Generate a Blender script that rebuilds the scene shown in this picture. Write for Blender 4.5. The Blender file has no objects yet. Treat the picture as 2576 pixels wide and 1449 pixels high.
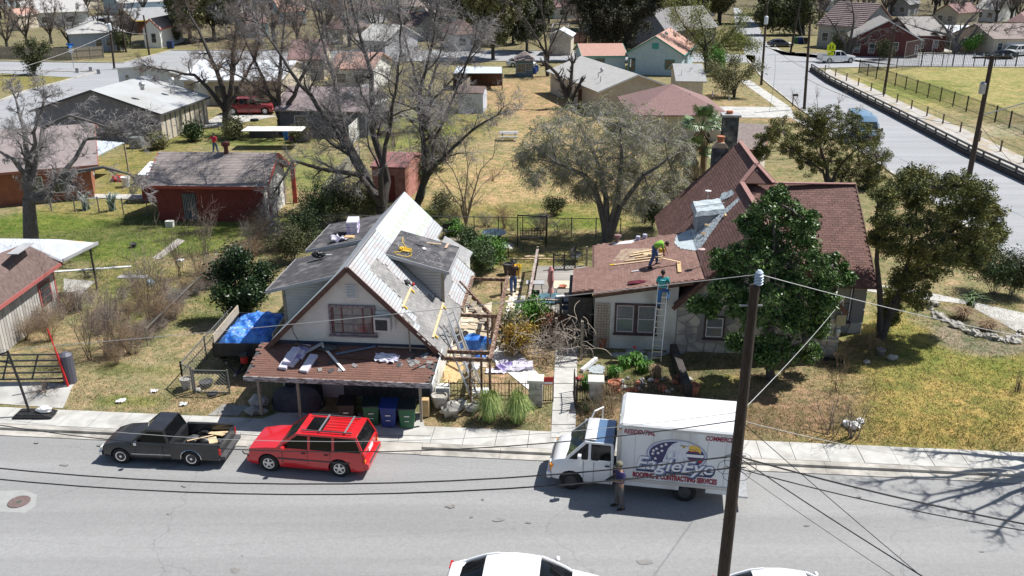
import bpy,math,random
import numpy as np
from mathutils import Vector,Matrix
random.seed(7)
rng=np.random.default_rng(7)
S=bpy.context.scene
COL=S.collection
R=math.radians
# ------------------------------------------------------------------ camera
FPX,HOR,CAMH=2250.0,140.0,18.0  # focal length in photo pixels (2576 wide), horizon above frame, camera height
TH=math.atan((724.5+HOR)/FPX)
CT,ST=math.cos(TH),math.sin(TH)
cam=bpy.data.cameras.new('camera');camo=bpy.data.objects.new('camera',cam);COL.objects.link(camo)
cam.sensor_width=36.0;cam.lens=36.0*FPX/2576.0
cam.clip_start=0.5;cam.clip_end=3000
camo.location=(0,0,CAMH);camo.rotation_euler=(R(90)-TH,0,0)
S.camera=camo
S.render.resolution_x=1024;S.render.resolution_y=576
# ------------------------------------------------------------------ light
SUN=Vector((0.93*math.cos(R(57)),0.37*math.cos(R(57)),math.sin(R(57)))).normalized()
w=bpy.data.worlds.new("World");S.world=w;w.use_nodes=True
nt=w.node_tree;bg=nt.nodes['Background']
sky=nt.nodes.new('ShaderNodeTexSky');sky.sky_type='NISHITA';sky.sun_disc=False
sky.sun_elevation=R(57);sky.sun_rotation=R(68);sky.altitude=200
nt.links.new(sky.outputs[0],bg.inputs[0]);bg.inputs[1].default_value=0.075
sl=bpy.data.lights.new('sun','SUN');sl.energy=5.0;sl.angle=R(0.55);sl.color=(1.0,0.975,0.935)
so=bpy.data.objects.new('sun',sl);COL.objects.link(so)
so.rotation_euler=SUN.to_track_quat('Z','Y').to_euler();so.location=(60,30,80)
vs=S.view_settings;vs.view_transform='Standard';vs.look='None';vs.exposure=0.40;vs.gamma=1.0
vs.use_curve_mapping=False
S.render.engine='CYCLES'
S.cycles.max_bounces=6;S.cycles.diffuse_bounces=3;S.cycles.transparent_max_bounces=12
# ------------------------------------------------------------------ geometry helpers
PHI=R(5.0)  # the street runs 5 degrees off the view's right
CP,SP=math.cos(PHI),math.sin(PHI)
YARD=0.45  # yards stand this much above the street
def ray(x,y):
 a=(x-1288)/FPX;b=(y-724.5)/FPX
 return Vector((a,CT-b*ST,-ST-b*CT))
def G(x,y,z=YARD):  # point of height z seen at photo position x, y
 d=ray(x,y);t=(z-CAMH)/d.z
 return Vector((d.x*t,d.y*t,z))
def UV(X,Y):return(X*CP-Y*SP,X*SP+Y*CP)
def XY(u,v):return(u*CP+v*SP,-u*SP+v*CP)
def ground_z(X,Y):
 v=X*SP+Y*CP
 if v<30.85:return 0.12
 t=min(1.0,(v-30.85)/1.6);return 0.12+(YARD-0.12)*t*t*(3-2*t)
def GG(x,y):  # point on the terrain
 z=YARD
 for _ in range(6):
  p=G(x,y,z);z=ground_z(p.x,p.y)
 return Vector((p.x,p.y,z))
def on_plane(x,y,n,p0):  # photo position on a plane (world)
 d=ray(x,y);c=Vector((0,0,CAMH));t=(Vector(p0)-c).dot(n)/d.dot(n)
 return c+d*t
# ------------------------------------------------------------------ materials
MATS={}
def mat(name,col,rough=0.8,col2=None,scale=4.0,bump=0.0,bscale=None,metal=0.0,spec=0.5,island=0.0,
  detail=6.0,lo=0.35,hi=0.65,coat=0.0,trans=0.0,stretch=None,col3=None,scale3=0.6,alpha=1.0,ior=None):
 if name in MATS:return MATS[name]
 m=bpy.data.materials.new(name);MATS[name]=m;m.use_nodes=True
 N,Lk=m.node_tree.nodes,m.node_tree.links
 b=N['Principled BSDF']
 b.inputs['Roughness'].default_value=rough;b.inputs['Metallic'].default_value=metal
 b.inputs['Specular IOR Level'].default_value=spec
 if coat:b.inputs['Coat Weight'].default_value=coat;b.inputs['Coat Roughness'].default_value=0.05
 if trans:b.inputs['Transmission Weight'].default_value=trans
 if ior:b.inputs['IOR'].default_value=ior
 if alpha<1:b.inputs['Alpha'].default_value=alpha
 c4=tuple(col)+(1,)
 b.inputs['Base Color'].default_value=c4
 tc=N.new('ShaderNodeTexCoord');vec=tc.outputs['Object']
 if stretch:
  mp=N.new('ShaderNodeMapping');mp.inputs['Scale'].default_value=stretch
  Lk.new(vec,mp.inputs[0]);vec=mp.outputs[0]
 out=None
 if col2:
  nz=N.new('ShaderNodeTexNoise');nz.inputs['Scale'].default_value=scale;nz.inputs['Detail'].default_value=detail
  Lk.new(vec,nz.inputs['Vector'])
  cr=N.new('ShaderNodeValToRGB');e=cr.color_ramp.elements
  e[0].position=lo;e[0].color=c4;e[1].position=hi;e[1].color=tuple(col2)+(1,)
  Lk.new(nz.outputs[0],cr.inputs[0]);out=cr.outputs[0]
 if col3:
  n3=N.new('ShaderNodeTexNoise');n3.inputs['Scale'].default_value=scale3;n3.inputs['Detail'].default_value=5
  Lk.new(vec,n3.inputs['Vector'])
  r3=N.new('ShaderNodeValToRGB');r3.color_ramp.elements[0].position=0.5;r3.color_ramp.elements[1].position=0.66
  Lk.new(n3.outputs[0],r3.inputs[0])
  mx=N.new('ShaderNodeMixRGB');Lk.new(r3.outputs[0],mx.inputs[0])
  if out:Lk.new(out,mx.inputs[1])
  else:mx.inputs[1].default_value=c4
  mx.inputs[2].default_value=tuple(col3)+(1,);out=mx.outputs[0]
 if island:
  g=N.new('ShaderNodeNewGeometry');mr=N.new('ShaderNodeMapRange')
  mr.inputs[3].default_value=1-island;mr.inputs[4].default_value=1+island
  Lk.new(g.outputs['Random Per Island'],mr.inputs[0])
  hs=N.new('ShaderNodeHueSaturation');Lk.new(mr.outputs[0],hs.inputs['Value'])
  if out:Lk.new(out,hs.inputs['Color'])
  else:hs.inputs['Color'].default_value=c4
  out=hs.outputs[0]
 if out:Lk.new(out,b.inputs['Base Color'])
 if bump:
  n2=N.new('ShaderNodeTexNoise');n2.inputs['Scale'].default_value=bscale or scale*4;n2.inputs['Detail'].default_value=8
  Lk.new(vec,n2.inputs['Vector'])
  bp=N.new('ShaderNodeBump');bp.inputs['Strength'].default_value=bump;bp.inputs['Distance'].default_value=0.03
  Lk.new(n2.outputs[0],bp.inputs['Height']);Lk.new(bp.outputs[0],b.inputs['Normal'])
 return m
def objrand(name,col,col2,rough=0.85,**k):  # colour varies from piece to piece (object) and within a joined mesh (island)
 m=mat(name,col,rough,**k)
 if m.get('rnd'):return m
 m['rnd']=1
 N,Lk=m.node_tree.nodes,m.node_tree.links
 b=N['Principled BSDF'];oi=N.new('ShaderNodeObjectInfo');g=N.new('ShaderNodeNewGeometry')
 ad=N.new('ShaderNodeMath');ad.operation='ADD';fr=N.new('ShaderNodeMath');fr.operation='FRACT'
 Lk.new(oi.outputs['Random'],ad.inputs[0]);Lk.new(g.outputs['Random Per Island'],ad.inputs[1]);Lk.new(ad.outputs[0],fr.inputs[0])
 mx=N.new('ShaderNodeMixRGB');mx.inputs[1].default_value=tuple(col)+(1,);mx.inputs[2].default_value=tuple(col2)+(1,)
 Lk.new(fr.outputs[0],mx.inputs[0])
 nz=N.new('ShaderNodeTexNoise');nz.inputs['Scale'].default_value=0.8;nz.inputs['Detail'].default_value=8
 tc=N.new('ShaderNodeNewGeometry');Lk.new(tc.outputs['Position'],nz.inputs['Vector'])
 mr=N.new('ShaderNodeMapRange');mr.inputs[1].default_value=0.3;mr.inputs[2].default_value=0.7;mr.inputs[3].default_value=0.86;mr.inputs[4].default_value=1.13
 Lk.new(nz.outputs[0],mr.inputs[0])
 hs=N.new('ShaderNodeHueSaturation');Lk.new(mr.outputs[0],hs.inputs['Value']);Lk.new(mx.outputs[0],hs.inputs['Color'])
 Lk.new(hs.outputs[0],b.inputs['Base Color'])
 return m
# ------------------------------------------------------------------ mesh builder
def mesh_np(name,V,F):  # F: (n,3) or (n,4) array
 me=bpy.data.meshes.new(name)
 V=np.asarray(V,dtype=np.float32);F=np.asarray(F,dtype=np.int32);n,k=F.shape
 me.vertices.add(len(V));me.vertices.foreach_set('co',V.ravel())
 me.loops.add(n*k);me.loops.foreach_set('vertex_index',F.ravel())
 me.polygons.add(n);me.polygons.foreach_set('loop_start',np.arange(0,n*k,k,dtype=np.int32))
 me.polygons.foreach_set('loop_total',np.full(n,k,dtype=np.int32))
 me.update(calc_edges=True);me.shade_flat();return me
def put(name,me,mats=None,parent=None,kind=None,smooth=False):
 if mats is not None:
  for m in(mats if isinstance(mats,(list,tuple))else[mats]):me.materials.append(m)
 if smooth:me.shade_smooth()
 o=bpy.data.objects.new(name,me);COL.objects.link(o)
 if parent:o.parent=parent
 if kind:o['kind']=kind
 return o
def thing(name,label,cat,loc=(0,0,0),rz=0.0,group=None):
 o=bpy.data.objects.new(name,None);COL.objects.link(o);o.empty_display_size=0.2
 o.location=loc;o.rotation_euler=(0,0,rz);o['label']=label;o['category']=cat
 if group:o['group']=group
 return o
def tag(o,label,cat,group=None):
 o['label']=label;o['category']=cat
 if group:o['group']=group
 return o
def copy_tree(o,parent=None):
 c=o.copy();COL.objects.link(c);c.parent=parent
 for ch in list(o.children):copy_tree(ch,c)
 return c
def inv(o):  # world -> local for a thing's empty
 if o is None:return Matrix()
 return(Matrix.Translation(o.location)@o.rotation_euler.to_matrix().to_4x4()@Matrix.Diagonal(tuple(o.scale)+(1,))).inverted()
class MB:
 def __init__(s):s.v=[];s.f=[];s.m=[];s.mi=0
 def add(s,vs,fs):
  b=len(s.v);s.v+=[tuple(p)for p in vs]
  for f in fs:s.f.append(tuple(b+i for i in f));s.m.append(s.mi)
  return s
 def box(s,c,d,rz=0.0,M=None):  # centre, size
  x,y,z=[q/2 for q in d]
  P=[(-x,-y,-z),(x,-y,-z),(x,y,-z),(-x,y,-z),(-x,-y,z),(x,-y,z),(x,y,z),(-x,y,z)]
  Mx=Matrix.Translation(c)@(M if M else Matrix.Rotation(rz,4,'Z'))
  return s.add([Mx@Vector(p)for p in P],[(0,3,2,1),(4,5,6,7),(0,1,5,4),(1,2,6,5),(2,3,7,6),(3,0,4,7)])
 def bar(s,a,b,w,h=None,up=(0,0,1)):  # rectangular bar from a to b
  a=Vector(a);b=Vector(b);d=b-a;L=d.length
  if L<1e-6:return s
  d.normalize();u=Vector(up)
  if abs(d.dot(u))>0.98:u=Vector((1,0,0))
  x=d.cross(u).normalized();z=x.cross(d).normalized();h=h or w
  P=[]
  for q in(a,b):
   for sx,sz in((-1,-1),(1,-1),(1,1),(-1,1)):P.append(q+x*sx*w/2+z*sz*h/2)
  return s.add(P,[(0,1,2,3),(7,6,5,4),(0,4,5,1),(1,5,6,2),(2,6,7,3),(3,7,4,0)])
 def tube(s,pts,rad,n=6,cap=True):
  pts=[Vector(p)for p in pts]
  if not isinstance(rad,(list,tuple)):rad=[rad]*len(pts)
  rings=[];prev=None
  for i,p in enumerate(pts):
   d=(pts[min(i+1,len(pts)-1)]-pts[max(i-1,0)])
   d=d.normalized()if d.length>1e-9 else Vector((0,0,1))
   if prev is None:
    a=Vector((0,0,1))if abs(d.z)<0.9 else Vector((1,0,0));x=d.cross(a).normalized()
   else:
    x=prev-d*prev.dot(d);x=x.normalized()if x.length>1e-6 else Vector((1,0,0))
   prev=x;y=d.cross(x)
   rings.append([p+(x*math.cos(2*math.pi*k/n)+y*math.sin(2*math.pi*k/n))*rad[i]for k in range(n)])
  V=[q for r_ in rings for q in r_];F=[]
  for i in range(len(pts)-1):
   for k in range(n):
    k2=(k+1)%n;F.append((i*n+k,i*n+k2,(i+1)*n+k2,(i+1)*n+k))
  if cap:F.append(tuple(reversed(range(n))));F.append(tuple((len(pts)-1)*n+k for k in range(n)))
  return s.add(V,F)
 def cyl(s,c,r,h,n=12,r2=None):
  c=Vector(c);return s.tube([c,c+Vector((0,0,h))],[r,r if r2 is None else r2],n)
 def lathe(s,c,prof,n=14):  # prof: (radius, z) list
  c=Vector(c);V=[];F=[]
  for r_,z in prof:
   for k in range(n):V.append(c+Vector((r_*math.cos(2*math.pi*k/n),r_*math.sin(2*math.pi*k/n),z)))
  for i in range(len(prof)-1):
   for k in range(n):
    k2=(k+1)%n;F.append((i*n+k,i*n+k2,(i+1)*n+k2,(i+1)*n+k))
  F.append(tuple(reversed(range(n))));F.append(tuple((len(prof)-1)*n+k for k in range(n)))
  return s.add(V,F)
 def slab(s,top,t,down=None):  # polygon of top points, thickness t along -normal (or given vector)
  top=[Vector(p)for p in top]
  n=Vector((0,0,0))
  for i in range(len(top)):n+=(top[i]-top[0]).cross(top[(i+1)%len(top)]-top[0])
  n.normalize()
  if n.z<0:top=top[::-1];n=-n
  dv=Vector(down)if down else-n*t;k=len(top)
  F=[tuple(range(k)),tuple(reversed(range(k,2*k)))]
  for i in range(k):j=(i+1)%k;F.append((i,k+i,k+j,j))
  return s.add(top+[p+dv for p in top],F)
 def prism(s,poly,a,b,ax='v'):  # 2D polygon in (u,z) extruded along v from a to b; or ax='u': poly (v,z); ax='z': poly (u,v)
  def P(q,t):
   if ax=='v':return(q[0],t,q[1])
   if ax=='u':return(t,q[0],q[1])
   return(q[0],q[1],t)
  k=len(poly);V=[P(q,a)for q in poly]+[P(q,b)for q in poly]
  F=[tuple(range(k)),tuple(reversed(range(k,2*k)))]
  for i in range(k):j=(i+1)%k;F.append((i,k+i,k+j,j))
  return s.add(V,F)
 def ball(s,c,r,n=10,m=6,sq=(1,1,1),jit=0.0,seed=0):
  rr=random.Random(seed);c=Vector(c);V=[];F=[]
  for i in range(m+1):
   th=math.pi*i/m
   for k in range(n):
    ph=2*math.pi*k/n;j=1+rr.uniform(-jit,jit)
    V.append(c+Vector((math.sin(th)*math.cos(ph)*sq[0],math.sin(th)*math.sin(ph)*sq[1],math.cos(th)*sq[2]))*r*j)
  for i in range(m):
   for k in range(n):
    k2=(k+1)%n;F.append((i*n+k,(i+1)*n+k,(i+1)*n+k2,i*n+k2))
  return s.add(V,F)
 def build(s,name,mats,parent=None,world=False,smooth=False,kind=None,bevel=0):
  V=s.v
  if world and parent is not None:
   Mi=inv(parent);V=[Mi@Vector(p)for p in V]
  me=bpy.data.meshes.new(name);me.from_pydata([tuple(p)for p in V],[],s.f)
  ml=mats if isinstance(mats,(list,tuple))else[mats]
  for m in ml:me.materials.append(m)
  if len(ml)>1:me.polygons.foreach_set('material_index',s.m)
  me.update()
  # consistent outward faces
  import bmesh
  bm=bmesh.new();bm.from_mesh(me);bmesh.ops.recalc_face_normals(bm,faces=bm.faces)
  if smooth:
   for f in bm.faces:f.smooth=True
  bm.to_mesh(me);bm.free()
  if smooth:
   try:me.set_sharp_from_angle(angle=R(40))
   except Exception:pass
  o=bpy.data.objects.new(name,me);COL.objects.link(o)
  if parent:o.parent=parent
  if kind:o['kind']=kind
  if bevel:
   md=o.modifiers.new('bevel','BEVEL');md.width=bevel;md.segments=2;md.limit_method='ANGLE'
  return o
def ribbon(segs,n=3):  # many tapering sticks at once: rows of x0 y0 z0 x1 y1 z1 r0 r1
 A=np.asarray(segs,dtype=np.float64);p0,p1,r0,r1=A[:,:3],A[:,3:6],A[:,6],A[:,7]
 d=p1-p0;d/=np.maximum(np.linalg.norm(d,axis=1,keepdims=True),1e-9)
 a=np.where(np.abs(d[:,2:3])<0.9,np.array([[0,0,1.0]]),np.array([[1.0,0,0]]))
 x=np.cross(d,a);x/=np.linalg.norm(x,axis=1,keepdims=True);y=np.cross(d,x)
 V=np.zeros((len(A),2*n,3))
 for k in range(n):
  o=x*math.cos(2*math.pi*k/n)+y*math.sin(2*math.pi*k/n)
  V[:,k]=p0+o*r0[:,None];V[:,n+k]=p1+o*r1[:,None]
 base=(np.arange(len(A))*2*n)[:,None]
 F=np.concatenate([base+np.array([[k,(k+1)%n,n+(k+1)%n,n+k]])for k in range(n)],axis=1).reshape(-1,4)
 return V.reshape(-1,3),F
def twigmesh(segs,thin=.0125):  # thicker twigs as 3-sided sticks, the thinnest as 3-sided spikes; all triangles
 A=np.asarray(segs,dtype=np.float64);th=A[A[:,6]<=thin];tk=A[A[:,6]>thin];V=np.zeros((0,3));F=np.zeros((0,3),int)
 if len(tk):V,Q=ribbon(tk,3);F=np.concatenate([Q[:,[0,1,2]],Q[:,[0,2,3]]])
 if len(th):
  th=th.copy();th[:,3:6]+=(th[:,3:6]-th[:,:3])*.35;th[:,6]*=1.15;W,Q=ribbon(th,3);W=W.reshape(-1,6,3)[:,[0,1,2,3]];W[:,3]=th[:,3:6]
  b=(np.arange(len(th))*4)[:,None]+len(V);G_=np.concatenate([b+np.array([[0,1,3]]),b+np.array([[1,2,3]]),b+np.array([[2,0,3]])]);V=np.concatenate([V,W.reshape(-1,3)]);F=np.concatenate([F,G_])
 return V,F
def leaf_quads(C,size,aspect=0.5,up=0.0,fold=False):  # leaf faces at centres C
 n=len(C);C=np.asarray(C)
 a=rng.normal(size=(n,3));a[:,2]=a[:,2]*(1-up)+up*0.2;a/=np.linalg.norm(a,axis=1,keepdims=True)
 b=rng.normal(size=(n,3));b=np.cross(a,b);b/=np.maximum(np.linalg.norm(b,axis=1,keepdims=True),1e-6)
 s_=size*rng.uniform(0.6,1.3,size=(n,1))
 V=np.stack([C-a*s_,C+b*s_*aspect,C+a*s_,C-b*s_*aspect],axis=1).reshape(-1,3)
 F=(np.arange(n)*4)[:,None]+np.array([[0,1,2,3]])
 return V,F
# ------------------------------------------------------------------ shared materials
M=dict(
 asphalt=None,
 conc=mat('concrete',(0.40,0.39,0.36),0.9,(0.50,0.485,0.45),1.7,bump=0.25,bscale=30,col3=(0.33,0.32,0.29),scale3=0.7),
 kerb=mat('kerb_concrete',(0.38,0.36,0.32),0.9,(0.50,0.47,0.42),2.2,bump=0.3,bscale=30,col3=(0.27,0.25,0.22),scale3=0.9),
 slabc=mat('sidewalk_concrete',(0.43,0.42,0.39),0.9,(0.52,0.51,0.475),2.5,bump=0.2,bscale=40,island=0.06,col3=(0.36,0.35,0.32),scale3=1.1),
 wood=mat('weathered_wood',(0.22,0.19,0.15),0.9,(0.36,0.31,0.25),3,stretch=(1,1,8),bump=0.3),
 darkwood=mat('dark_brown_timber',(0.085,0.045,0.028),0.8,(0.16,0.09,0.06),5,bump=0.2),
 newwood=mat('new_pine',(0.62,0.44,0.25),0.7,(0.72,0.55,0.34),6),
 plywood=mat('plywood',(0.50,0.33,0.15),0.75,(0.60,0.42,0.22),4),
 pole=mat('pole_wood',(0.035,0.022,0.016),0.85,(0.085,0.06,0.045),9,stretch=(6,6,0.5),bump=0.5,bscale=20),
 white=mat('white_paint',(0.72,0.72,0.70),0.6,(0.78,0.78,0.77),2),
 stucco=mat('white_stucco',(0.66,0.65,0.60),0.95,(0.74,0.73,0.69),1.2,bump=0.5,bscale=25,col3=(0.52,0.50,0.44),scale3=0.7),
 whitewall=mat('white_siding',(0.70,0.71,0.70),0.8,(0.62,0.62,0.60),2),
 greyside=mat('grey_siding',(0.33,0.33,0.34),0.85,(0.40,0.40,0.41),2),
 beige=mat('beige_siding',(0.48,0.42,0.32),0.85,(0.56,0.50,0.40),2),
 black=mat('black_metal',(0.012,0.012,0.013),0.45,(0.03,0.03,0.03),6),
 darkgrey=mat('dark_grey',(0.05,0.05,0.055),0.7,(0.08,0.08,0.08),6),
 steel=mat('galvanised_steel',(0.42,0.43,0.44),0.45,(0.55,0.56,0.57),8,metal=0.8),
 alu=mat('aluminium',(0.70,0.71,0.72),0.35,metal=0.85),
 rubber=mat('tyre_rubber',(0.018,0.018,0.018),0.85),
 glass=mat('window_glass',(0.03,0.04,0.045),0.06,(0.07,0.08,0.09),1.5,spec=0.9),
 carglass=mat('vehicle_glass',(0.006,0.007,0.008),0.06,spec=0.28),
 windscreen=mat('windscreen_glass',(0.015,0.025,0.022),0.04,(0.045,0.055,0.045),3,spec=0.6),
 darkroof=mat('black_roof_felt',(0.045,0.044,0.048),0.9,(0.085,0.08,0.085),3,bump=0.2,col3=(0.16,0.15,0.15),scale3=1.5),
 metalroof=mat('white_metal_roof',(0.62,0.65,0.68),0.5,(0.72,0.74,0.76),1.5),
 greyroof=mat('grey_shingle_roof',(0.26,0.26,0.26),0.9,(0.33,0.33,0.33),2.5,bump=0.4,bscale=18,stretch=(1,1,3)),
 lightroof=mat('light_grey_roof',(0.38,0.37,0.35),0.9,(0.45,0.44,0.42),2,bump=0.3,bscale=18),
 brownroof=mat('brown_shingle_roof',(0.13,0.085,0.075),0.9,(0.19,0.135,0.12),5,bump=0.4,bscale=18),
 maroonroof=mat('maroon_shingle_roof',(0.20,0.12,0.11),0.9,(0.26,0.16,0.15),5,bump=0.4,bscale=18),
 salmonroof=mat('salmon_roof',(0.40,0.23,0.18),0.9,(0.46,0.28,0.22),3,bump=0.3),
 taupe=mat('taupe_shingle_roof',(0.24,0.19,0.17),0.9,(0.30,0.25,0.23),4,bump=0.4,bscale=18),
 redwall=mat('barn_red_siding',(0.24,0.045,0.035),0.8,(0.19,0.035,0.028),3),
 orange=mat('orange_wall',(0.36,0.13,0.07),0.85,(0.28,0.10,0.06),3),
 turq=mat('pale_blue_siding',(0.38,0.50,0.56),0.8,(0.44,0.56,0.61),2),
 teal=mat('teal_trim',(0.05,0.30,0.27),0.6),
 rock=mat('limestone',(0.34,0.32,0.28),0.95,(0.55,0.53,0.48),3,bump=0.8,bscale=9,col3=(0.12,0.11,0.10),scale3=2.5),
 terra=mat('terracotta',(0.36,0.12,0.06),0.8,(0.44,0.17,0.09),4),
 tarp=mat('blue_tarpaulin',(0.02,0.13,0.50),0.42,(0.10,0.30,0.72),2.2,bump=1.0,bscale=5,lo=.42,hi=.6),
 bark=mat('dark_bark',(0.045,0.038,0.034),0.95,(0.10,0.088,0.08),8,bump=0.9,bscale=14,stretch=(3,3,0.7)),
 twig=mat('grey_twigs',(0.20,0.185,0.18),0.9,(0.32,0.30,0.295),0.8),
 twigb=mat('brown_twigs',(0.18,0.135,0.11),0.9,(0.27,0.21,0.175),1.0),
 twigd=mat('dark_twigs',(0.11,0.095,0.09),0.9,(0.17,0.15,0.145),1.0),
 dry=mat('dry_stems',(0.34,0.25,0.15),0.95,(0.24,0.16,0.10),3),
 oak=mat('oak_leaves',(0.065,0.075,0.028),0.8,(0.10,0.11,0.04),1.5,island=0.45),
 olive=mat('olive_leaves',(0.19,0.20,0.095),0.8,(0.19,0.18,0.08),1.2,island=0.4),
 lime=mat('spring_leaves',(0.19,0.22,0.045),0.8,(0.26,0.28,0.07),1.2,island=0.35),
 cedar=mat('cedar_foliage',(0.13,0.155,0.045),0.85,(0.21,0.19,0.05),1.3,island=0.4,col3=(0.05,0.07,0.025),scale3=1.2),
 magnolia=mat('magnolia_leaves',(0.055,0.115,0.028),0.42,(0.11,0.18,0.045),2.5,island=0.45,spec=0.4),
 shrub=mat('shrub_leaves',(0.035,0.07,0.018),0.6,(0.07,0.11,0.03),2.5,island=0.4),
 green=mat('bright_green_leaves',(0.07,0.20,0.02),0.6,(0.13,0.28,0.04),3,island=0.3),
 palm=mat('palm_fronds',(0.07,0.13,0.04),0.45,(0.16,0.22,0.09),3,island=0.3),
 palmdry=mat('dead_palm_fronds',(0.36,0.28,0.15),0.85,(0.24,0.18,0.10),3,island=0.3),
 pampas=mat('long_grass_blades',(0.20,0.30,0.07),0.6,(0.34,0.40,0.13),3,island=0.35),
 redpaint=mat('red_paint',(0.55,0.02,0.02),0.5),yellow=mat('yellow_plastic',(0.75,0.50,0.03),0.5),
 cable=mat('black_cable',(0.02,0.02,0.022),0.6),cablel=mat('grey_cable',(0.45,0.45,0.44),0.6),
)
def asphalt(name,c1,c2,warm=(0.2,0.19,0.175)):
 m=mat(name,c1,0.92,c2,9,bump=0.35,bscale=60)
 N,Lk=m.node_tree.nodes,m.node_tree.links;b=N['Principled BSDF']
 src=b.inputs['Base Color'].links[0].from_socket
 tc=N.new('ShaderNodeTexCoord')
 def noise(sc,st=None,det=6,rough=0.6):
  mp=N.new('ShaderNodeMapping');mp.inputs['Scale'].default_value=st or(1,1,1);Lk.new(tc.outputs['Object'],mp.inputs[0])
  n=N.new('ShaderNodeTexNoise');n.inputs['Scale'].default_value=sc;n.inputs['Detail'].default_value=det;n.inputs['Roughness'].default_value=rough
  Lk.new(mp.outputs[0],n.inputs[0]);return n.outputs[0]
 def ramp(s,a,bb,ca,cb):
  r=N.new('ShaderNodeValToRGB');r.color_ramp.elements[0].position=a;r.color_ramp.elements[1].position=bb
  r.color_ramp.elements[0].color=(ca,ca,ca,1);r.color_ramp.elements[1].color=(cb,cb,cb,1);Lk.new(s,r.inputs[0]);return r.outputs[0]
 def mul(a,bb,t=None):
  x=N.new('ShaderNodeMixRGB');x.blend_type='MULTIPLY';x.inputs[0].default_value=1
  Lk.new(a,x.inputs[1]);Lk.new(bb,x.inputs[2]);return x.outputs[0]
 src=mul(src,ramp(noise(0.35,(0.25,1,1)),0.35,0.7,0.95,1.03))  # long wear bands
 src=mul(src,ramp(noise(55,det=3),0.3,0.72,0.80,1.16))  # grit
 src=mul(src,ramp(noise(1.6,det=8,rough=0.75),0.66,0.70,1.0,0.80))  # faint oil stains
 src=mul(src,ramp(noise(0.55,(0.04,1.2,1),4),0.40,0.60,0.90,1.04))
 src=mul(src,ramp(noise(2.2,det=10,rough=.8),0.30,0.36,0.86,1.0))
 vo=N.new('ShaderNodeTexVoronoi');vo.feature='DISTANCE_TO_EDGE';vo.inputs['Scale'].default_value=0.16
 ds=N.new('ShaderNodeMixRGB');ds.blend_type='ADD';ds.inputs[0].default_value=0.55
 nn=N.new('ShaderNodeTexNoise');nn.inputs['Scale'].default_value=1.6;nn.inputs['Detail'].default_value=8;Lk.new(tc.outputs['Object'],nn.inputs[0])
 mp=N.new('ShaderNodeMapping');mp.inputs['Scale'].default_value=(0.6,1.5,1);Lk.new(tc.outputs['Object'],mp.inputs[0])
 Lk.new(mp.outputs[0],ds.inputs[1]);Lk.new(nn.outputs[1],ds.inputs[2]);Lk.new(ds.outputs[0],vo.inputs[0])
 src=mul(src,ramp(vo.outputs[0],0.0,0.0022,0.80,1.0))
 Lk.new(src,b.inputs['Base Color']);return m
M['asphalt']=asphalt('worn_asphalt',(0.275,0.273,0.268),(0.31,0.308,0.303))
M['asphalt2']=asphalt('worn_asphalt_far',(0.31,0.32,0.33),(0.36,0.365,0.375))
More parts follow.
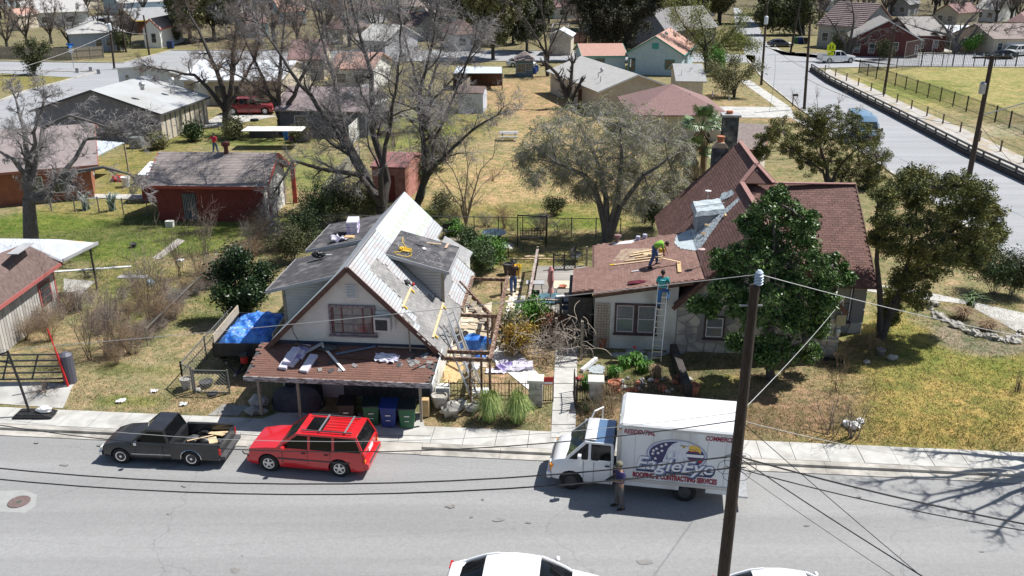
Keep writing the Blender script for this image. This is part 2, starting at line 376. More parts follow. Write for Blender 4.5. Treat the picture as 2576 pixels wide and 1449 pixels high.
# ------------------------------------------------------------------ ground
STRAW,GOLD,GREEN,YG=(0.31,0.265,0.165),(0.41,0.32,0.185),(0.125,0.15,0.05),(0.245,0.225,0.09)
DIRT,GDIRT,LEAF,BRITE=(0.34,0.26,0.17),(0.26,0.235,0.20),(0.25,0.185,0.12),(0.16,0.215,0.045)
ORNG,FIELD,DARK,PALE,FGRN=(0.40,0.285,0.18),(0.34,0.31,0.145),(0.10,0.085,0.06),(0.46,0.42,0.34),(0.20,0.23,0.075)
BLOBS=[  # x, y, rx, ry (photo pixels), cover, strength
 (1300,420,330,190,GOLD,1),(1330,255,190,60,ORNG,.9),(1200,330,120,70,STRAW,.8),(1180,300,70,60,YG,.8),(1010,330,110,60,FGRN,.8),
 (1300,545,330,35,YG,.9),(1100,300,50,60,BRITE,.5),(1390,560,160,22,BRITE,.7),(1290,640,200,50,YG,1),(1350,620,130,25,STRAW,.6),(1060,560,90,40,GREEN,.8),
 (330,590,420,70,GREEN,.95),(120,560,160,40,BRITE,.7),(330,630,120,30,BRITE,.6),(560,600,140,40,BRITE,.7),(250,505,230,40,YG,.95),(330,440,150,60,YG,.9),
 (560,660,170,26,LEAF,.6),(500,800,100,20,GREEN,.7),(330,715,120,36,GREEN,.65),(260,760,80,25,GREEN,.5),(420,900,120,20,PALE,.5),(540,830,90,20,PALE,.45),(700,470,60,50,BRITE,.4),(880,900,10,10,GREEN,.1),(330,850,90,40,LEAF,.5),(480,690,150,45,STRAW,.9),(340,700,120,50,YG,.8),(300,780,130,60,FGRN,.9),(200,800,110,70,STRAW,.9),(150,870,130,50,DIRT,.7),
 (430,860,230,60,STRAW,1),(560,760,130,25,GREEN,.9),(440,770,110,30,STRAW,.7),(300,930,80,20,GREEN,.6),(420,940,60,25,BRITE,.35),(360,985,250,50,STRAW,.95),(330,1010,90,18,FGRN,.8),
 (500,900,90,40,STRAW,.9),(560,1000,130,40,DIRT,.9),(640,560,90,60,FGRN,.8),(700,500,90,40,DIRT,.6),(770,430,80,50,FGRN,.7),(660,640,90,40,STRAW,.6),
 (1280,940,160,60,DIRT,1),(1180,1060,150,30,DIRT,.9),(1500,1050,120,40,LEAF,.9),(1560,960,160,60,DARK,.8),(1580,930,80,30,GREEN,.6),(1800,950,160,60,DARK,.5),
 (1820,970,90,25,YG,.9),(1200,800,70,60,DIRT,.9),(1260,720,60,60,DIRT,.6),
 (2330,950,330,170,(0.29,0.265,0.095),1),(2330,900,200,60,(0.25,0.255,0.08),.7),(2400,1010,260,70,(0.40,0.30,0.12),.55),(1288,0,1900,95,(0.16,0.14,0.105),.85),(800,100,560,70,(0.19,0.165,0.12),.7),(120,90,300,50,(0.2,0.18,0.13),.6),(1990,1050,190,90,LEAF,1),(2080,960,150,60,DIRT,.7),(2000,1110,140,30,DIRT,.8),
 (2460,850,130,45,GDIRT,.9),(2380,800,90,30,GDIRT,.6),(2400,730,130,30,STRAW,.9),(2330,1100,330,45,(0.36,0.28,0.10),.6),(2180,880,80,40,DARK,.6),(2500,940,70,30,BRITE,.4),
 (2450,220,330,70,FIELD,1),(2300,230,160,25,FGRN,.8),(2400,300,250,30,STRAW,.5),(2480,330,200,20,PALE,.5),(1870,250,150,45,STRAW,.9),(1830,270,80,30,ORNG,.3),(1990,300,160,12,DIRT,.8),
 (2480,630,120,30,DIRT,.7),(2460,660,120,50,STRAW,.8),(2330,600,160,80,DIRT,.6),(100,190,180,30,YG,.9),(420,130,90,14,YG,.8),
 (620,330,220,40,FGRN,.8),(560,310,90,20,DIRT,.6),(760,300,120,40,DIRT,.6),(400,370,100,30,YG,.8),(2250,115,200,14,STRAW,.8),(2330,100,60,10,YG,.8),
]
def build_ground():
 vr=[12,20,28,30.6,30.82,31.1,31.4,31.7,32.0,32.3,32.6]
 v=32.9;st=0.3
 while v<700:vr.append(v);st*=1.0145;v+=st
 vr=np.array(vr);nu=300
 t=np.linspace(-1,1,nu)
 V=[]
 VV=np.repeat(vr,nu);UU=(np.tile(t,len(vr)))*(VV*0.78+14)
 X=UU*CP+VV*SP;Y=-UU*SP+VV*CP
 tt=np.clip((VV-30.85)/1.6,0,1);Z=0.12+(YARD-0.12)*tt*tt*(3-2*tt)
 Z=np.where(VV<30.7,-0.06,Z)
 V=np.stack([X,Y,Z],1);nr=len(vr)
 i=np.arange(nr-1)[:,None]*nu+np.arange(nu-1)[None,:];i=i.ravel()
 F=np.stack([i,i+1,i+nu+1,i+nu],1)
 me=mesh_np('ground',V,F)
 zc=Y*CT-(Z-CAMH)*ST;up=Y*ST+(Z-CAMH)*CT
 px=1288+FPX*X/zc;py=724.5-FPX*up/zc
 col=np.ones((len(V),4));base=np.array([0.27,0.24,0.145]);col[:,:3]=base
 r2=np.random.default_rng(3);nz=np.zeros(len(V))
 for k in range(40):
  a=r2.uniform(0,6.28);fr=r2.uniform(0.15,1.6);nz+=np.sin(X*math.cos(a)*fr+Y*math.sin(a)*fr+r2.uniform(0,6))/6
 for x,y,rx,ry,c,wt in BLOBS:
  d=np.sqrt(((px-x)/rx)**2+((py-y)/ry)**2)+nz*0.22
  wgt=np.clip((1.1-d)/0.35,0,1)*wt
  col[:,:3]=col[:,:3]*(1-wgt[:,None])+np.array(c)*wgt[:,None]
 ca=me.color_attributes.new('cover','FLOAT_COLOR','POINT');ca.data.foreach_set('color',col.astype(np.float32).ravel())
 m=bpy.data.materials.new('ground_cover');m.use_nodes=True;N,Lk=m.node_tree.nodes,m.node_tree.links;b=N['Principled BSDF']
 b.inputs['Roughness'].default_value=1.0;b.inputs['Specular IOR Level'].default_value=0.1
 at=N.new('ShaderNodeAttribute');at.attribute_name='cover';tc=N.new('ShaderNodeTexCoord');src=at.outputs[0]
 def layer(sc,a,bb,lo,hi,det=8,st=(1,1,1)):
  nonlocal src
  mp=N.new('ShaderNodeMapping');mp.inputs['Scale'].default_value=st;Lk.new(tc.outputs['Object'],mp.inputs[0])
  n=N.new('ShaderNodeTexNoise');n.inputs['Scale'].default_value=sc;n.inputs['Detail'].default_value=det;n.inputs['Roughness'].default_value=0.7
  Lk.new(mp.outputs[0],n.inputs[0]);r=N.new('ShaderNodeValToRGB');r.color_ramp.elements[0].position=a;r.color_ramp.elements[1].position=bb
  r.color_ramp.elements[0].color=tuple(lo)+(1,);r.color_ramp.elements[1].color=tuple(hi)+(1,);Lk.new(n.outputs[0],r.inputs[0])
  x=N.new('ShaderNodeMixRGB');x.blend_type='MULTIPLY';x.inputs[0].default_value=1;Lk.new(src,x.inputs[1]);Lk.new(r.outputs[0],x.inputs[2]);src=x.outputs[0]
 layer(0.45,0.38,0.62,(0.80,0.88,0.80),(1.14,1.06,1.10))
 layer(1.6,0.38,0.62,(0.62,0.74,0.60),(1.26,1.14,1.14))
 layer(5.0,0.35,0.68,(0.66,0.70,0.62),(1.28,1.22,1.22))
 layer(22.0,0.34,0.68,(0.48,0.50,0.45),(1.55,1.5,1.5),6)
 Lk.new(src,b.inputs['Base Color'])
 n2=N.new('ShaderNodeTexNoise');n2.inputs['Scale'].default_value=16;n2.inputs['Detail'].default_value=8;Lk.new(tc.outputs['Object'],n2.inputs[0])
 bp=N.new('ShaderNodeBump');bp.inputs['Strength'].default_value=0.8;bp.inputs['Distance'].default_value=0.07;Lk.new(n2.outputs[0],bp.inputs['Height']);Lk.new(bp.outputs[0],b.inputs['Normal'])
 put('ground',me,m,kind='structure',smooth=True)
build_ground()
def clip(poly,ax,lim,keep_gt):
 out=[]
 for i in range(len(poly)):
  a,b=poly[i],poly[(i+1)%len(poly)]
  ia=(a[ax]>=lim)==keep_gt;ib=(b[ax]>=lim)==keep_gt
  if ia:out.append(a)
  if ia!=ib:
   t=(lim-a[ax])/(b[ax]-a[ax]);out.append((a[0]+(b[0]-a[0])*t,a[1]+(b[1]-a[1])*t))
 return out
def drape(poly,eps=0.02,px=True):  # flat sheet that follows the ground; returns MB
 if px:q=[UV(*GG(*p)[:2])for p in poly]
 else:q=poly
 mb=MB();br=[-1e4,30.85,31.15,31.45,31.75,32.05,32.45,1e5]
 for a,b in zip(br[:-1],br[1:]):
  c=clip(clip(q,1,a,True),1,b,False)if True else q
  if len(c)<3:continue
  P=[]
  for u,v in c:
   X,Y=XY(u,v);P.append((X,Y,ground_z(X,Y)+eps))
  mb.add(P,[tuple(range(len(P)))])
 return mb
def sheet(name,poly,m,eps=0.02,kind='structure',parent=None):return drape(poly,eps).build(name,m,parent,kind=kind)
# front street with its camber
mb=MB()
for i in range(60):
 for j in range(8):
  u0,u1=-90+i*3,-87+i*3;v0,v1=13.2+j*1.965,13.2+(j+1)*1.965
  P=[]
  for u,v in((u0,v0),(u1,v0),(u1,v1),(u0,v1)):
   X,Y=XY(u,v);P.append((X,Y,0.05*(1-((v-21)/7.9)**2)))
  mb.add(P,[(0,1,2,3)])
mb.build('street',M['asphalt'],kind='structure')
def uvbox(mb,u0,u1,v0,v1,z0,z1):
 P=[XY(u,v)+(z,)for z in(z0,z1)for u,v in((u0,v0),(u1,v0),(u1,v1),(u0,v1))]
 return mb.add(P,[(0,3,2,1),(4,5,6,7),(0,1,5,4),(1,2,6,5),(2,3,7,6),(3,0,4,7)])
# kerb and sidewalk, slab by slab
kerb=bpy.data.objects.new('kerb',None);COL.objects.link(kerb);kerb['kind']='structure'
AP0,AP1=UV(*G(585,1120,.1)[:2])[0],UV(*G(1085,1120,.1)[:2])[0]
u=-60.0
while u<60:
 L=3.0;apron=AP0-1<u+1.5<AP1+0.5
 mb=MB();zt=0.135
 if not apron:uvbox(mb,u+.006,u+L-.006,29.22,29.5,-.05,zt);uvbox(mb,u+.006,u+L-.006,28.82,29.215,-.05,0.03)
 else:
  P=[XY(a,b)+(c,)for a,b,c in((u+.006,28.85,.03),(u+L-.006,28.85,.03),(u+L-.006,29.5,.12),(u+.006,29.5,.12))]
  mb.slab(P,0.12)
 mb.build('kerb_stone',M['kerb'],kerb);u+=L
side=bpy.data.objects.new('sidewalk',None);COL.objects.link(side);side['kind']='structure'
u=-62.0;k=0
rs=random.Random(5)
while u<62:
 mb=MB();dz=rs.uniform(-.006,.006);uvbox(mb,u+.011,u+1.25-.011,29.52,30.8,0.0,.135+dz)
 mb.build('slab',M['slabc'],side);u+=1.25
# opposite kerb behind the camera side of the street
mb=MB();uvbox(mb,-70,70,12.9,13.2,-.05,.13);mb.build('kerb_opposite',M['kerb'],kind='structure')
mb=MB();uvbox(mb,-70,70,2,12.88,-.05,.11);mb.build('verge',mat('verge_grass',(0.2,0.17,0.09),1.0,(0.28,0.24,0.12),3,bump=0.5),kind='structure')
# driveways, aprons and paths
sheet('driveway',[(596,1072),(700,1040),(1060,1040),(1068,1072),(1085,1098),(560,1090)],M['conc'],0.03)
wk=thing('garden_walk','pale concrete walk leading from the sidewalk through the iron gate to the arbor','path',G(1415,1000))
ys=[1102,1070,1034,1002,966,925,905,888,872]
for a,b in zip(ys[:-1],ys[1:]):
 def xr(y):t=(1102-y)/230;return 1386+12*t,1447+6*t
 drape([(xr(a)[0],a-.7),(xr(a)[1],a-.7),(xr(b)[1],b+.7),(xr(b)[0],b+.7)],0.03).build('slab',M['slabc'],wk,world=True)
sheet('side_path',[(1283,745),(1322,745),(1300,880),(1372,962),(1352,1000),(1236,905)],mat('bright_concrete',(0.60,0.58,0.54),0.9,(0.66,0.64,0.60),2),0.03)
sheet('patio',[(1150,790),(1238,760),(1225,925),(1130,915)],mat('sandy_patio',(0.52,0.43,0.32),0.95,(0.60,0.50,0.38),3,bump=0.4),0.02)
sheet('left_driveway',[(-60,962),(90,962),(186,968),(158,1028),(-60,1012)],M['conc'],0.02)
sheet('brick_strip',[(522,1046),(600,1046),(625,1022),(560,1018)],mat('strip_concrete',(0.24,0.24,0.22),0.9,(0.32,0.31,0.29),4,stretch=(6,1,1)),0.02)
sheet('gravel_path',[(383,650),(402,653),(466,606),(446,600),(420,622)],mat('pale_gravel',(0.36,0.33,0.29),.95,(0.46,0.43,0.38),12,bump=.5),.02)
sheet('back_patio',[(160,702),(240,708),(212,735),(178,757),(160,740)],M['conc'],0.02)
sheet('shed_path',[(178,488),(420,490),(420,501),(186,500)],M['conc'],0.02)
sheet('neighbour_driveway',[(1770,268),(1988,270),(2000,297),(1850,296)],M['slabc'],0.03)
sheet('neighbour_walk',[(1862,204),(1886,202),(1990,271),(1955,271)],M['slabc'],0.025)
sheet('corner_walk',[(2100,700),(2330,735),(2576,788),(2660,850),(2560,836),(2430,766),(2310,752),(2090,720)],M['conc'],0.02)
sheet('street_walk',[(1990,297),(2070,345),(2110,345),(2020,297)],M['conc'],0.02)
sheet('far_driveway',[(2300,114),(2368,116),(2400,130),(2312,130)],M['conc'],0.03)
sheet('garage_driveway',[(2440,127),(2600,127),(2600,138),(2440,136)],M['conc'],0.03)
sheet('yard_slab',[(560,285),(700,292),(560,318),(480,325)],M['conc'],0.02)
# side street running away to the right, and the streets beyond
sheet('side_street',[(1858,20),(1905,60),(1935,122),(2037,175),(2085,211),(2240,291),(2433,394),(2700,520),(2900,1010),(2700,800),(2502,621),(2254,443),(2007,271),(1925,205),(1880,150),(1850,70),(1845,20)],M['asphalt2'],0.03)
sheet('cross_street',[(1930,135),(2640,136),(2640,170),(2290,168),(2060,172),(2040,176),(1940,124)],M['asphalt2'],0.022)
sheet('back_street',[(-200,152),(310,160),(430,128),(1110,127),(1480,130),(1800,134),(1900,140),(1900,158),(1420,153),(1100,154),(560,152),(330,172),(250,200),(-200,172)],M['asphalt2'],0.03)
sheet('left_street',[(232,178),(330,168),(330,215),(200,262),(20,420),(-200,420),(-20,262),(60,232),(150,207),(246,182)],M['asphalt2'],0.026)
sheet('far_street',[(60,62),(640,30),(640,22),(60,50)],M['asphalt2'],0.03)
def kerbline(pts,w=2.0,name='street_kerb',h=0.1):  # raised concrete edging along a street
 mb=MB();P=[GG(*p)for p in pts]
 for a,b in zip(P[:-1],P[1:]):mb.bar(a+Vector((0,0,h/2)),b+Vector((0,0,h/2)),w*0.12,h+.02)
 return mb.build(name,M['kerb'],kind='structure')
kerbline([(1893,97),(1935,122),(1990,134)]);kerbline([(1880,150),(1925,205),(2007,271),(2254,443),(2502,621),(2700,800)])
kerbline([(2037,175),(2058,172),(2290,168),(2640,170)],3);kerbline([(2000,134),(2640,134)],3)
kerbline([(-200,174),(246,181),(150,207),(60,231),(-20,262)],4);kerbline([(-200,150),(310,159),(430,127),(1110,126),(1480,129),(1800,133)],3)
kerbline([(560,153),(1100,155),(1420,154),(1850,158)],3)
sheet('path_by_wall',[(2085,174),(2180,215),(2280,262),(2425,325),(2640,425),(2640,470),(2433,375),(2250,283),(2100,205),(2060,182)],mat('patchy_concrete',(0.36,0.34,0.31),0.95,(0.46,0.43,0.39),1.2,col3=(0.36,0.29,0.19),scale3=0.5),0.025)
sheet('far_walk',[(1900,100),(1915,98),(2010,150),(1985,150)],M['conc'],0.02)

stn=mat('oil_stain',(0.19,0.18,0.165),.9,(0.25,0.245,0.235),5)
for k,(x,y,rx,ry)in enumerate(((292,1150,12,9),(415,1165,40,8),(640,1128,34,14),(1135,1270,14,5),(1255,1304,20,4),(1330,1310,8,3),(590,1430,14,8),(1620,1410,30,8),(1420,1222,16,3),(250,1115,10,4),(160,1165,14,3),(90,1108,8,3))+tuple((random.Random(q*3).uniform(0,2560),random.Random(q*5+1).uniform(1215,1440),random.Random(q).uniform(3,11),random.Random(q+9).uniform(1.5,4))for q in range(9))):
 rq=random.Random(k);sheet('road_stain',[(x+rx*math.cos(a*.63)*rq.uniform(.5,1.2),y+ry*math.sin(a*.63)*rq.uniform(.5,1.2))for a in range(10)],stn,(-.062 if y>1212 else-.075)+.0)
# ------------------------------------------------------------------ building helpers
def zb(mb,name,mats,parent,**k):  # heights given above the street; things stand on the yard
 mb.v=[(p[0],p[1],p[2]-YARD)for p in mb.v];return mb.build(name,mats,parent,**k)
def inpoly(u,v,poly):
 c=False;n=len(poly)
 for i in range(n):
  a,b=poly[i],poly[i-1]
  if(a[1]>v)!=(b[1]>v)and u<(b[0]-a[0])*(v-a[1])/(b[1]-a[1])+a[0]:c=not c
 return c
def shingles(parent,O,ec,eu,test,ns,nt,w,e,m,name='shingle',cap=300,thick=0.014,near=None,jit=0.006,stag=True,tilt=0.05,slw=0.006):
 O,ec,eu=Vector(O),Vector(ec).normalized(),Vector(eu).normalized();n=ec.cross(eu)
 if n.z<0:n=-n
 rr=random.Random(int(abs(O.x*31+O.y*17+ns)*10))
 hw,he=w/2-slw,e*0.56
 T=[]
 for sx,sy,sz in((-1,-1,0),(1,-1,0),(1,1,0),(-1,1,0),(-1,-1,1),(1,-1,1),(1,1,1),(-1,1,1)):
  p=ec*(sx*hw)+eu*(sy*he)+n*(sz*thick+(tilt*e if sy<0 else 0));T.append(p)
 F=[(4,5,6,7),(0,1,5,4),(1,2,6,5),(2,3,7,6),(3,0,4,7),(0,3,2,1)]
 cells=[]
 for j in range(nt):
  t=(j+0.5)*e;off=(w/2 if(j%2 and stag)else 0)+(rr.uniform(-.04,.04))
  for i in range(-1,ns+1):
   s_=(i+0.5)*w+off
   if test(s_,t):cells.append(O+ec*s_+eu*t+n*0.006+ec*rr.uniform(-jit,jit)+eu*rr.uniform(-jit,jit))
 Pm=Matrix.Translation(parent.location)@parent.rotation_euler.to_matrix().to_4x4()
 cw=Vector((0,0,CAMH));cells.sort(key=lambda c:(Pm@c-cw).length)
 me=bpy.data.meshes.new(name);me.from_pydata([tuple(p)for p in T],[],F);me.materials.append(m);me.update()
 for c in cells[:cap]:
  o=bpy.data.objects.new(name,me);COL.objects.link(o);o.parent=parent;o.location=c
 rest=cells[cap:]
 if rest:
  Tn=np.array([tuple(p)for p in T]);C=np.array([tuple(c)for c in rest])
  V=(C[:,None,:]+Tn[None]).reshape(-1,3);Fn=(np.arange(len(C))*8)[:,None,None]+np.array(F)[None]
  put(name+'_field',mesh_np(name+'_field',V,Fn.reshape(-1,4)),m,parent,kind='stuff')
def stones(parent,to3,W,H,inside,size,m,seed=1,gap=0.018,thick=0.035,name='stone'):
 rr=random.Random(seed);nx,ny=max(2,int(W/size)),max(2,int(H/size));P=[]
 for i in range(nx):
  for j in range(ny):P.append(((i+.5+rr.uniform(-.42,.42))*W/nx,(j+.5+rr.uniform(-.42,.42))*H/ny))
 for a in P:
  if not inside(*a):continue
  poly=[(0,0),(W,0),(W,H),(0,H)]
  for b in P:
   if b is a:continue
   d=(b[0]-a[0],b[1]-a[1]);L=math.hypot(*d)
   if L>size*3.5:continue
   mx=((a[0]+b[0])/2-d[0]/L*gap,(a[1]+b[1])/2-d[1]/L*gap);out=[]
   for i in range(len(poly)):
    p,q=poly[i],poly[(i+1)%len(poly)]
    sp=(p[0]-mx[0])*d[0]+(p[1]-mx[1])*d[1];sq=(q[0]-mx[0])*d[0]+(q[1]-mx[1])*d[1]
    if sp<=0:out.append(p)
    if(sp<=0)!=(sq<=0):t=sp/(sp-sq);out.append((p[0]+(q[0]-p[0])*t,p[1]+(q[1]-p[1])*t))
   poly=out
   if len(poly)<3:break
  if len(poly)<3 or not all(inside(*[c+(q-c)*.8 for c,q in zip(a,p)])for p in poly):continue
  th=thick*rr.uniform(.7,1.3);mb=MB();k=len(poly)
  mb.add([to3(p[0],p[1],0)for p in poly]+[to3(a[0]+(p[0]-a[0])*.94,a[1]+(p[1]-a[1])*.94,th)for p in poly],
               [tuple(range(k,2*k))]+[(i,(i+1)%k,k+(i+1)%k,k+i)for i in range(k)])
  zb(mb,name,m,parent)
def window(parent,c,w,h,ax,fm,gm,cols=2,rows=1,depth=0.06,sill=True,fw=0.06,label=None,out=-1,absz=True):
 """window on a wall whose outward normal is out*v (ax='v') or out*u (ax='u'); c = centre on the wall face"""
 fr=MB();gl=MB();u0,v0,z0=c
 def bx(mb,du,dz,su,sz,dep,off):
  if ax=='v':mb.box((u0+du,v0+out*off,z0+dz),(su,dep,sz))
  else:mb.box((u0+out*off,v0+du,z0+dz),(dep,su,sz))
 bx(fr,0,h/2+fw/2,w+2*fw,fw,depth,depth/2);bx(fr,0,-h/2-fw/2,w+2*fw,fw,depth,depth/2)
 for s_ in(-1,1):bx(fr,s_*(w/2+fw/2),0,fw,h,depth,depth/2)
 f=fr
 o=(zb(f,'window',fm,parent)if absz else f.build('window',fm,parent))
 for i in range(cols):
  for j in range(rows):
   g=MB();pw,ph=w/cols,h/rows
   bx(g,-w/2+pw*(i+.5),-h/2+ph*(j+.5),pw-.03,ph-.03,.012,.012)
   (zb(g,'pane',gm,o)if absz else g.build('pane',gm,o))
 mm=MB()
 for i in range(1,cols):bx(mm,-w/2+w/cols*i,0,.032,h,.03,.02)
 for j in range(1,rows):bx(mm,0,-h/2+h/rows*j,w,.032,.03,.024)
 if mm.v:(zb(mm,'muntin',fm,o)if absz else mm.build('muntin',fm,o))
 if sill:
  s2=MB();bx(s2,0,-h/2-fw-.025,w+2*fw+.1,.05,depth+.06,(depth+.06)/2+.003)
  (zb(s2,'sill',fm,o)if absz else s2.build('sill',fm,o))
 return o
# ================================================================== the house being re-roofed
O1=(-6.42,32.7)
H1=thing('house','steep white stucco house being re-roofed, with dark shed dormers and a brown porch roof','house',(O1[0],O1[1],YARD),-PHI)
RZ=6.3
def rp(u,v,off=0.0):return Vector((u,v,RZ-abs(u)+off*1.414))
mb=MB();mb.prism([(-3.15,YARD),(3.15,YARD),(3.15,2.92),(0,6.06),(-3.15,2.92)],.35,9.45)
mb.prism([(-3.12,YARD),(1.45,YARD),(1.45,4.62),(0,6.04),(-3.12,2.93)],9.44,11.0);zb(mb,'wall',M['stucco'],H1)
deckm=mat('silver_white_decking',(0.38,0.405,0.42),0.5,(0.48,0.50,0.51),3,col3=(0.42,0.385,0.38),scale3=0.5)
membr=mat('white_roof_membrane',(0.46,0.50,0.495),0.5,(0.53,0.57,0.565),1.5,bump=0.3,bscale=3)
mb=MB();mb.slab([rp(*p)for p in((0,0),(3.7,0),(3.7,9.7),(1.9,9.7),(1.9,11.35),(0,11.35))],.12)
mb.slab([rp(*p)for p in((0,0),(0,11.35),(-3.7,11.35),(-3.7,0))],.12);zb(mb,'roof',mat('shadowed_deck_boards',(0.20,0.19,0.19),.9),H1)
mb=MB();mb.slab([rp(u,v,.018)for u,v in((0.01,4.9),(.78,4.9),(.78,6.93),(1.38,6.93),(1.38,11.33),(.01,11.33))],.012);mb.slab([rp(u,v,.012)for u,v in((-.01,0.02),(-.01,11.33),(-3.69,11.33),(-3.69,0.02))],.008);zb(mb,'roof_membrane',membr,H1)
def membrane(u,v):return v>4.9 and u<(.75 if v<6.95 else 1.35)or(v>6.95 and u<1.35)
def shing(u,v):
 if u>3.02:return v<5.1
 if u>2.45:return .55<v<3.7 or(u>2.7 and v<4.0)
 if u>1.9:return .95<v<3.2 or(u>2.1 and v<.45)
 return .5<u and 1.25<v<2.6
def dorm(u,v):return .75<u<3.1 and 4.0<v<6.75
ec,eu=Vector((0,1,0)),Vector((-1,0,1)).normalized()
def st(s_,t):return 3.7-t*.7071,s_
# white planks laid parallel to the ridge
me_cache={};rr=random.Random(2)
for j in range(36):
 t=(j+.5)*.144;u=3.7-t*.7071
 if u<0.05:break
 v=0.02+(0 if j%2 else 0);vend=9.68 if u>1.9 else 11.3
 while v<vend-.05:
  L=min(rr.choice([1.2,1.6,2.0]),vend-v)
  n=int(L/.1);k=0
  vm=v+L/2
  # trim the plank to the open stretch
  a=v
  while a<v+L and(membrane(u,a)or shing(u,a)or dorm(u,a)):a+=.1
  b=a
  while b<v+L-1e-6 and not(membrane(u,b)or shing(u,b)or dorm(u,b)):b+=.1
  b=min(b,v+L)
  if b-a>.12:
   key=round((b-a)*20)
   if key not in me_cache:
    q=MB();hw=key/20/2-.006
    q.bar((0,-hw,0),(0,hw,0),.123,.026,up=(1,0,1));mm=bpy.data.meshes.new('roof_plank');mm.from_pydata(q.v,[],q.f);mm.materials.append(deckm);mm.update();me_cache[key]=mm
   o=bpy.data.objects.new('roof_plank',me_cache[key]);COL.objects.link(o);o.parent=H1
   p=rp(u,(a+b)/2,.012+rr.uniform(0,.004));o.location=(p.x,p.y,p.z-YARD)
  v+=L
greysh=objrand('grey_shingles',(0.21,0.205,0.20),(0.29,0.28,0.265))
base=rp(3.7,0,.004)
shingles(H1,(base.x,base.y,base.z-YARD),ec,eu,lambda s_,t:0<s_<9.7 and shing(*st(s_,t)),32,36,.31,.145,greysh,thick=.012)
# faint green printed squares on the membrane
mb=MB()
for k in range(8):
 for(u,v0)in((.42,5.3),(1.12,7.3)):
  v=v0+k*.72
  if v<11 and membrane(u+.05,v):mb=MB();mb.slab([rp(u,v,.024),rp(u+.2,v,.024),rp(u+.2,v+.42,.024),rp(u,v+.42,.024)],.003);zb(mb,'printed_square',mat('pale_green_print',(0.42,0.50,0.38),0.6),H1)
# ridge flap of underlay running over to the left slope
mb=MB();mb.slab([rp(0,.02,.03),rp(0,11.3,.03),rp(-.5,11.3,.03),rp(-.62,6,.03),rp(-.5,3,.03),rp(-.55,.02,.03)],.006);zb(mb,'ridge_flap',mat('grey_underlay',(0.48,0.45,0.47),0.7,(0.56,0.54,0.55),3),H1)
bf=mat('brown_rake_board',(0.075,0.032,0.022),0.6,(0.12,0.06,0.045),6)
for sgn in(-1,1):
 mb=MB();a=rp(0,-.02,.03);b=rp(3.72,-.02,.03);a.x*=sgn;b.x*=sgn;mb.bar(a-Vector((0,0,.10)),b-Vector((0,0,.10)),.05,.2,up=(sgn*1,0,1));zb(mb,'rake_board',bf,H1)
mb=MB();mb.bar((3.72,0,2.5),(3.72,9.7,2.5),.04,.14);zb(mb,'eave_board',M['wood'],H1)
mb=MB();mb.bar(rp(1.9,9.72)-Vector((0,0,.06)),rp(3.7,9.72)-Vector((0,0,.06)),.04,.16,up=(1,0,1));zb(mb,'rear_rake_board',M['wood'],H1)
# gable wall details
wf=mat('peeling_window_frame',(0.30,0.25,0.27),0.8,(0.16,0.12,0.13),9)
sash=mat('brown_red_sash',(0.20,0.07,0.06),0.7)
wn=window(H1,(0,.35,3.93),1.72,1.12,'v',wf,mat('old_window_glass',(0.10,0.10,0.10),0.12,(0.22,0.20,0.19),3,spec=0.9),cols=4,rows=3,fw=.09,depth=.09)
mb=MB()
for x in(-.80,-.43,.43,.80):mb.box((x,.30,3.93),(.035,.05,1.1))
zb(mb,'sash',sash,wn)
mb=MB();mb.box((1.28,.14,3.94),(.66,.46,.62));ac=zb(mb,'window_air_conditioner',mat('beige_metal',(0.50,0.49,0.46),0.5,(0.58,0.57,0.54),4),H1)
mb=MB()
for k in range(9):mb.box((1.26,-.10,3.74+k*.046),(.46,.02,.018))
mb.box((1.26,-.09,3.93),(.48,.008,.46));zb(mb,'grille',M['darkgrey'],ac)
mb=MB();mb.box((1.3,.32,3.95),(.86,.05,.82));zb(mb,'filler_panel',M['white'],ac)
vent=MB();vent.box((.02,.33,5.15),(.44,.04,.58));vo_=zb(vent,'gable_vent',M['white'],H1)
mb=MB()
for k in range(8):mb.bar((-.17,.30,4.92+k*.066),(.21,.30,4.92+k*.066),.03,.02,up=(0,1,1))
zb(mb,'louvre',mat('pale_grey_louvre',(0.45,0.47,0.50),.6),vo_)
mb=MB();mb.box((-.02,.33,2.86),(6.4,.02,.16));zb(mb,'flashing',mat('navy_underlay',(0.03,0.045,0.085),0.6),H1)
mb=MB();mb.bar((2.35,.1,2.72),(2.3,.12,3.75),.1,.04);zb(mb,'grey_board',M['wood'],H1)
mb=MB();mb.tube([(-2.55,.34,3.75),(-2.5,.33,3.3),(-2.3,.33,2.9)],.012,4);zb(mb,'wire',M['black'],H1)
# porch roof
PZ0,PZ1=2.80,2.2;PV0,PV1=.34,-1.62
mb=MB();mb.slab([(-3.95,PV1,PZ1),(3.42,PV1,PZ1),(3.55,PV0,PZ0),(-3.9,PV0,PZ0)],.1);pr=zb(mb,'porch_roof',M['darkgrey'],H1)
brn=objrand('brown_porch_shingles',(0.165,0.082,0.06),(0.20,0.10,0.075))
sl_=math.hypot(PV0-PV1,PZ0-PZ1);eup=Vector((0,PV0-PV1,PZ0-PZ1)).normalized()
shingles(H1,(-3.93,PV1,PZ1-YARD+.01),(1,0,0),eup,lambda s_,t:.12<s_<7.32 and t<sl_-.05,26,17,.30,.125,brn,tilt=.09,thick=.012,slw=.003)
mb=MB();mb.box((-.26,PV1-.02,PZ1-.06),(7.42,.04,.2));zb(mb,'fascia',mat('peeling_grey_fascia',(0.42,0.41,0.42),0.8,(0.16,0.13,0.12),5,lo=.45,hi=.55,stretch=(1,1,3)),H1)
mb=MB();mb.bar((3.50,PV1,PZ1-.04),(3.60,PV0,PZ0-.04),.03,.14);zb(mb,'verge_trim',M['white'],H1)
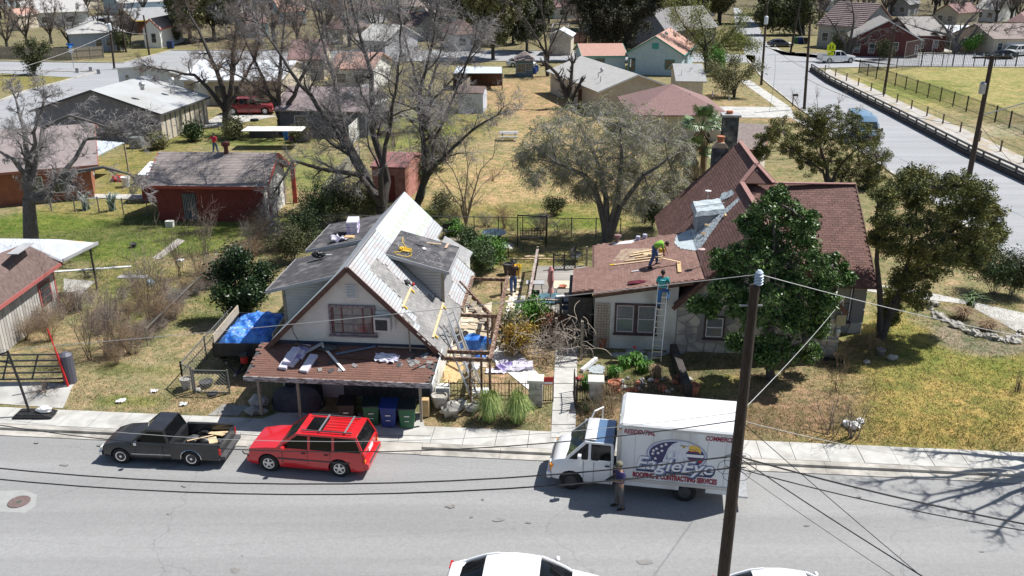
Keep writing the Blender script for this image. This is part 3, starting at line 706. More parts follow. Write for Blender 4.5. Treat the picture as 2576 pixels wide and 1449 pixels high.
for x in(-3.55,-1.95,2.95):mb=MB();mb.box((x,-1.25,(YARD-.1+2.2)/2),(.1,.1,2.3-YARD));zb(mb,'porch_post',M['wood'],H1)
mb=MB();mb.box((0,.31,1.5),(6.1,.05,2.0));zb(mb,'carport_shade_panel',M['darkgrey'],H1)  # added dark panel over the stucco, standing for the carport's deep shade and clutter
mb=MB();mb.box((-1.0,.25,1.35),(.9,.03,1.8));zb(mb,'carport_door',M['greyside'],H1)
# dormers
def dormer(u0,u1,v0,v1,wv0,wv1,wu,zi,zo,rm,name='dormer',sgn=1,trim=None):
 wl=MB()
 top=lambda u:zi+(zo-zi)*(abs(u)-u0)/(u1-u0)-.12
 poly=[(wu,RZ-wu-.05),(wu,top(wu)),(u0,top(u0)),(u0,RZ-u0-.2)]
 poly=[(sgn*p[0],p[1])for p in poly];wl.prism(poly,wv0,wv1)
 d=zb(wl,name,M['greyside']if sgn>0 else M['whitewall'],H1)
 r_=MB();P=[(sgn*u0,v0,zi),(sgn*u1,v0,zo),(sgn*u1,v1,zo),(sgn*u0,v1,zi)];r_.slab(P,.06);zb(r_,'dormer_roof',rm,d)
 f_=MB();f_.bar((sgn*u0,v0-.01,zi-.07),(sgn*u1,v0-.01,zo-.07),.04,.14);f_.bar((sgn*(u1+.01),v0,zo-.07),(sgn*(u1+.01),v1,zo-.07),.04,.14);zb(f_,'fascia',M['greyside'],d)
 # siding boards on the side that faces the street
 for k in range(14):
  z=RZ-wu+.05+k*.14
  if z>top(u0)-.05:break
  ulo=max(u0,RZ-z+.06);uhi=min(wu,wu)
  # clip to roof line
  while ulo<uhi and top(ulo)<z+.07:ulo+=.05
  a=max(u0,min(uhi,RZ-z));b=uhi
  while b>a and top(b)<z+.05:b-=.03
  if b-a>.1:q=MB();q.box((sgn*(a+b)/2,wv0-.012,z),(b-a,.022,.125));zb(q,'siding_board',M['beige']if False else mat('pale_siding',(0.46,0.46,0.45),.8,(0.52,0.52,0.5),3),d)
 c_=MB();c_.box((sgn*(wu+.01),wv0-.01,(RZ-wu+top(wu))/2),(.13,.07,top(wu)-(RZ-wu)+.06));zb(c_,'corner_board',M['wood'],d)
 return d
dr=dormer(.68,3.4,3.6,6.95,4.2,6.7,3.03,5.66,4.92,M['darkroof'])
for k in range(5):  # felt strips with nails
 a=.75+k*.53;q=MB();q.slab([(a,3.62,5.66-(a-.68)*.272+.012),(a+.5,3.62,5.66-(a+.5-.68)*.272+.012),(a+.5,6.92,5.66-(a+.5-.68)*.272+.012),(a,6.92,5.66-(a-.68)*.272+.012)],.006);zb(q,'felt_strip',M['darkroof'],dr)
mb=MB();rr=random.Random(9)
for k in range(60):
 u,v=rr.uniform(.9,3.3),rr.uniform(3.7,6.8);mb.box((u,v,5.66-(u-.68)*.272+.022),(.03,.03,.006))
zb(mb,'roofing_nails',M['white'],dr,kind='stuff')
d1=dormer(1.0,4.15,2.1,6.2,2.63,5.9,3.57,5.2,4.38,M['darkroof'],sgn=-1)
d2=dormer(1.2,4.05,7.35,11.6,7.75,11.2,3.5,5.05,4.42,M['darkroof'],sgn=-1)
for d,v0,v1 in((d1,2.12,6.18),(d2,7.37,11.58)):
 zi,zo,a0,a1=(5.2,4.38,1.0,4.15)if d is d1 else(5.05,4.42,1.2,4.05)
 for k in range(4):
  a,b=a0+(a1-a0)*k/4+.02,a0+(a1-a0)*(k+1)/4-.02;za,zbb=[zi+(zo-zi)*(x-a0)/(a1-a0)+.01 for x in(a,b)]
  q=MB();q.slab([(-a,v0,za),(-b,v0,zbb),(-b,v1,zbb),(-a,v1,za)],.006);zb(q,'felt_strip',M['darkroof'],d)
# lean-to behind with curled edge
mb=MB();mb.slab([(1.95,9.75,3.9),(3.3,9.75,3.1),(3.4,11.6,3.1),(1.95,11.6,3.95)],.06);zb(mb,'rear_lean_to_roof',M['greyroof'],H1)
mb=MB();mb.box((2.5,10.6,1.7),(1.5,1.7,2.6));zb(mb,'rear_lean_to_wall',M['whitewall'],H1)
# ================================================================== stone cottage
O2=(3.85,39.2)
H2=thing('cottage','limestone and white stucco cottage with steep red-brown shingle roofs and a tarp-wrapped dormer','house',(O2[0],O2[1],YARD),-PHI)
stone=mat('buff_stone',(0.62,0.56,0.47),0.9,(0.50,0.46,0.41),1.2,bump=0.5,bscale=12,col3=(0.27,0.26,0.26),scale3=1.1)
mortar=mat('mortar',(0.30,0.28,0.26),0.95)
def WZ(u):return 2.8+(u-3.6)
mb=MB();mb.prism([(3.78,YARD),(11.05,YARD),(11.05,2.85),(7.4,6.45),(3.78,2.86)],-1.3,6.6)
mb.prism([(3.9,YARD),(12.5,YARD),(12.5,2.95),(8.2,7.2),(3.9,2.95)],6.59,12.3);zb(mb,'wall',mortar,H2)
mb=MB();mb.prism([(1.5,YARD),(11.5,YARD),(11.5,3.15),(6.6,6.3),(1.5,3.15)],8.0,12.9,ax='u');zb(mb,'wing_wall',mortar,H2)
mb=MB();mb.prism([(.05,YARD),(3.8,YARD),(3.8,3.7),(.05,3.1)],-1.25,5.4);zb(mb,'room_wall',M['stucco'],H2)
rs_=objrand('red_brown_shingles',(0.12,0.060,0.047),(0.185,0.095,0.077))
rs2=objrand('faded_red_shingles',(0.185,0.105,0.082),(0.25,0.145,0.118))
und=mat('roof_underlay',(0.13,0.07,0.06),0.95)
mb=MB()
mb.slab([(u,v,WZ(u))for u,v in((3.6,-1.6),(7.4,-1.6),(7.4,6.1),(8.2,6.9),(8.2,12.6),(3.6,12.6))],.12)
mb.slab([(u,v,6.6-(u-7.4))for u,v in((7.4,-1.6),(11.2,-1.6),(11.2,6.1),(7.4,6.1))],.12)
mb.slab([(u,v,7.4-(u-8.2))for u,v in((8.2,6.9),(12.8,6.9),(12.8,12.6),(8.2,12.6))],.12)
mb.slab([(8.2,6.9,7.4),(7.4,6.1,6.6),(9.0,6.1,6.6)],.1);zb(mb,'roof',und,H2)
sw=(6.5-3.0)/5.6
mb=MB();mb.slab([(7.5,1.0,3.0),(13.2,1.0,3.0),(13.2,6.6,6.5),(7.5,6.6,6.5)],.12);mb.slab([(7.5,6.6,6.5),(13.2,6.6,6.5),(13.2,12.2,3.0),(7.5,12.2,3.0)],.12);zb(mb,'wing_roof',und,H2)
LZ=lambda u:3.2+.182*u
mb=MB();mb.slab([(u,v,LZ(u))for u,v in((-1.0,-.85),(-.04,-.85),(-.04,-1.5),(4.95,-1.5),(4.95,5.6),(-.1,5.6),(-.1,2.3),(-1.0,2.3))],.1);zb(mb,'low_roof',und,H2)
mb=MB();mb.box((-.62,.7,1.6),(1.1,3.0,2.3));zb(mb,'porch_shade_box',M['black'],H2)  # black box added to stand for the shade under the low roof
def wtest(s_,t):
 u=3.6+t*.7071;v=s_-1.6
 if v<-1.5 or v>12.55 or(v<5.65 and u<4.9):return False
 if v<6.1:return u<7.38
 return u<7.35+min(v-6.1,.82)
shingles(H2,(3.6,-1.6,2.8-YARD),(0,1,0),(1,0,1),wtest,47,46,.30,.145,rs_,tilt=.06)
def ltest(s_,t):
 u=-1.0+t*.984;v=s_-1.5
 if u>4.85:return False
 return(-.8<v<2.25)if u<0.02 else(-1.45<v<5.55)
shingles(H2,(-1.0,-1.5,LZ(-1.0)-YARD),(0,1,0),Vector((1,0,.182)),ltest,25,42,.30,.145,rs2,tilt=.05)
Ls=math.hypot(5.6,3.5)
shingles(H2,(7.5,1.0,3.0-YARD),(1,0,0),(0,5.6,3.5),lambda s_,t:t<Ls and s_<5.65 and(s_+7.5>8.0)and not(6.5+0<0),20,44,.31,.15,rs_,tilt=.06)
mb=MB()
def cap(a,b):mb.bar(a,b,.24,.06)
cap((8.2,6.9,7.45),(8.2,12.6,7.45));cap((8.2,6.9,7.45),(7.4,6.1,6.66));cap((8.2,6.9,7.45),(9.0,6.1,6.66));cap((7.4,-1.6,6.65),(7.4,6.1,6.65));cap((9.0,6.3,6.6),(13.2,6.6,6.56))
zb(mb,'ridge_cap',mat('pinkish_ridge_cap',(0.34,0.19,0.165),0.9,(0.28,0.15,0.13),5),H2)
mb=MB();mb.bar((3.55,-1.62,2.66),(7.4,-1.62,6.5),.05,.2,up=(-1,0,1));mb.bar((7.4,-1.62,6.5),(11.2,-1.62,2.7),.05,.2,up=(1,0,1));mb.bar((3.6,12.62,2.7),(8.2,12.62,7.3),.05,.2,up=(-1,0,1));zb(mb,'rake_board',bf,H2)
mb=MB();mb.bar((-.04,-1.52,LZ(0)-.09),(4.4,-1.52,LZ(4.4)-.09),.05,.17);mb.bar((-1,-.87,LZ(-1)-.09),(0,-.87,LZ(0)-.09),.05,.17);mb.bar((13.22,1.0,2.95),(13.22,6.6,6.45),.05,.18);zb(mb,'eave_board',M['darkwood'],H2)
# stonework, one stone at a time
def gin(a,b):
 u=3.82+a;z=YARD+b
 if z>2.8+(u-3.78)-.1 or z>2.8-(u-11.05)-.1:return False
 if 5.05<u<5.95 and 1.15<z<2.3:return False
 return True
stones(H2,lambda a,b,t:(3.82+a,-1.3-t,YARD+b),7.2,5.6,gin,.46,stone,4)
stones(H2,lambda a,b,t:(11.1+a,1.5-t,YARD+b),1.8,2.7,lambda a,b:not(.25<a<1.15 and 0.7<b<2.6),.5,stone,8)
stones(H2,lambda a,b,t:(11.05+t,-1.3+a,YARD+b),2.8,2.3,lambda a,b:True,.5,stone,3)
stones(H2,lambda a,b,t:(12.9+t,1.5+a,YARD+b),9.8,2.6,lambda a,b:True,.55,stone,6)
dw=mat('dark_window_trim',(0.06,0.035,0.035),0.8,(0.12,0.08,0.08),8)
cur=mat('curtained_glass',(0.16,0.17,0.18),0.15,(0.22,0.23,0.24),12,spec=.8,stretch=(6,6,.3))
for cx in(1.45,2.42):
 wo=window(H2,(cx,-1.25,1.98),.78,1.32,'v',dw,cur,cols=1,rows=2,fw=.09,depth=.07)
 q=MB()
 for sx in(-1,1):q.box((cx+sx*.37,-1.30,1.98),(.045,.03,1.3))
 for sz in(-.64,0,.64):q.box((cx,-1.30,1.98+sz),(.76,.03,.045))
 zb(q,'sash',mat('mauve_white_sash',(0.56,0.50,0.52),.6),wo)
wo=window(H2,(5.5,-1.33,1.72),.76,.95,'v',dw,cur,cols=1,rows=2,fw=.08)
q=MB();[q.box((5.5+s_*.36,-1.37,1.72),(.05,.03,.93))for s_ in(-1,1)];[q.box((5.5,-1.37,1.72+s_*.45),(.74,.03,.05))for s_ in(-1,0,1)];zb(q,'sash',M['white'],wo)
wo=window(H2,(11.85,1.46,2.0),.7,1.7,'v',dw,cur,cols=1,rows=2,fw=.09,depth=.08)
q=MB();[q.box((11.85+s_*.33,1.37,2.0),(.05,.03,1.66))for s_ in(-1,1)];zb(q,'sash',M['white'],wo)
mb=MB();mb.box((11.0,-1.5,2.35),(.42,.12,.5));mb2=zb(mb,'meter_panel',mat('tan_metal',(0.34,0.31,0.20),.5),H2)
for k,x in enumerate((10.55,10.95)):q=MB();q.lathe((x,-1.42,1.55),[(0.0,0),(.13,.02),(.14,.2),(.1,.34)],10);zb(q,'electric_meter',M['steel'],H2)
mb=MB();mb.box((10.7,-1.42,1.3),(.75,.06,.12));mb.tube([(11.0,-1.45,2.6),(11.0,-1.45,3.4)],.03,6);mb.tube([(10.6,-1.45,1.3),(10.6,-1.45,.5)],.03,6);zb(mb,'conduit',M['steel'],H2)
# diamond trellis on the white wall
tr=thing('trellis','tan wooden diamond lattice trellis fixed to the white cottage wall','trellis',(0,0,0));tr.parent=None
TL=Matrix.Translation((O2[0],O2[1],YARD))@Matrix.Rotation(-PHI,4,'Z')
tr.location=TL@Vector((.42,-1.3,0));tr.rotation_euler=(0,0,-PHI)
tanm=mat('tan_lattice',(0.40,0.26,0.15),.8,(0.46,0.31,0.19),6)
for r_ in range(17):
 for c_ in range(5):
  q=MB();n=10;rad=.075;P=[]
  cx,cz=-.26+c_*.13,.12+r_*.13
  ring=[(cx+rad*math.cos(2*math.pi*k/n),-.02,cz+rad*math.sin(2*math.pi*k/n))for k in range(n+1)]
  q.tube(ring,.014,4,cap=False);q.build('lattice_ring',tanm,tr)
# chimney on the back rake, dormer wrapped in tarp
mb=MB();mb.box((7.15,12.95,3.7),(.88,.7,6.6));ch=zb(mb,'chimney',mat('sooty_chimney',(0.10,0.11,0.12),.95,(0.035,0.04,0.045),2.5,bump=.5,col3=(0.24,0.23,0.22),scale3=1.5),H2)
mb=MB();mb.prism([(6.69,6.97),(7.61,6.97),(7.35,7.3),(6.95,7.3)],12.6,13.3);zb(mb,'chimney_cap',mat('tan_cement',(0.50,0.38,0.26),.9),ch)
mb=MB();mb.lathe((7.15,12.95,7.28),[(.2,0),(.2,.28),(.24,.3),(.24,.36),(.16,.37)],12);zb(mb,'clay_pot',M['terra'],ch)
tp=mat('grey_blue_tarp',(0.42,0.48,0.50),0.5,(0.52,0.57,0.58),2,bump=0.9,bscale=5)
# tarp-wrapped dormer
mb=MB();mb.prism([(5.1,4.2),(6.25,5.4),(5.1,5.32)],4.56,6.35);dz=zb(mb,'dormer',mat('blue_grey_siding',(0.30,0.33,0.37),.8,(0.36,0.39,0.43),3),H2)
for k in range(8):
 z=4.42+k*.125
 b=5.12;e=WZ(0)and(z-2.8+3.6)-.02
 q=MB();q.box(((b+e)/2,4.55,z),(max(e-b,.05),.02,.11))
 if z<5.3:zb(q,'siding_board',mat('blue_grey_siding',(0,0,0)),dz)
q=MB();q.box((5.1,4.53,4.85),(.1,.06,1.0));zb(q,'corner_board',M['greyside'],dz)
q=MB();rr=random.Random(4);nu_,nv_=16,14;V=[]
for i in range(nu_+1):
 for j in range(nv_+1):
  u=4.96+i*1.5/nu_;v=4.42+j*2.1/nv_
  z=5.46+(u-5)*.14+.012*math.sin(u*9+v*5)+rr.uniform(-.01,.01)
  if j==0 or i==0:z-=.22
  if j==0:v+=.02
  V.append((u,v,z))
q.add(V,[(i*(nv_+1)+j,(i+1)*(nv_+1)+j,(i+1)*(nv_+1)+j+1,i*(nv_+1)+j+1)for i in range(nu_)for j in range(nv_)])
q.bar((5.0,5.3,5.52),(6.5,5.3,5.75),.05,.04);zb(q,'tarp_cover',tp,dz)
def patch(parent,name,pts,fz,m,n=14,amp=.03,off=.03,seed=1):  # crumpled sheet lying on a roof plane
 rr=random.Random(seed);us=[p[0]for p in pts];vs_=[p[1]for p in pts];q=MB();idx={}
 st_=max(max(us)-min(us),max(vs_)-min(vs_))/n
 nx,ny=int((max(us)-min(us))/st_)+1,int((max(vs_)-min(vs_))/st_)+1
 for i in range(nx+1):
  for j in range(ny+1):
   u,v=min(us)+i*st_,min(vs_)+j*st_;idx[i,j]=len(q.v);q.v.append((u+rr.uniform(-.3,.3)*st_,v+rr.uniform(-.3,.3)*st_,fz(u,v)+off+rr.uniform(0,amp)))
 for i in range(nx):
  for j in range(ny):
   if inpoly(min(us)+(i+.5)*st_,min(vs_)+(j+.5)*st_,pts):q.f.append((idx[i,j],idx[i+1,j],idx[i+1,j+1],idx[i,j+1]));q.m.append(0)
 return zb(q,name,m,parent)
patch(H2,'underlay_skirt',[(5.0,4.5),(7.0,4.5),(7.0,4.0),(6.2,3.75),(5.3,2.5),(5.0,2.2),(4.9,3.2)],lambda u,v:WZ(u),tp,40,.012,.04,1)
patch(H2,'underlay_skirt',[(4.2,3.0),(5.1,2.2),(5.15,5.2),(4.9,5.8),(4.2,5.2),(4.0,4.0)],lambda u,v:max(LZ(u),WZ(u)),tp,40,.014,.04,2)
patch(H2,'underlay_skirt',[(6.2,6.2),(6.9,5.4),(7.0,6.0),(6.6,6.9)],lambda u,v:WZ(u),tp,14,.02,.05,3)
for(u,v,h,fz)in((6.0,8.0,.5,WZ),(4.85,.12,.95,WZ)):
 q=MB();z0=fz(u);q.cyl((u,v,z0-.05),.035,h,8);q.lathe((u,v,z0+h-.08),[(.06,0),(.17,.02),(.17,.05),(.03,.09)],12);zb(q,'vent_pipe',mat('pink_grey_pipe',(0.50,0.38,0.36),.6)if v<1 else M['white'],H2)
q=MB();q.cyl((1.2,5.45,3.4),.09,.35,8);q.lathe((1.2,5.45,3.72),[(.1,0),(.19,.03),(.19,.14),(.05,.18)],10);zb(q,'roof_vent',M['maroonroof'],H2)
patch(H2,'worn_patch',[(.9,2.6),(2.6,2.2),(2.7,3.8),(1.4,4.3)],lambda u,v:LZ(u),mat('bleached_shingle_grit',(0.42,0.34,0.24),.9,(0.26,0.16,0.12),4),30,.004,.03,4)
# ================================================================== other buildings
def house(name,label,cat,pl,pr,D,ze,zr,axis,rm,wm,z=None,oh=.35,wins=(),fm=None,hipin=None,back=None,base=None,trim=None,group=None,wt=.0,thick=.14):
 """pl, pr: photo position of the two front corners of the eave (height ze, or height z) ; D depth away from the camera"""
 zz=ze if z is None else z
 A,B=G(pl[0],pl[1],zz),G(pr[0],pr[1],zz);A.z=B.z=0;d=(B-A);L=d.length;rz=math.atan2(d.y,d.x)
 h=thing(name,label,cat,(A.x,A.y,YARD),rz,group)
 e=ze-.12
 mb=MB();x0,x1,y0,y1=oh,L-oh,oh,D-oh
 if axis=='x':k=(zr-ze)/(D/2);mb.prism([(y0,YARD),(y1,YARD),(y1,e+oh*k),(D/2,zr-.14),(y0,e+oh*k)],x0,x1,ax='u')
 elif axis=='y':k=(zr-ze)/(L/2);mb.prism([(x0,YARD),(x1,YARD),(x1,e+oh*k),(L/2,zr-.14),(x0,e+oh*k)],y0,y1)
 elif axis=='shed':mb.prism([(y0,YARD),(y1,YARD),(y1,zr-.1),(y0,e)],x0,x1,ax='u')
 else:mb.box(((x0+x1)/2,(y0+y1)/2,(YARD+e)/2),(x1-x0,y1-y0,e-YARD))
 zb(mb,'wall',wm,h)
 r_=MB()
 if axis=='x':
  r_.slab([(0,0,ze),(L,0,ze),(L,D/2,zr),(0,D/2,zr)],thick);r_.slab([(0,D/2,zr),(L,D/2,zr),(L,D,ze),(0,D,ze)],thick)
 elif axis=='y':
  r_.slab([(0,0,ze),(L/2,0,zr),(L/2,D,zr),(0,D,ze)],thick);r_.slab([(L/2,0,zr),(L,0,ze),(L,D,ze),(L/2,D,zr)],thick)
 elif axis=='shed':r_.slab([(0,0,ze),(L,0,ze),(L,D,zr),(0,D,zr)],thick)
 elif axis=='flat':r_.slab([(0,0,ze),(L,0,ze),(L,D,ze),(0,D,ze)],thick)
 elif axis=='hip':
  i=hipin or min(L,D)/2
  if L>=D:a,b=(i,D/2,zr),(L-i,D/2,zr)
  else:a,b=(L/2,i,zr),(L/2,D-i,zr)
  c=[(0,0,ze),(L,0,ze),(L,D,ze),(0,D,ze)]
  if L>=D:fs=[[c[0],c[1],b,a],[c[1],c[2],b],[c[2],c[3],a,b],[c[3],c[0],a]]
  else:fs=[[c[0],c[1],a],[c[1],c[2],b,a],[c[2],c[3],b],[c[3],c[0],a,b]]
  V=c+[a,b]
  for f in fs:r_.add([Vector(p)for p in f],[tuple(range(len(f)))])
  r_.add([Vector(p)-Vector((0,0,.1))for p in c],[(3,2,1,0)])
  for q in range(4):r_.add([Vector(c[q]),Vector(c[(q+1)%4]),Vector(c[(q+1)%4])-Vector((0,0,.1)),Vector(c[q])-Vector((0,0,.1))],[(0,1,2,3)])
 ro=zb(r_,'roof',rm,h)
 if trim:
  t=MB();w_=.18
  if axis=='x':
   for xx in(-.02,L+.02):t.bar((xx,0,ze-.08),(xx,D/2,zr-.08),.05,w_,up=(0,-1,1));t.bar((xx,D/2,zr-.08),(xx,D,ze-.08),.05,w_,up=(0,1,1))
   t.bar((0,-.02,ze-.09),(L,-.02,ze-.09),.05,w_)
  elif axis=='y':
   t.bar((0,-.02,ze-.08),(L/2,-.02,zr-.08),.05,w_,up=(-1,0,1));t.bar((L/2,-.02,zr-.08),(L,-.02,ze-.08),.05,w_,up=(1,0,1))
   t.bar((L+.02,0,ze-.09),(L+.02,D,ze-.09),.05,w_)
  else:t.bar((0,-.02,ze-.07),(L,-.02,ze-.07),.05,w_)
  zb(t,'trim',trim,h)
 for w_ in wins:
  side,pos,zc,ww,hh=w_[:5];cols,rows=(w_[5],w_[6])if len(w_)>6 else(1,2)
  if side=='f':window(h,(x0+(x1-x0)*pos,y0,zc),ww,hh,'v',fm or M['white'],M['glass'],cols,rows,sill=False)
  elif side=='r':window(h,(x1,y0+(y1-y0)*pos,zc),ww,hh,'u',fm or M['white'],M['glass'],cols,rows,out=1,sill=False)
  elif side=='l':window(h,(x0,y0+(y1-y0)*pos,zc),ww,hh,'u',fm or M['white'],M['glass'],cols,rows,out=-1,sill=False)
  elif side=='d':q=MB();q.box((x0+(x1-x0)*pos,y0-.02,zc),(ww,.05,hh));zb(q,'door',fm or M['white'],h)
  elif side=='D':q=MB();q.box((x1+.02,y0+(y1-y0)*pos,zc),(.05,ww,hh));zb(q,'door',fm or M['white'],h)
 h['L']=L;return h
def vents(h,pts,m=None):  # small pipes and turbines on a roof
 for x,y,z,r_,hh in pts:
  q=MB();q.cyl((x,y,z-.1),r_,hh+.1,8)
  if r_>.1:q.ball((x,y,z+hh),r_*1.5,8,5)
  zb(q,'roof_vent',m or M['steel'],h)
# red garage with its brown-grey shingle roof
g1=house('garage','dark red garage with brown-grey shingle roof, a turbine vent and a white end wall','garage',(362,467),(672,471),6.0,3.0,4.65,'x',M['taupe'],M['redwall'],oh=.5,trim=mat('red_trim',(0.42,0.07,0.05),.7),thick=.1)
L=g1['L']
q=MB();q.prism([(.55,YARD),(5.2,YARD),(5.2,2.95),(3,4.2),(.55,2.9)],L-.62,L-.44,ax='u');zb(q,'end_wall',M['stucco'],g1)
q=MB();q.box((L+.2,5.3,1.9),(.3,.14,2.9));q.box((L-.1,.5,1.7),(.12,.12,2.5));zb(q,'red_post',mat('red_trim',(0,0,0)),g1)
q=MB();q.box((2.75,.46,1.45),(.95,.05,1.9));dd=zb(q,'barred_door',M['darkgrey'],g1)
q=MB()
for k in range(8):q.box((2.36+k*.112,.41,1.45),(.025,.025,1.85))
zb(q,'bars',M['greyside'],dd)
q=MB();q.lathe((4.75,2.9,4.6),[(.17,0),(.14,.35),(.16,.45),(.3,.55),(.3,.75),(.12,.85)],12);zb(q,'turbine_vent',mat('rust_brown_metal',(0.12,0.04,0.03),.4,metal=.4),g1)
tb=objrand('brown_grey_tabs',(0.26,0.22,0.205),(0.32,0.28,0.265))
sl2=math.hypot(3,1.65);shingles(g1,(0,0,3.0-YARD),(1,0,0),(0,3,1.65),lambda s_,t:0<s_<L-.1 and t<sl2-.05,int(L/.45)+1,21,.45,.16,tb,cap=299,tilt=.09,slw=.004)
g2=house('lean_to','small red lean-to with pale metal roof at the left end of the dark red garage','lean-to',(345,440),(398,440),2.6,2.5,2.9,'shed',M['metalroof'],M['redwall'],oh=.1)
# house with brown roof and orange walls
h3=house('house','long low house with faded brown roof and orange walls at the left edge','house',(-330,462),(246,414),15.5,3.0,4.7,'x',mat('faded_brown_roof',(0.24,0.195,0.185),.9,(0.29,0.245,0.235),1.5,bump=.3,bscale=18),M['orange'],oh=.6,trim=mat('orange_trim',(0.36,0.14,0.10),.8),wins=[('r',.3,1.8,1,1.1),('f',.7,1.7,1.2,1.2),('f',.85,1.7,1.2,1.2)])
h3b=thing('metal_awning','pale corrugated metal awning over the cluttered patio of the orange-walled house','awning',G(190,395),R(-5))
q=MB()
P4=[G(93,413,2.6),G(208,411,2.5),G(312,359,2.9),G(228,352,3.1)]
q.slab(P4,.05);q.build('roof_sheet',mat('pale_blue_metal',(0.55,0.60,0.66),.4,(0.62,0.67,0.72),3),h3b,world=True)
for k in range(14):
 t=k/13;a=P4[0].lerp(P4[1],t)+Vector((0,0,.03));b=P4[3].lerp(P4[2],t)+Vector((0,0,.03));q=MB();q.bar(a,b,.04,.03);q.build('rib',mat('pale_blue_metal',(0,0,0)),h3b,world=True)
for p in P4[:3]:q=MB();q.bar((p.x,p.y,YARD),(p.x,p.y,p.z-.05),.1);q.build('post',M['wood'],h3b,world=True)
# grey gabled house
h4=house('house','grey-walled house with a wide pale grey gable roof and two turbine vents','house',(72,279),(405,287),10.5,3.2,5.3,'y',mat('pale_grey_gable_roof',(0.40,0.42,0.43),.9,(0.34,0.34,0.33),.35,bump=.3,bscale=18),mat('slate_grey_wall',(0.19,0.185,0.20),.85,(0.24,0.235,0.25),2),oh=.4,wins=[('f',.62,2.0,.5,1.1),('f',.93,1.7,1.3,1.3),('r',.55,1.6,1,1.9,2,3)],fm=M['darkgrey'],trim=M['darkgrey'])
vents(h4,[(10.6,2.2,5.15,.2,.4),(11.4,6.5,5.0,.2,.4),(13,3,4.7,.05,.4),(14.5,5,4.4,.05,.4)])
for k in range(10):q=MB();q.box((h4['L']-.37,.8+k,1.75),(.03,.72,2.5));zb(q,'beige_panel',M['beige'],h4)
h5=house('house','white-sided house with a low grey roof behind the grey gabled house','house',(283,172),(500,206),9,3.3,4.4,'y',M['greyroof'],M['whitewall'],oh=.4,wins=[('f',.12,2.2,.7,.9)],trim=M['white'])
q=MB();zbm=[q.box((h5['L']-.3,1+k*.16,2.0),(.03,.15,2.4))for k in range(0)]
h6=house('house','long beige house with white metal roof and dark windows behind the dark red wagon','house',(452,200),(705,203),13,3.4,4.9,'x',M['metalroof'],M['beige'],oh=.3,wins=[('f',p,2.0,1.1,1.2)for p in(.18,.38,.58,.78)],fm=M['black'],trim=M['white'])
vents(h6,[(4,5,4.6,.2,.4),(8,3,4.2,.06,.4),(11,4.5,4.5,.12,.3)])
h7=house('house','low house with mauve-brown roof behind the tall bare trees','house',(688,277),(925,282),8.5,3.0,4.7,'x',mat('mauve_brown_roof',(0.22,0.17,0.17),.9,(0.30,0.25,0.25),1,bump=.3,bscale=18),mat('dark_slate_wall',(0.10,0.105,0.115),.85,(0.13,0.135,0.15),2),wins=[('f',.25,1.9,1.2,1),('f',.6,1.9,1.2,1)],oh=.4)
h7b=house('house','dark slate gabled house with a window box beside the white board fence','house',(815,268),(932,272),6,3.0,4.5,'y',M['greyroof'],mat('dark_slate_wall',(0,0,0)),oh=.3,wins=[('f',.72,1.8,1.0,.9)],fm=M['greyside'])
h8=house('shed','tall red shed with pink-lit side wall behind the fence','shed',(930,418),(1020,422),5,3.0,3.5,'x',mat('dull_red_roof',(0.20,0.095,0.09),.8,(0.30,0.13,0.12),2),mat('pink_red_wall',(0.33,0.14,0.115),.85,(0.50,0.24,0.19),3),oh=.1,wins=[('d',.5,1.4,.9,1.9)],fm=M['redwall'])
h9=house('shed','small white metal shed with a brown roof standing on the dry lawn','shed',(1150,233),(1216,234),3.6,2.7,3.2,'x',M['brownroof'],mat('white_metal_wall',(0.55,0.58,0.66),.6,(0.60,0.63,0.70),3),oh=.06)
h10=thing('metal_shelter','open dark shelter with pale metal sheet roof near the back street','shelter',G(1203,212),R(-3))
P4=[G(1140,184,2.6),G(1263,184,2.6),G(1262,168,2.9),G(1150,167,2.9)];q=MB();q.slab(P4,.06);q.build('roof',mat('pale_blue_metal',(0,0,0)),h10,world=True)
q=MB();mid=[p*1 for p in P4];c=sum(mid,Vector())/4
for k in range(2):a,b=(P4[2],P4[3])if k else(P4[3],P4[0]);q.slab([Vector((a.x,a.y,YARD)),Vector((b.x,b.y,YARD)),Vector((b.x,b.y,2.7)),Vector((a.x,a.y,2.7))],.05)
q.build('back_wall',M['darkwood'],h10,world=True)
for p in P4:q=MB();q.bar((p.x,p.y,YARD),(p.x,p.y,p.z),.12);q.build('post',M['darkgrey'],h10,world=True)
h11=house('playhouse','small blue playhouse with a pyramid brown roof beside blue barrels','playhouse',(1293,152),(1346,152),4,2.8,3.9,'hip',M['taupe'],mat('slate_blue_wall',(0.08,0.13,0.17),.7,(0.11,0.16,0.20),3),oh=.25,wins=[('f',.3,1.7,1.2,1.2,2,2),('f',.75,1.9,.8,.9,2,2)],fm=mat('pale_blue_frame',(.3,.42,.48),.6))
for k,(x,y)in enumerate(((1304,193),(1318,190),(1330,191),(1345,186),(1350,180))):
 p=GG(x,y);q=MB();q.lathe((p.x,p.y,p.z),[(.27,0),(.3,.25),(.3,.65),(.27,.9)],10);o=q.build('barrel',mat('blue_barrel_plastic',(0.02,0.06,0.25),.5));tag(o,'blue plastic barrel standing by the blue playhouse','barrel','blue barrels by the playhouse')
h12=house('house','tan house with a light grey gable roof facing the dry field','house',(1503,231),(1702,222),18,3.1,4.8,'y',M['lightroof'],M['beige'],oh=.45,wins=[('f',.56,1.9,1.2,1.3,1,1)],fm=M['wood'],trim=M['white'])
vents(h12,[(1.5,3,3.8,.06,.5),(2.0,5,4.0,.06,.4),(3.2,7,4.3,.15,.2),(7.6,9,4.5,.07,.8)])
for k in range(26):q=MB();q.box((.75+k*.41,.42,1.5),(.05,.03,2.0));zb(q,'batten',M['beige'],h12)
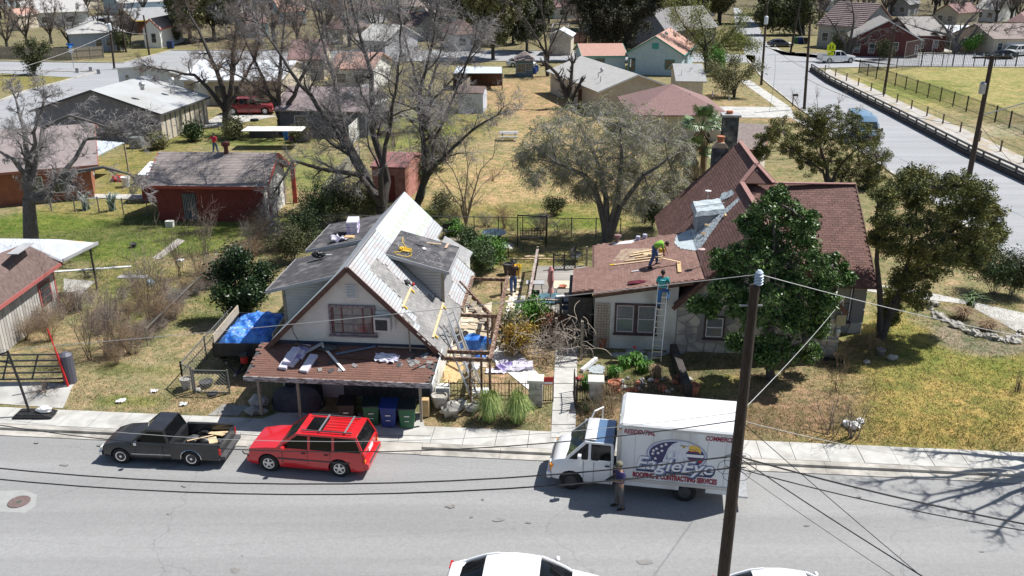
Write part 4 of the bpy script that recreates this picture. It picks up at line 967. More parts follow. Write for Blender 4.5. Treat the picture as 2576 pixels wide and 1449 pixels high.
h12b=house('house','grey-roofed wing with white vent pipes at the right of the tan house','house',(1700,204),(1779,205),12,3.1,4.4,'x',mat('mid_grey_roof',(0.29,0.29,0.285),.9,(0.34,0.34,0.335),2,bump=.3,bscale=18),M['beige'],oh=.4)
vents(h12b,[(.8,2,3.5,.05,.6),(1.9,3.2,3.8,.06,.5),(2.2,4,3.9,.06,.4)],M['white'])
h12c=house('lean_to','little lean-to with a rusty pink roof on the left side of the tan house','lean-to',(1452,222),(1494,224),7,2.6,2.9,'shed',mat('rusty_pink_roof',(0.45,0.26,0.22),.8,(0.60,0.52,0.48),2),M['darkwood'],oh=.1)
h13=house('house','house with a maroon hipped shingle roof behind the palm tree','house',(1585,290),(1838,290),11,3.0,5.1,'hip',M['maroonroof'],M['beige'],oh=.5,hipin=5.2)
vents(h13,[(8.5,4,4.2,.07,.45),(10,3.3,3.9,.07,.45),(6.2,3.5,4.2,.05,.3)])
q=MB();q.box((0,0,3.4),(1.1,.95,5.9));p=G(1836,320,5.5);c2=thing('chimney','tall soot-stained grey chimney with a flat capstone rising beside the palm','chimney',(p.x,p.y,YARD),-PHI)
zb(q,'stack',mat('sooty_chimney',(0,0,0)),c2);q=MB();q.box((0,0,6.4),(1.35,1.2,.16));zb(q,'capstone',M['greyside'],c2);q=MB();q.cyl((-.1,0,6.48),.25,.22,10);zb(q,'chimney_pot',M['terra'],c2)
h13b=house('house','small house with brown shingles, orange trim and pale walls behind the steep red roof','house',(1838,372),(1925,378),6.5,3.2,4.6,'x',M['taupe'],mat('cream_wall',(0.58,0.52,0.43),.9,(0.62,0.56,0.48),2),oh=.3,trim=mat('orange_trim2',(0.45,0.16,0.08),.7),wins=[('f',.6,1.6,.9,1.2)],fm=mat('orange_trim2',(0,0,0)))
h14=house('house','turquoise-sided house with a salmon-pink gable roof','house',(1573,134),(1722,139),15,3.4,5.9,'y',M['salmonroof'],M['turq'],oh=.35,trim=M['teal'],wins=[('f',.78,2.0,1.3,1.3),('f',.08,1.8,.9,1.8)],fm=M['teal'])
vents(h14,[(2.6,7,4.6,.06,.5),(4.6,5,5.2,.2,.3),(4.8,6.8,5.4,.2,.3),(6,6,5.6,.1,.5)])
q=MB();q.box((h14['L']/2,.32,4.5),(.9,.06,.8));zb(q,'gable_vent',M['teal'],h14)
h14b=house('house','long salmon-roofed wing with a green shuttered window on the turquoise house','house',(1463,141),(1580,140),9,3.0,4.3,'x',M['salmonroof'],M['turq'],oh=.3,trim=M['teal'],wins=[('f',.4,1.9,1.3,1.3)],fm=M['teal'])
h15=house('shed','narrow beige shed with a bright white gable roof','shed',(1377,91),(1441,92),6,3.6,4.7,'y',M['metalroof'],M['beige'],oh=.35)
h15b=thing('carport_frame','bare white metal carport frame behind the narrow beige shed','carport',G(1418,120));P=[G(x,y,3.0)for x,y in((1388,68),(1428,68),(1432,60),(1392,60))]
for k,a in enumerate(P):q=MB();q.bar((a.x,a.y,YARD),a,.12);q.bar(a,P[(k+1)%4],.12);q.build('frame_bar',M['white'],h15b,world=True)
h16=house('house','dark grey gabled house behind the salmon-roofed one','house',(1590,72),(1676,80),14,4.2,7.8,'y',mat('slate_roof',(.2,.19,.19),.9,(.26,.25,.25),2),mat('dark_slate_wall',(0,0,0)),oh=.3)
h17=house('house','two-tone house with a striped brown and white tile roof at the street corner','house',(2052,62),(2160,70),13,4.4,8.2,'x',mat('tile_roof',(0.26,0.17,0.155),.9,(0.32,0.22,0.20),3),mat('stone_grey_wall',(0.36,0.35,0.31),.9,(0.42,0.41,0.37),1.5),oh=.4,wins=[('f',.2,2.3,1.2,1.6),('f',.62,2.6,1.5,1.6,2,2)])
L=h17['L']
for k in range(13):
 t=(k+.5)/13;q=MB();q.bar((0,6.5*t,4.45+3.8*t),(L,6.5*t,4.45+3.8*t),.16,.08);zb(q,'tile_course',mat('pale_tile_edge',(0.55,0.50,0.47),.8),h17)
h18=house('house','dark red brick house with a big front gable and white-framed windows','house',(2140,96),(2322,100),11,3.4,6.4,'y',mat('warm_grey_roof',(.25,.235,.22),.9,(.31,.29,.27),2),mat('dark_red_brick',(0.10,0.03,0.03),.9,(0.15,0.05,0.045),6),oh=.4,trim=M['white'],wins=[('f',.08,1.8,.9,1.3),('f',.30,1.8,.9,1.5),('f',.62,2.2,1.5,1.2),('f',.97,1.8,.3,1.3)])
h18b=house('house','grey-roofed right wing of the brick house with a small gabled porch and white door','house',(2300,90),(2390,89),13,3.3,6.0,'x',mat('warm_grey_roof',(0,0,0)),mat('dark_red_brick',(0,0,0)),oh=.4,wins=[('f',.2,1.8,1.2,1.3)])
h18c=house('porch','little brick porch with white gable trim and a white door','porch',(2328,93),(2370,94),3.5,3.0,4.2,'y',mat('warm_grey_roof',(0,0,0)),mat('dark_red_brick',(0,0,0)),oh=.15,trim=M['white'],wins=[('d',.35,1.5,1.0,2.0),('f',.75,1.8,.6,1.2)])
h18d=house('house','low grey-roofed beige annex left of the brick house','house',(2145,84),(2190,84),10,3.2,4.8,'x',mat('warm_grey_roof',(0,0,0)),M['beige'],oh=.4)
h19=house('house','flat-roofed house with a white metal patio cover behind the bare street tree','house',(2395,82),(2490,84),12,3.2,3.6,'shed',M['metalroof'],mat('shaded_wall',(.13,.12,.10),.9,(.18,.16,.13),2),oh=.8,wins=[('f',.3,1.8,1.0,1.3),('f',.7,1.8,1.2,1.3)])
h20=house('house','beige house with a white garage door at the right edge','house',(2500,98),(2680,96),12,3.2,5.2,'x',M['taupe'],M['beige'],oh=.4,wins=[('f',.1,1.9,.8,1.2),('d',.38,1.5,4.6,2.1)])
# houses at the left across the back street
house('house','small white house with a red-edged roof and red porch steps across the street','house',(355,73),(402,73),12,3.8,5.6,'y',M['taupe'],M['white'],oh=.2,trim=mat('red_trim',(0,0,0)),wins=[('f',.6,2.2,.8,1.6)])
house('house','blue-grey house with a grey roof behind the ragged wooden fence','house',(170,86),(318,80),12,3.6,5.4,'hip',M['lightroof'],mat('blue_grey_wall',(0.33,0.38,0.45),.8,(0.38,0.43,0.50),2),oh=.4,wins=[('f',.5,2,1,1.4),('f',.7,2,1,1.4)])
house('house','tan little house with a salmon roof at the top left corner','house',(14,40),(45,40),9,3.6,5.0,'y',M['salmonroof'],M['beige'],oh=.3,trim=M['white'],wins=[('f',.5,2,1.2,1.3)])
house('house','long white ranch house with a pale grey roof near the top left corner','house',(60,34),(225,28),14,3.6,6,'x',M['lightroof'],M['whitewall'],oh=.5,wins=[('f',.3,2,1.6,1.2),('f',.7,2,1.6,1.2)])
house('house','pale blue and white house with a grey-green roof at the top edge','house',(300,8),(435,2),12,3.6,6,'x',M['lightroof'],M['turq'],oh=.5)
house('house','low house with weathered grey roof and yellow-edged gable near the top left','house',(340,52),(450,46),12,3.4,5.5,'x',M['greyroof'],M['darkwood'],oh=.5,trim=M['yellow'])
# left foreground: house with brown roof being re-covered
A,B=G(-60,806,2.9),G(150,660,2.9)
h21=thing('house','grey board house with brown and white roof and pink-red trim at the left edge','house',(A.x,A.y,YARD),0)
Pa,Pb,Pc,Pd=G(-60,812,2.9),G(157,657,2.9),G(60,613,4.5),G(-160,700,4.5)
q=MB();q.slab([Pa,Pb,Pc,Pd],.12);q.build('roof',M['brownroof'],h21,world=True)
dn=(Pb-Pa).normalized();nn=Vector((-dn.y,dn.x,0))
q=MB();w0,w1=Pa+nn*.45,Pb+nn*.45-dn*.35;dpt=6.5
q.slab([Vector((p.x,p.y,2.85))for p in(w0,w1,w1+nn*dpt,w0+nn*dpt)],1,down=(0,0,YARD-2.85));q.build('wall',mat('weathered_grey_boards',(0.42,0.40,0.37),.9,(0.52,0.50,0.46),3,stretch=(1,1,.3)),h21,world=True)
Lw=(w1-w0).length;k=.1
while k<Lw:p=w0+dn*k-nn*.02;q=MB();q.bar((p.x,p.y,YARD),(p.x,p.y,2.75),.2,.03,up=tuple(nn));q.build('board',objrand('grey_wall_board',(0.40,0.38,0.35),(0.56,0.54,0.50)),h21,world=True);k+=.24
tr_=mat('pinkish_red_trim',(0.42,0.12,0.11),.7)
q=MB();q.bar(Pa-Vector((0,0,.08)),Pb-Vector((0,0,.08)),.06,.18);q.bar((w1.x,w1.y,YARD),(w1.x,w1.y,2.8),.12);q.build('trim',tr_,h21,world=True)
wc=w1-dn*1.1-nn*.05;ang=math.atan2(dn.y,dn.x)
q=MB();q.box((wc.x,wc.y,1.75),(1.15,.07,1.15),rz=ang);wo=q.build('window',tr_,h21,world=True)
for j in range(3):q=MB();q.box((wc.x-nn.x*.05,wc.y-nn.y*.05,1.38+j*.36),(.92,.03,.3),rz=ang);o=q.build('pane',M['glass'],wo);o.data.transform(inv(h21))
q=MB();q.slab([G(-80,640,3.6),G(35,618,4.4),G(62,612,4.5),G(-150,700,4.5)],.05)
Q=[G(60,612,4.45),G(158,655,3.0),G(246,611,3.0),G(150,602,3.4),G(-120,598,3.6),G(-120,690,4.45)]
q=MB();q.slab(Q,.12);q.build('extension_roof',mat('white_roof_sheet',(0.50,0.53,0.57),.6,(0.58,0.60,0.63),2),h21,world=True)
q=MB();q.bar(G(30,640,4.62),G(72,612,4.56),.5,.04);q.build('grey_flashing',M['greyside'],h21,world=True)
q=MB();q.bar(G(158,655,3.0),G(246,611,3.0),.08,.16);q.build('extension_fascia',M['greyside'],h21,world=True)
q=MB();q.slab([G(140,604,3.5),G(215,607,3.2),G(200,617,3.1),G(125,612,3.55)],.02);q.build('plywood_patch',M['plywood'],h21,world=True)
for(x,y,b)in((226,622,698),):a=G(x,y,2.85);g_=G(248,b,YARD);q=MB();q.bar((a.x,a.y,2.9),(a.x,a.y,YARD),.08);q.build('post',M['black'],h21,world=True)
# random far neighbourhood, each house a thing
rr=random.Random(12)
rooms=[M['greyroof'],M['lightroof'],M['taupe'],M['maroonroof'],M['brownroof'],M['salmonroof'],mat('dull_red_roof',(0,0,0))];wallsm=[M['whitewall'],M['beige'],M['turq'],M['stucco'],M['greyside']]
far=[((470,36),'grey'),((560,20),'white'),((650,60),'low'),((740,30),''),((830,70),''),((930,100),''),((900,28),''),((1010,62),''),((1020,15),''),((1120,40),''),((1180,88),''),((1240,22),''),((1330,50),''),((1430,18),''),((1480,50),''),((1560,12),''),((1700,40),''),((1780,12),''),((770,150),''),((880,172),''),
       ((2120,4),''),((2260,10),''),((2380,30),''),((2480,22),''),((2560,55),''),((700,-12),''),((1100,-8),''),((1340,-4),''),((160,-2),''),((20,-6),''),((1650,-6),''),((1985,22),''),((1950,-8),'')]
cn=['grey','pale grey','taupe','maroon','brown','salmon','dull red'];wn_=['white','beige','pale blue','cream','light grey']
spots=['left of the far bare trees','half hidden by bare branches','behind the tallest bare crown','at the top edge of the view','beyond the back street','among the far trees','near the upper middle','past the leafless grove']
for k,((x,y),_)in enumerate(far):
 i,j=rr.randrange(7),rr.randrange(5);wpx=70*(y+180)/230*rr.uniform(.8,1.2)
 ax=rr.choice(['x','x','y','hip'])
 house('house','%s house, %s %s roof, %s'%(wn_[j],cn[i],{'x':'side-gabled','y':'front-gabled','hip':'hipped'}[ax],spots[k%8]+', '+['west','mid-west','middle','mid-east','east'][k//8]+' side'),
          'house',(x-wpx/2,y),(x+wpx/2,y+rr.uniform(-3,4)),rr.uniform(8,12),3.3,rr.uniform(4.8,6),ax,rooms[i],wallsm[j],oh=.4,wins=[('f',.25,2,1.2,1.2),('f',.7,2,1.2,1.2)])
# ================================================================== vehicles
def cut(o,cutter_mb):  # carve wheel arches etc. out of a body, then throw the cutter away
 c=cutter_mb.build('cutter',MATS['black_metal']);c.matrix_world=o.matrix_world
 if o.parent:c.parent=o.parent
 bpy.context.view_layer.update()
 md=o.modifiers.new('b','BOOLEAN');md.operation='DIFFERENCE';md.object=c;md.solver='EXACT'
 dg=bpy.context.evaluated_depsgraph_get();me=bpy.data.meshes.new_from_object(o.evaluated_get(dg))
 o.modifiers.clear();o.data=me;bpy.data.objects.remove(c)
 return o
def loft(secs,close=True):  # list of rings (same count)
 mb=MB();n=len(secs[0]);V=[p for s_ in secs for p in s_];F=[]
 for i in range(len(secs)-1):
  for k in range(n):k2=(k+1)%n;F.append((i*n+k,i*n+k2,(i+1)*n+k2,(i+1)*n+k))
 F.append(tuple(reversed(range(n))));F.append(tuple((len(secs)-1)*n+k for k in range(n)))
 return mb.add(V,F)
def body_sec(x,w,zb_,zm,zt,crown=.03,tuck=.93,tw=.9):  # one cross-section of a car body
 return[(x,-w*tuck,zb_),(x,-w,zb_+.12),(x,-w,zm),(x,-w*tw-.0,zt),(x,-w*tw*.5,zt+crown),(x,w*tw*.5,zt+crown),(x,w*tw,zt),(x,w,zm),(x,w,zb_+.12),(x,w*tuck,zb_)]
def wheel(par,x,y,r,wdt,rimm,side,spokes=5,rr_=.62):
 wname='wheel';t=MB();n=20
 def ring(rad,yy):return[(x+rad*math.cos(2*math.pi*k/n),yy,r+rad*math.sin(2*math.pi*k/n))for k in range(n)]
 yo,yi=y,y-side*wdt
 secs=[ring(r*rr_,yo),ring(r*.93,yo),ring(r,yo-side*.03),ring(r,yi+side*.03),ring(r*.93,yi),ring(r*rr_,yi)]
 o=loft(secs).build(wname,M['rubber'],par,smooth=True)
 q=MB();q.add(ring(r*rr_,yo+side*.012)+ring(r*rr_*.84,yo+side*.004),[tuple(range(n))if False else(k,(k+1)%n,n+(k+1)%n,n+k)for k in range(n)])
 dk=MB();dk.add(ring(r*rr_*.86,yo+side*.002),[tuple(range(n))]);dk.build('hub_recess',M['darkgrey'],o)
 for k in range(spokes):
  a=2*math.pi*k/spokes+.3;q.bar((x+r*.06*math.cos(a),yo+side*.008,r+r*.06*math.sin(a)),(x+r*rr_*.88*math.cos(a),yo+side*.008,r+r*rr_*.88*math.sin(a)),r*.17,.012,up=(0,1,0))
 q.tube([(x,yo-side*.02,r),(x,yo+side*.02,r)],r*.14,10)
 q.build('rim',rimm,o);return o
def glassq(par,name,P,m=None,t=.01):
 q=MB();q.slab(P,t)if False else q.add([Vector(p)for p in P],[tuple(range(len(P)))]);return q.build(name,m or M['carglass'],par)
def cabin(par,paint,x_ws,x_rf,x_rr,x_rb,zb_,zt,wb,wt,pillars=(),rear=True,gm=None,roofcrown=.03,side_lo=.0):
 """greenhouse: windscreen base x_ws, roof front x_rf, roof rear x_rr, rear base x_rb (front is +x)"""
 core=loft([[(x_rb+.03,-wb*.97,zb_),(x_rb+.03,wb*.97,zb_),(x_rr+.02,wt*.96,zt-.03),(x_rr+.02,-wt*.96,zt-.03)],
                 [(x_ws-.03,-wb*.97,zb_),(x_ws-.03,wb*.97,zb_),(x_rf-.02,wt*.96,zt-.03),(x_rf-.02,-wt*.96,zt-.03)]])
 core.build('interior',M['darkgrey'],par)
 r_=loft([[(x,-wt,zt-.05),(x,-wt*.97,zt),(x,-wt*.5,zt+roofcrown*c),(x,wt*.5,zt+roofcrown*c),(x,wt*.97,zt),(x,wt,zt-.05)]for x,c in((x_rr-.02,.4),((x_rr+x_rf)/2,1),(x_rf+.02,.4))])
 roof=r_.build('roof',paint,par,smooth=True)
 e=.012
 glassq(par,'windscreen',[(x_ws,-wb*.93,zb_+.02),(x_ws,wb*.93,zb_+.02),(x_rf+.02,wt*.92,zt-.04),(x_rf+.02,-wt*.92,zt-.04)],gm or M['windscreen'])
 if rear:glassq(par,'rear_window',[(x_rb,-wb*.9,zb_+.04),(x_rb,wb*.9,zb_+.04),(x_rr-.02,wt*.88,zt-.06),(x_rr-.02,-wt*.88,zt-.06)])
 def edge(t,sd,dz=0,out=e):  # point on the side plane; t along x at belt and roof
  return None
 xs=[x_ws]+list(pillars)+[x_rb];xr=[x_rf]+[max(min(p,x_rf-.1),x_rr+.1)for p in pillars]+[x_rr]
 for sd in(-1,1):
  for i in range(len(xs)-1):
   a0,a1,b0,b1=xs[i]-.05,xs[i+1]+.05,xr[i]-.05,xr[i+1]+.05
   glassq(par,'side_window',[(a0-.02,sd*(wb*.985),zb_+.03),(a1+.02,sd*(wb*.985),zb_+.03),(b1+.02,sd*(wt*.985+.004),zt-.07),(b0-.02,sd*(wt*.985+.004),zt-.07)])
  for i in range(len(xs)):
   q=MB();q.bar((xs[i],sd*wb*.975,zb_-.02),(xr[i],sd*wt*.985,zt-.02),.09,.05,up=(0,1,0));q.build('pillar',paint,par)
  q=MB();q.bar((x_rf,sd*wt*.985,zt-.035),(x_rr,sd*wt*.985,zt-.035),.05,.07);q.build('roof_rail_edge',paint,par)
 return roof
def paint(name,col,rough=.3,coat=.7,**k):return mat(name,col,rough,coat=coat,**k)
chrome=mat('chrome',(0.75,0.75,0.76),.15,metal=1.0)
amber=mat('amber_lens',(0.8,0.28,0.02),.2);redl=mat('red_lens',(0.45,0.01,0.01),.15);clear=mat('clear_lens',(0.6,0.62,0.6),.1)
def arches(o,xs,r,w):
 q=MB()
 for x in xs:
  for sd in(-1,1):q.tube([(x,sd*(w-.28),r*.98),(x,sd*(w+.2),r*.98)],r*1.16,18)
 cut(o,q)
 for x in xs:
  for sd in(-1,1):
   k=MB();k.tube([(x,sd*(w-.30),r*.98),(x,sd*(w-.26),r*.98)],r*1.16,18);k.build('wheel_well',M['black'],o.parent)
def place(t,wf,wr,track_half,heading_rev=True):
 """wf, wr: ground points of the near-side front and rear wheels; local x forward, near side is y<0 or >0"""
 d=(wf-wr);d.z=0;d.normalize();return math.atan2(d.y,d.x)
# ---- black compact pickup
bp_=paint('faded_black_paint',(0.016,0.016,0.018),.32,.5,col2=(0.03,0.03,0.032),scale=2)
wf,wr=G(307,1168,0),G(484,1175,0);ang=place(None,wf,wr,.7);W2=.80
n_=Vector((-math.sin(ang),math.cos(ang),0));n_=n_ if n_.y>0 else-n_
ctr=wr+n_*W2
t=thing('pickup_truck','faded black compact pickup with junk and lumber in its open bed parked by the sidewalk','pickup truck',(ctr.x,ctr.y,.01),ang)
wbs=(wf-wr).length;fx=wbs
S_=[body_sec(fx+.72,.66,.32,.50,.60),body_sec(fx+.66,.74,.26,.56,.72),body_sec(fx+.2,.80,.24,.68,.86),body_sec(fx-.55,.81,.22,.74,.93),body_sec(fx-.75,.82,.22,.76,.94),body_sec(.72,.82,.22,.76,.92)]
o=loft(S_).build('body',bp_,t,smooth=True);arches(o,[fx],.33,.80)
def bed_parts(t,pm,xc,L,w,zc,h,r):
 for sd in(-1,1):
  b=MB();b.box((xc,sd*(w-.06),zc),(L,.12,h));o=b.build('bed_side',pm,t);arches(o,[0],r,w)
  b=MB();b.bar((xc-L/2,sd*(w-.06),zc+h/2+.012),(xc+L/2,sd*(w-.06),zc+h/2+.012),.13,.03);b.build('bed_rail',M['black'],t)
  b=MB();b.tube([(0,sd*(w-.34),r),(0,sd*(w-.13),r)],r*1.2,14);b.build('wheel_housing',pm,t)
 b=MB();b.box((xc+L/2-.03,0,zc),(.06,2*w-.25,h));b.build('bed_front',pm,t)
 b=MB();b.box((xc,0,zc-h/2+.12),(L-.1,2*w-.3,.06));b.build('bed_floor',M['darkgrey'],t)
bed_parts(t,bp_,-.18,1.8,.82,.62,.62,.33)
q=MB();q.box((-1.08,0,.66),(.07,1.5,.50));q.build('tailgate',bp_,t,bevel=.01)
q=MB();q.box((-1.2,0,.42),(.2,1.62,.14));q.build('rear_bumper',M['darkgrey'],t,bevel=.02)
q=MB();q.box((fx+.78,0,.40),(.14,1.55,.18));q.build('front_bumper',chrome,t,bevel=.03)
cabin(t,bp_,fx-.48,fx-1.06,.98,.80,.92,1.42,.78,.66,pillars=())
for sd in(-1,1):
 q=MB();q.box((-1.10,sd*.78,.66),(.05,.10,.26));q.build('tail_light',redl,t)
 q=MB();q.box((fx+.735,sd*.60,.58),(.08,.26,.13));q.build('headlight',clear,t)
 q=MB();q.box((fx-.72,sd*.92,.98),(.12,.16,.13));q.build('mirror',chrome,t,bevel=.03)
 q=MB();q.bar((fx-.45,sd*.825,.48),(.75,sd*.825,.48),.015,.04);q.build('side_moulding',M['steel'],t)
 q=MB();q.box((1.27-.25,sd*.826,.62),(.012,.012,.56));q.box((fx-.62,sd*.815,.60),(.012,.012,.6));q.build('door_seam',M['black'],t,kind=None)
 for x in(0,fx):wheel(t,x,sd*.79,.33,.20,chrome,sd,0,.60)
 q=MB();q.tube([(.36*math.cos(a)*1.08,sd*.825,.33+.36*math.sin(a)*1.08)for a in[math.pi*k/8 for k in range(9)]],.018,5);q.build('arch_trim',chrome,t)
bx=t
rr=random.Random(3)
junk=[('black_bag',M['black'],(-.1,-.25),(.30,.24,.14)),('black_bag',M['black'],(-.55,.2),(.28,.25,.15)),('black_bag',M['darkgrey'],(.35,-.3),(.25,.25,.12))]
TW=Matrix.Translation(t.location)@Matrix.Rotation(ang,4,'Z')
for k,(nm,mm,(x,y),sz)in enumerate(junk):
 q=MB();q.ball((0,0,0),1,12,7,sz,.14,k);o=q.build(nm,mm,smooth=True);o.location=TW@Vector((x,y,.52));tag(o,['shiny black rubbish bag in the middle of the pickup bed','black rubbish bag at the far back of the pickup bed','dark grey rubbish bag behind the pickup cab'][k],'bag','rubbish bags in the pickup bed')
for k,(a,b,wd,lb)in enumerate([((-1.0,-.55,.72),(.1,-.6,.62),.12,'long pine board along the near side of the pickup bed'),((-.9,-.2,.8),(-.2,-.55,.66),.18,'short wide board lying across the pickup bed'),((-.8,.5,.86),(-.45,-.15,.70),.3,'pale tilted panel at the back of the pickup bed'),((.5,.55,.7),(-.9,.62,.7),.08,'thin board along the far side of the pickup bed'),((-.6,-.4,.7),(.4,.1,.66),.06,'narrow stick crossing the junk in the pickup bed')]):
 q=MB();q.bar(TW@Vector(a),TW@Vector(b),wd,.03);tag(q.build('board',M['newwood']),lb,'board','boards in the pickup bed')
q=MB();q.lathe((0,0,0),[(.13,0),(.15,.26)],12);o=q.build('yellow_tub',M['yellow']);o.location=TW@Vector((-.85,.45,.45));tag(o,'yellow tub in the far rear corner of the pickup bed','tub')
# ---- red sport utility vehicle
rp_=paint('bright_red_paint',(0.62,0.012,0.018),.28,.8,col2=(0.55,0.02,0.025),scale=1.5)
wf,wr=G(679,1187,0),G(856,1201,0);ang=place(None,wf,wr,.7);n_=Vector((-math.sin(ang),math.cos(ang),0));n_=n_ if n_.y>0 else-n_
ctr=wr+n_*.86;fx=(wf-wr).length
def make_suv(name,label,cat,loc,ang,fx,pm,sc=1.0,rack=True,group=None,lean=0):
 t=thing(name,label,cat,loc,ang,group)
 S_=[body_sec(fx+.80,.76,.34,.56,.74,tw=.94),body_sec(fx+.74,.82,.26,.66,.87,tw=.94),body_sec(fx+.1,.87,.24,.80,.98,tw=.94),body_sec(fx-.62,.885,.22,.84,1.03,tw=.93),body_sec(.3,.89,.22,.86,1.03,tw=.95),body_sec(-.78,.87,.24,.86,1.03,tw=.95),body_sec(-.93,.82,.32,.80,1.0,tw=.93)]
 o=loft(S_).build('body',pm,t,smooth=True);arches(o,[0,fx],.36,.87)
 cabin(t,pm,fx-.34,fx-1.10,-.62,-.88,1.01,1.60,.85,.72,pillars=(fx-1.55,fx-2.45),gm=M['windscreen'])
 q=MB();q.box((fx+.78,0,.46),(.16,1.66,.26));q.build('front_bumper',pm,t,bevel=.05)
 q=MB();q.box((-.98,0,.48),(.2,1.68,.28));q.build('rear_bumper',pm,t,bevel=.05)
 q=MB();q.box((-1.085,0,.58),(.015,1.3,.1));q.build('bumper_pad',M['darkgrey'],t)
 q=MB();q.box((-.93,0,.84),(.03,.5,.16));q.build('licence_plate',M['white'],t)
 for sd in(-1,1):
  q=MB();q.box((-.90,sd*.78,.80),(.10,.14,.32));q.build('tail_light',redl,t)
  q=MB();q.box((-.93,sd*.785,.70),(.07,.13,.08));q.build('indicator',amber,t)
  q=MB();q.box((fx+.72,sd*.58,.68),(.08,.3,.13));q.build('headlight',clear,t)
  q=MB();q.box((fx-.62,sd*.97,1.08),(.13,.17,.14));q.build('mirror',pm if rack else chrome,t,bevel=.03)
  q=MB();q.bar((fx-.35,sd*.895,.62),(-.4,sd*.895,.62),.015,.05);q.build('side_moulding',M['darkgrey'],t)
  for x in(fx-.55,fx-1.5,fx-2.35):q=MB();q.box((x,sd*.888,.74),(.012,.012,.62));q.build('door_seam',M['black'],t)
  for x in(fx-1.35,fx-2.2):q=MB();q.box((x,sd*.90,.90),(.15,.025,.03));q.build('door_handle',M['black'],t)
  for x in(0,fx):wheel(t,x,sd*.87,.36,.22,M['alu'],sd,5,.60)
  if rack:q=MB();q.bar((fx-1.25,sd*.57,1.68),(-.45,sd*.57,1.68),.04,.035);q.build('roof_rail',M['darkgrey'],t)
 if rack:
  for x in(.75,-.2):q=MB();q.bar((x,-.6,1.70),(x,.6,1.70),.06,.03);q.build('roof_crossbar',M['steel'],t)
  q=MB();q.box((.98,0,1.655),(.62,.84,.012));q.build('sunroof',M['carglass'],t)
  for k in range(5):q=MB();q.bar((.62,-.4+k*.2,1.655),(-.35,-.4+k*.2,1.652),.02,.014);q.build('roof_rib',pm,t)
  q=MB();q.bar((-.8,-.55,1.2),(-.84,.3,1.12),.02);q.build('rear_wiper',M['black'],t)
  q=MB();q.bar((fx-.52,-.6,1.06),(fx-.62,.1,1.12),.02);q.bar((fx-.50,.0,1.05),(fx-.6,.6,1.12),.02);q.build('wiper',M['black'],t)
 return t
make_suv('sport_utility_vehicle','bright red boxy four-wheel-drive wagon with a roof rack parked at the kerb','car',(ctr.x,ctr.y,.01),ang,fx,rp_)
p=G(622,290);e_=make_suv('sport_utility_vehicle','dark red four-wheel-drive wagon parked in front of the long beige house','car',(p.x-1.6,p.y+1,YARD),R(3),3.1,paint('dark_red_paint',(0.28,0.012,0.02),.3,.7),rack=False);e_.scale=(1.12,1.12,1.12)
p=G(2566,140);e_=make_suv('sport_utility_vehicle','white four-wheel-drive wagon on the garage driveway at the right edge','car',(p.x,p.y,YARD+.05),R(-150),3.0,paint('white_car_paint',(0.72,0.72,0.72),.3,.6),rack=False);e_.scale=(1.1,1.1,1.1)
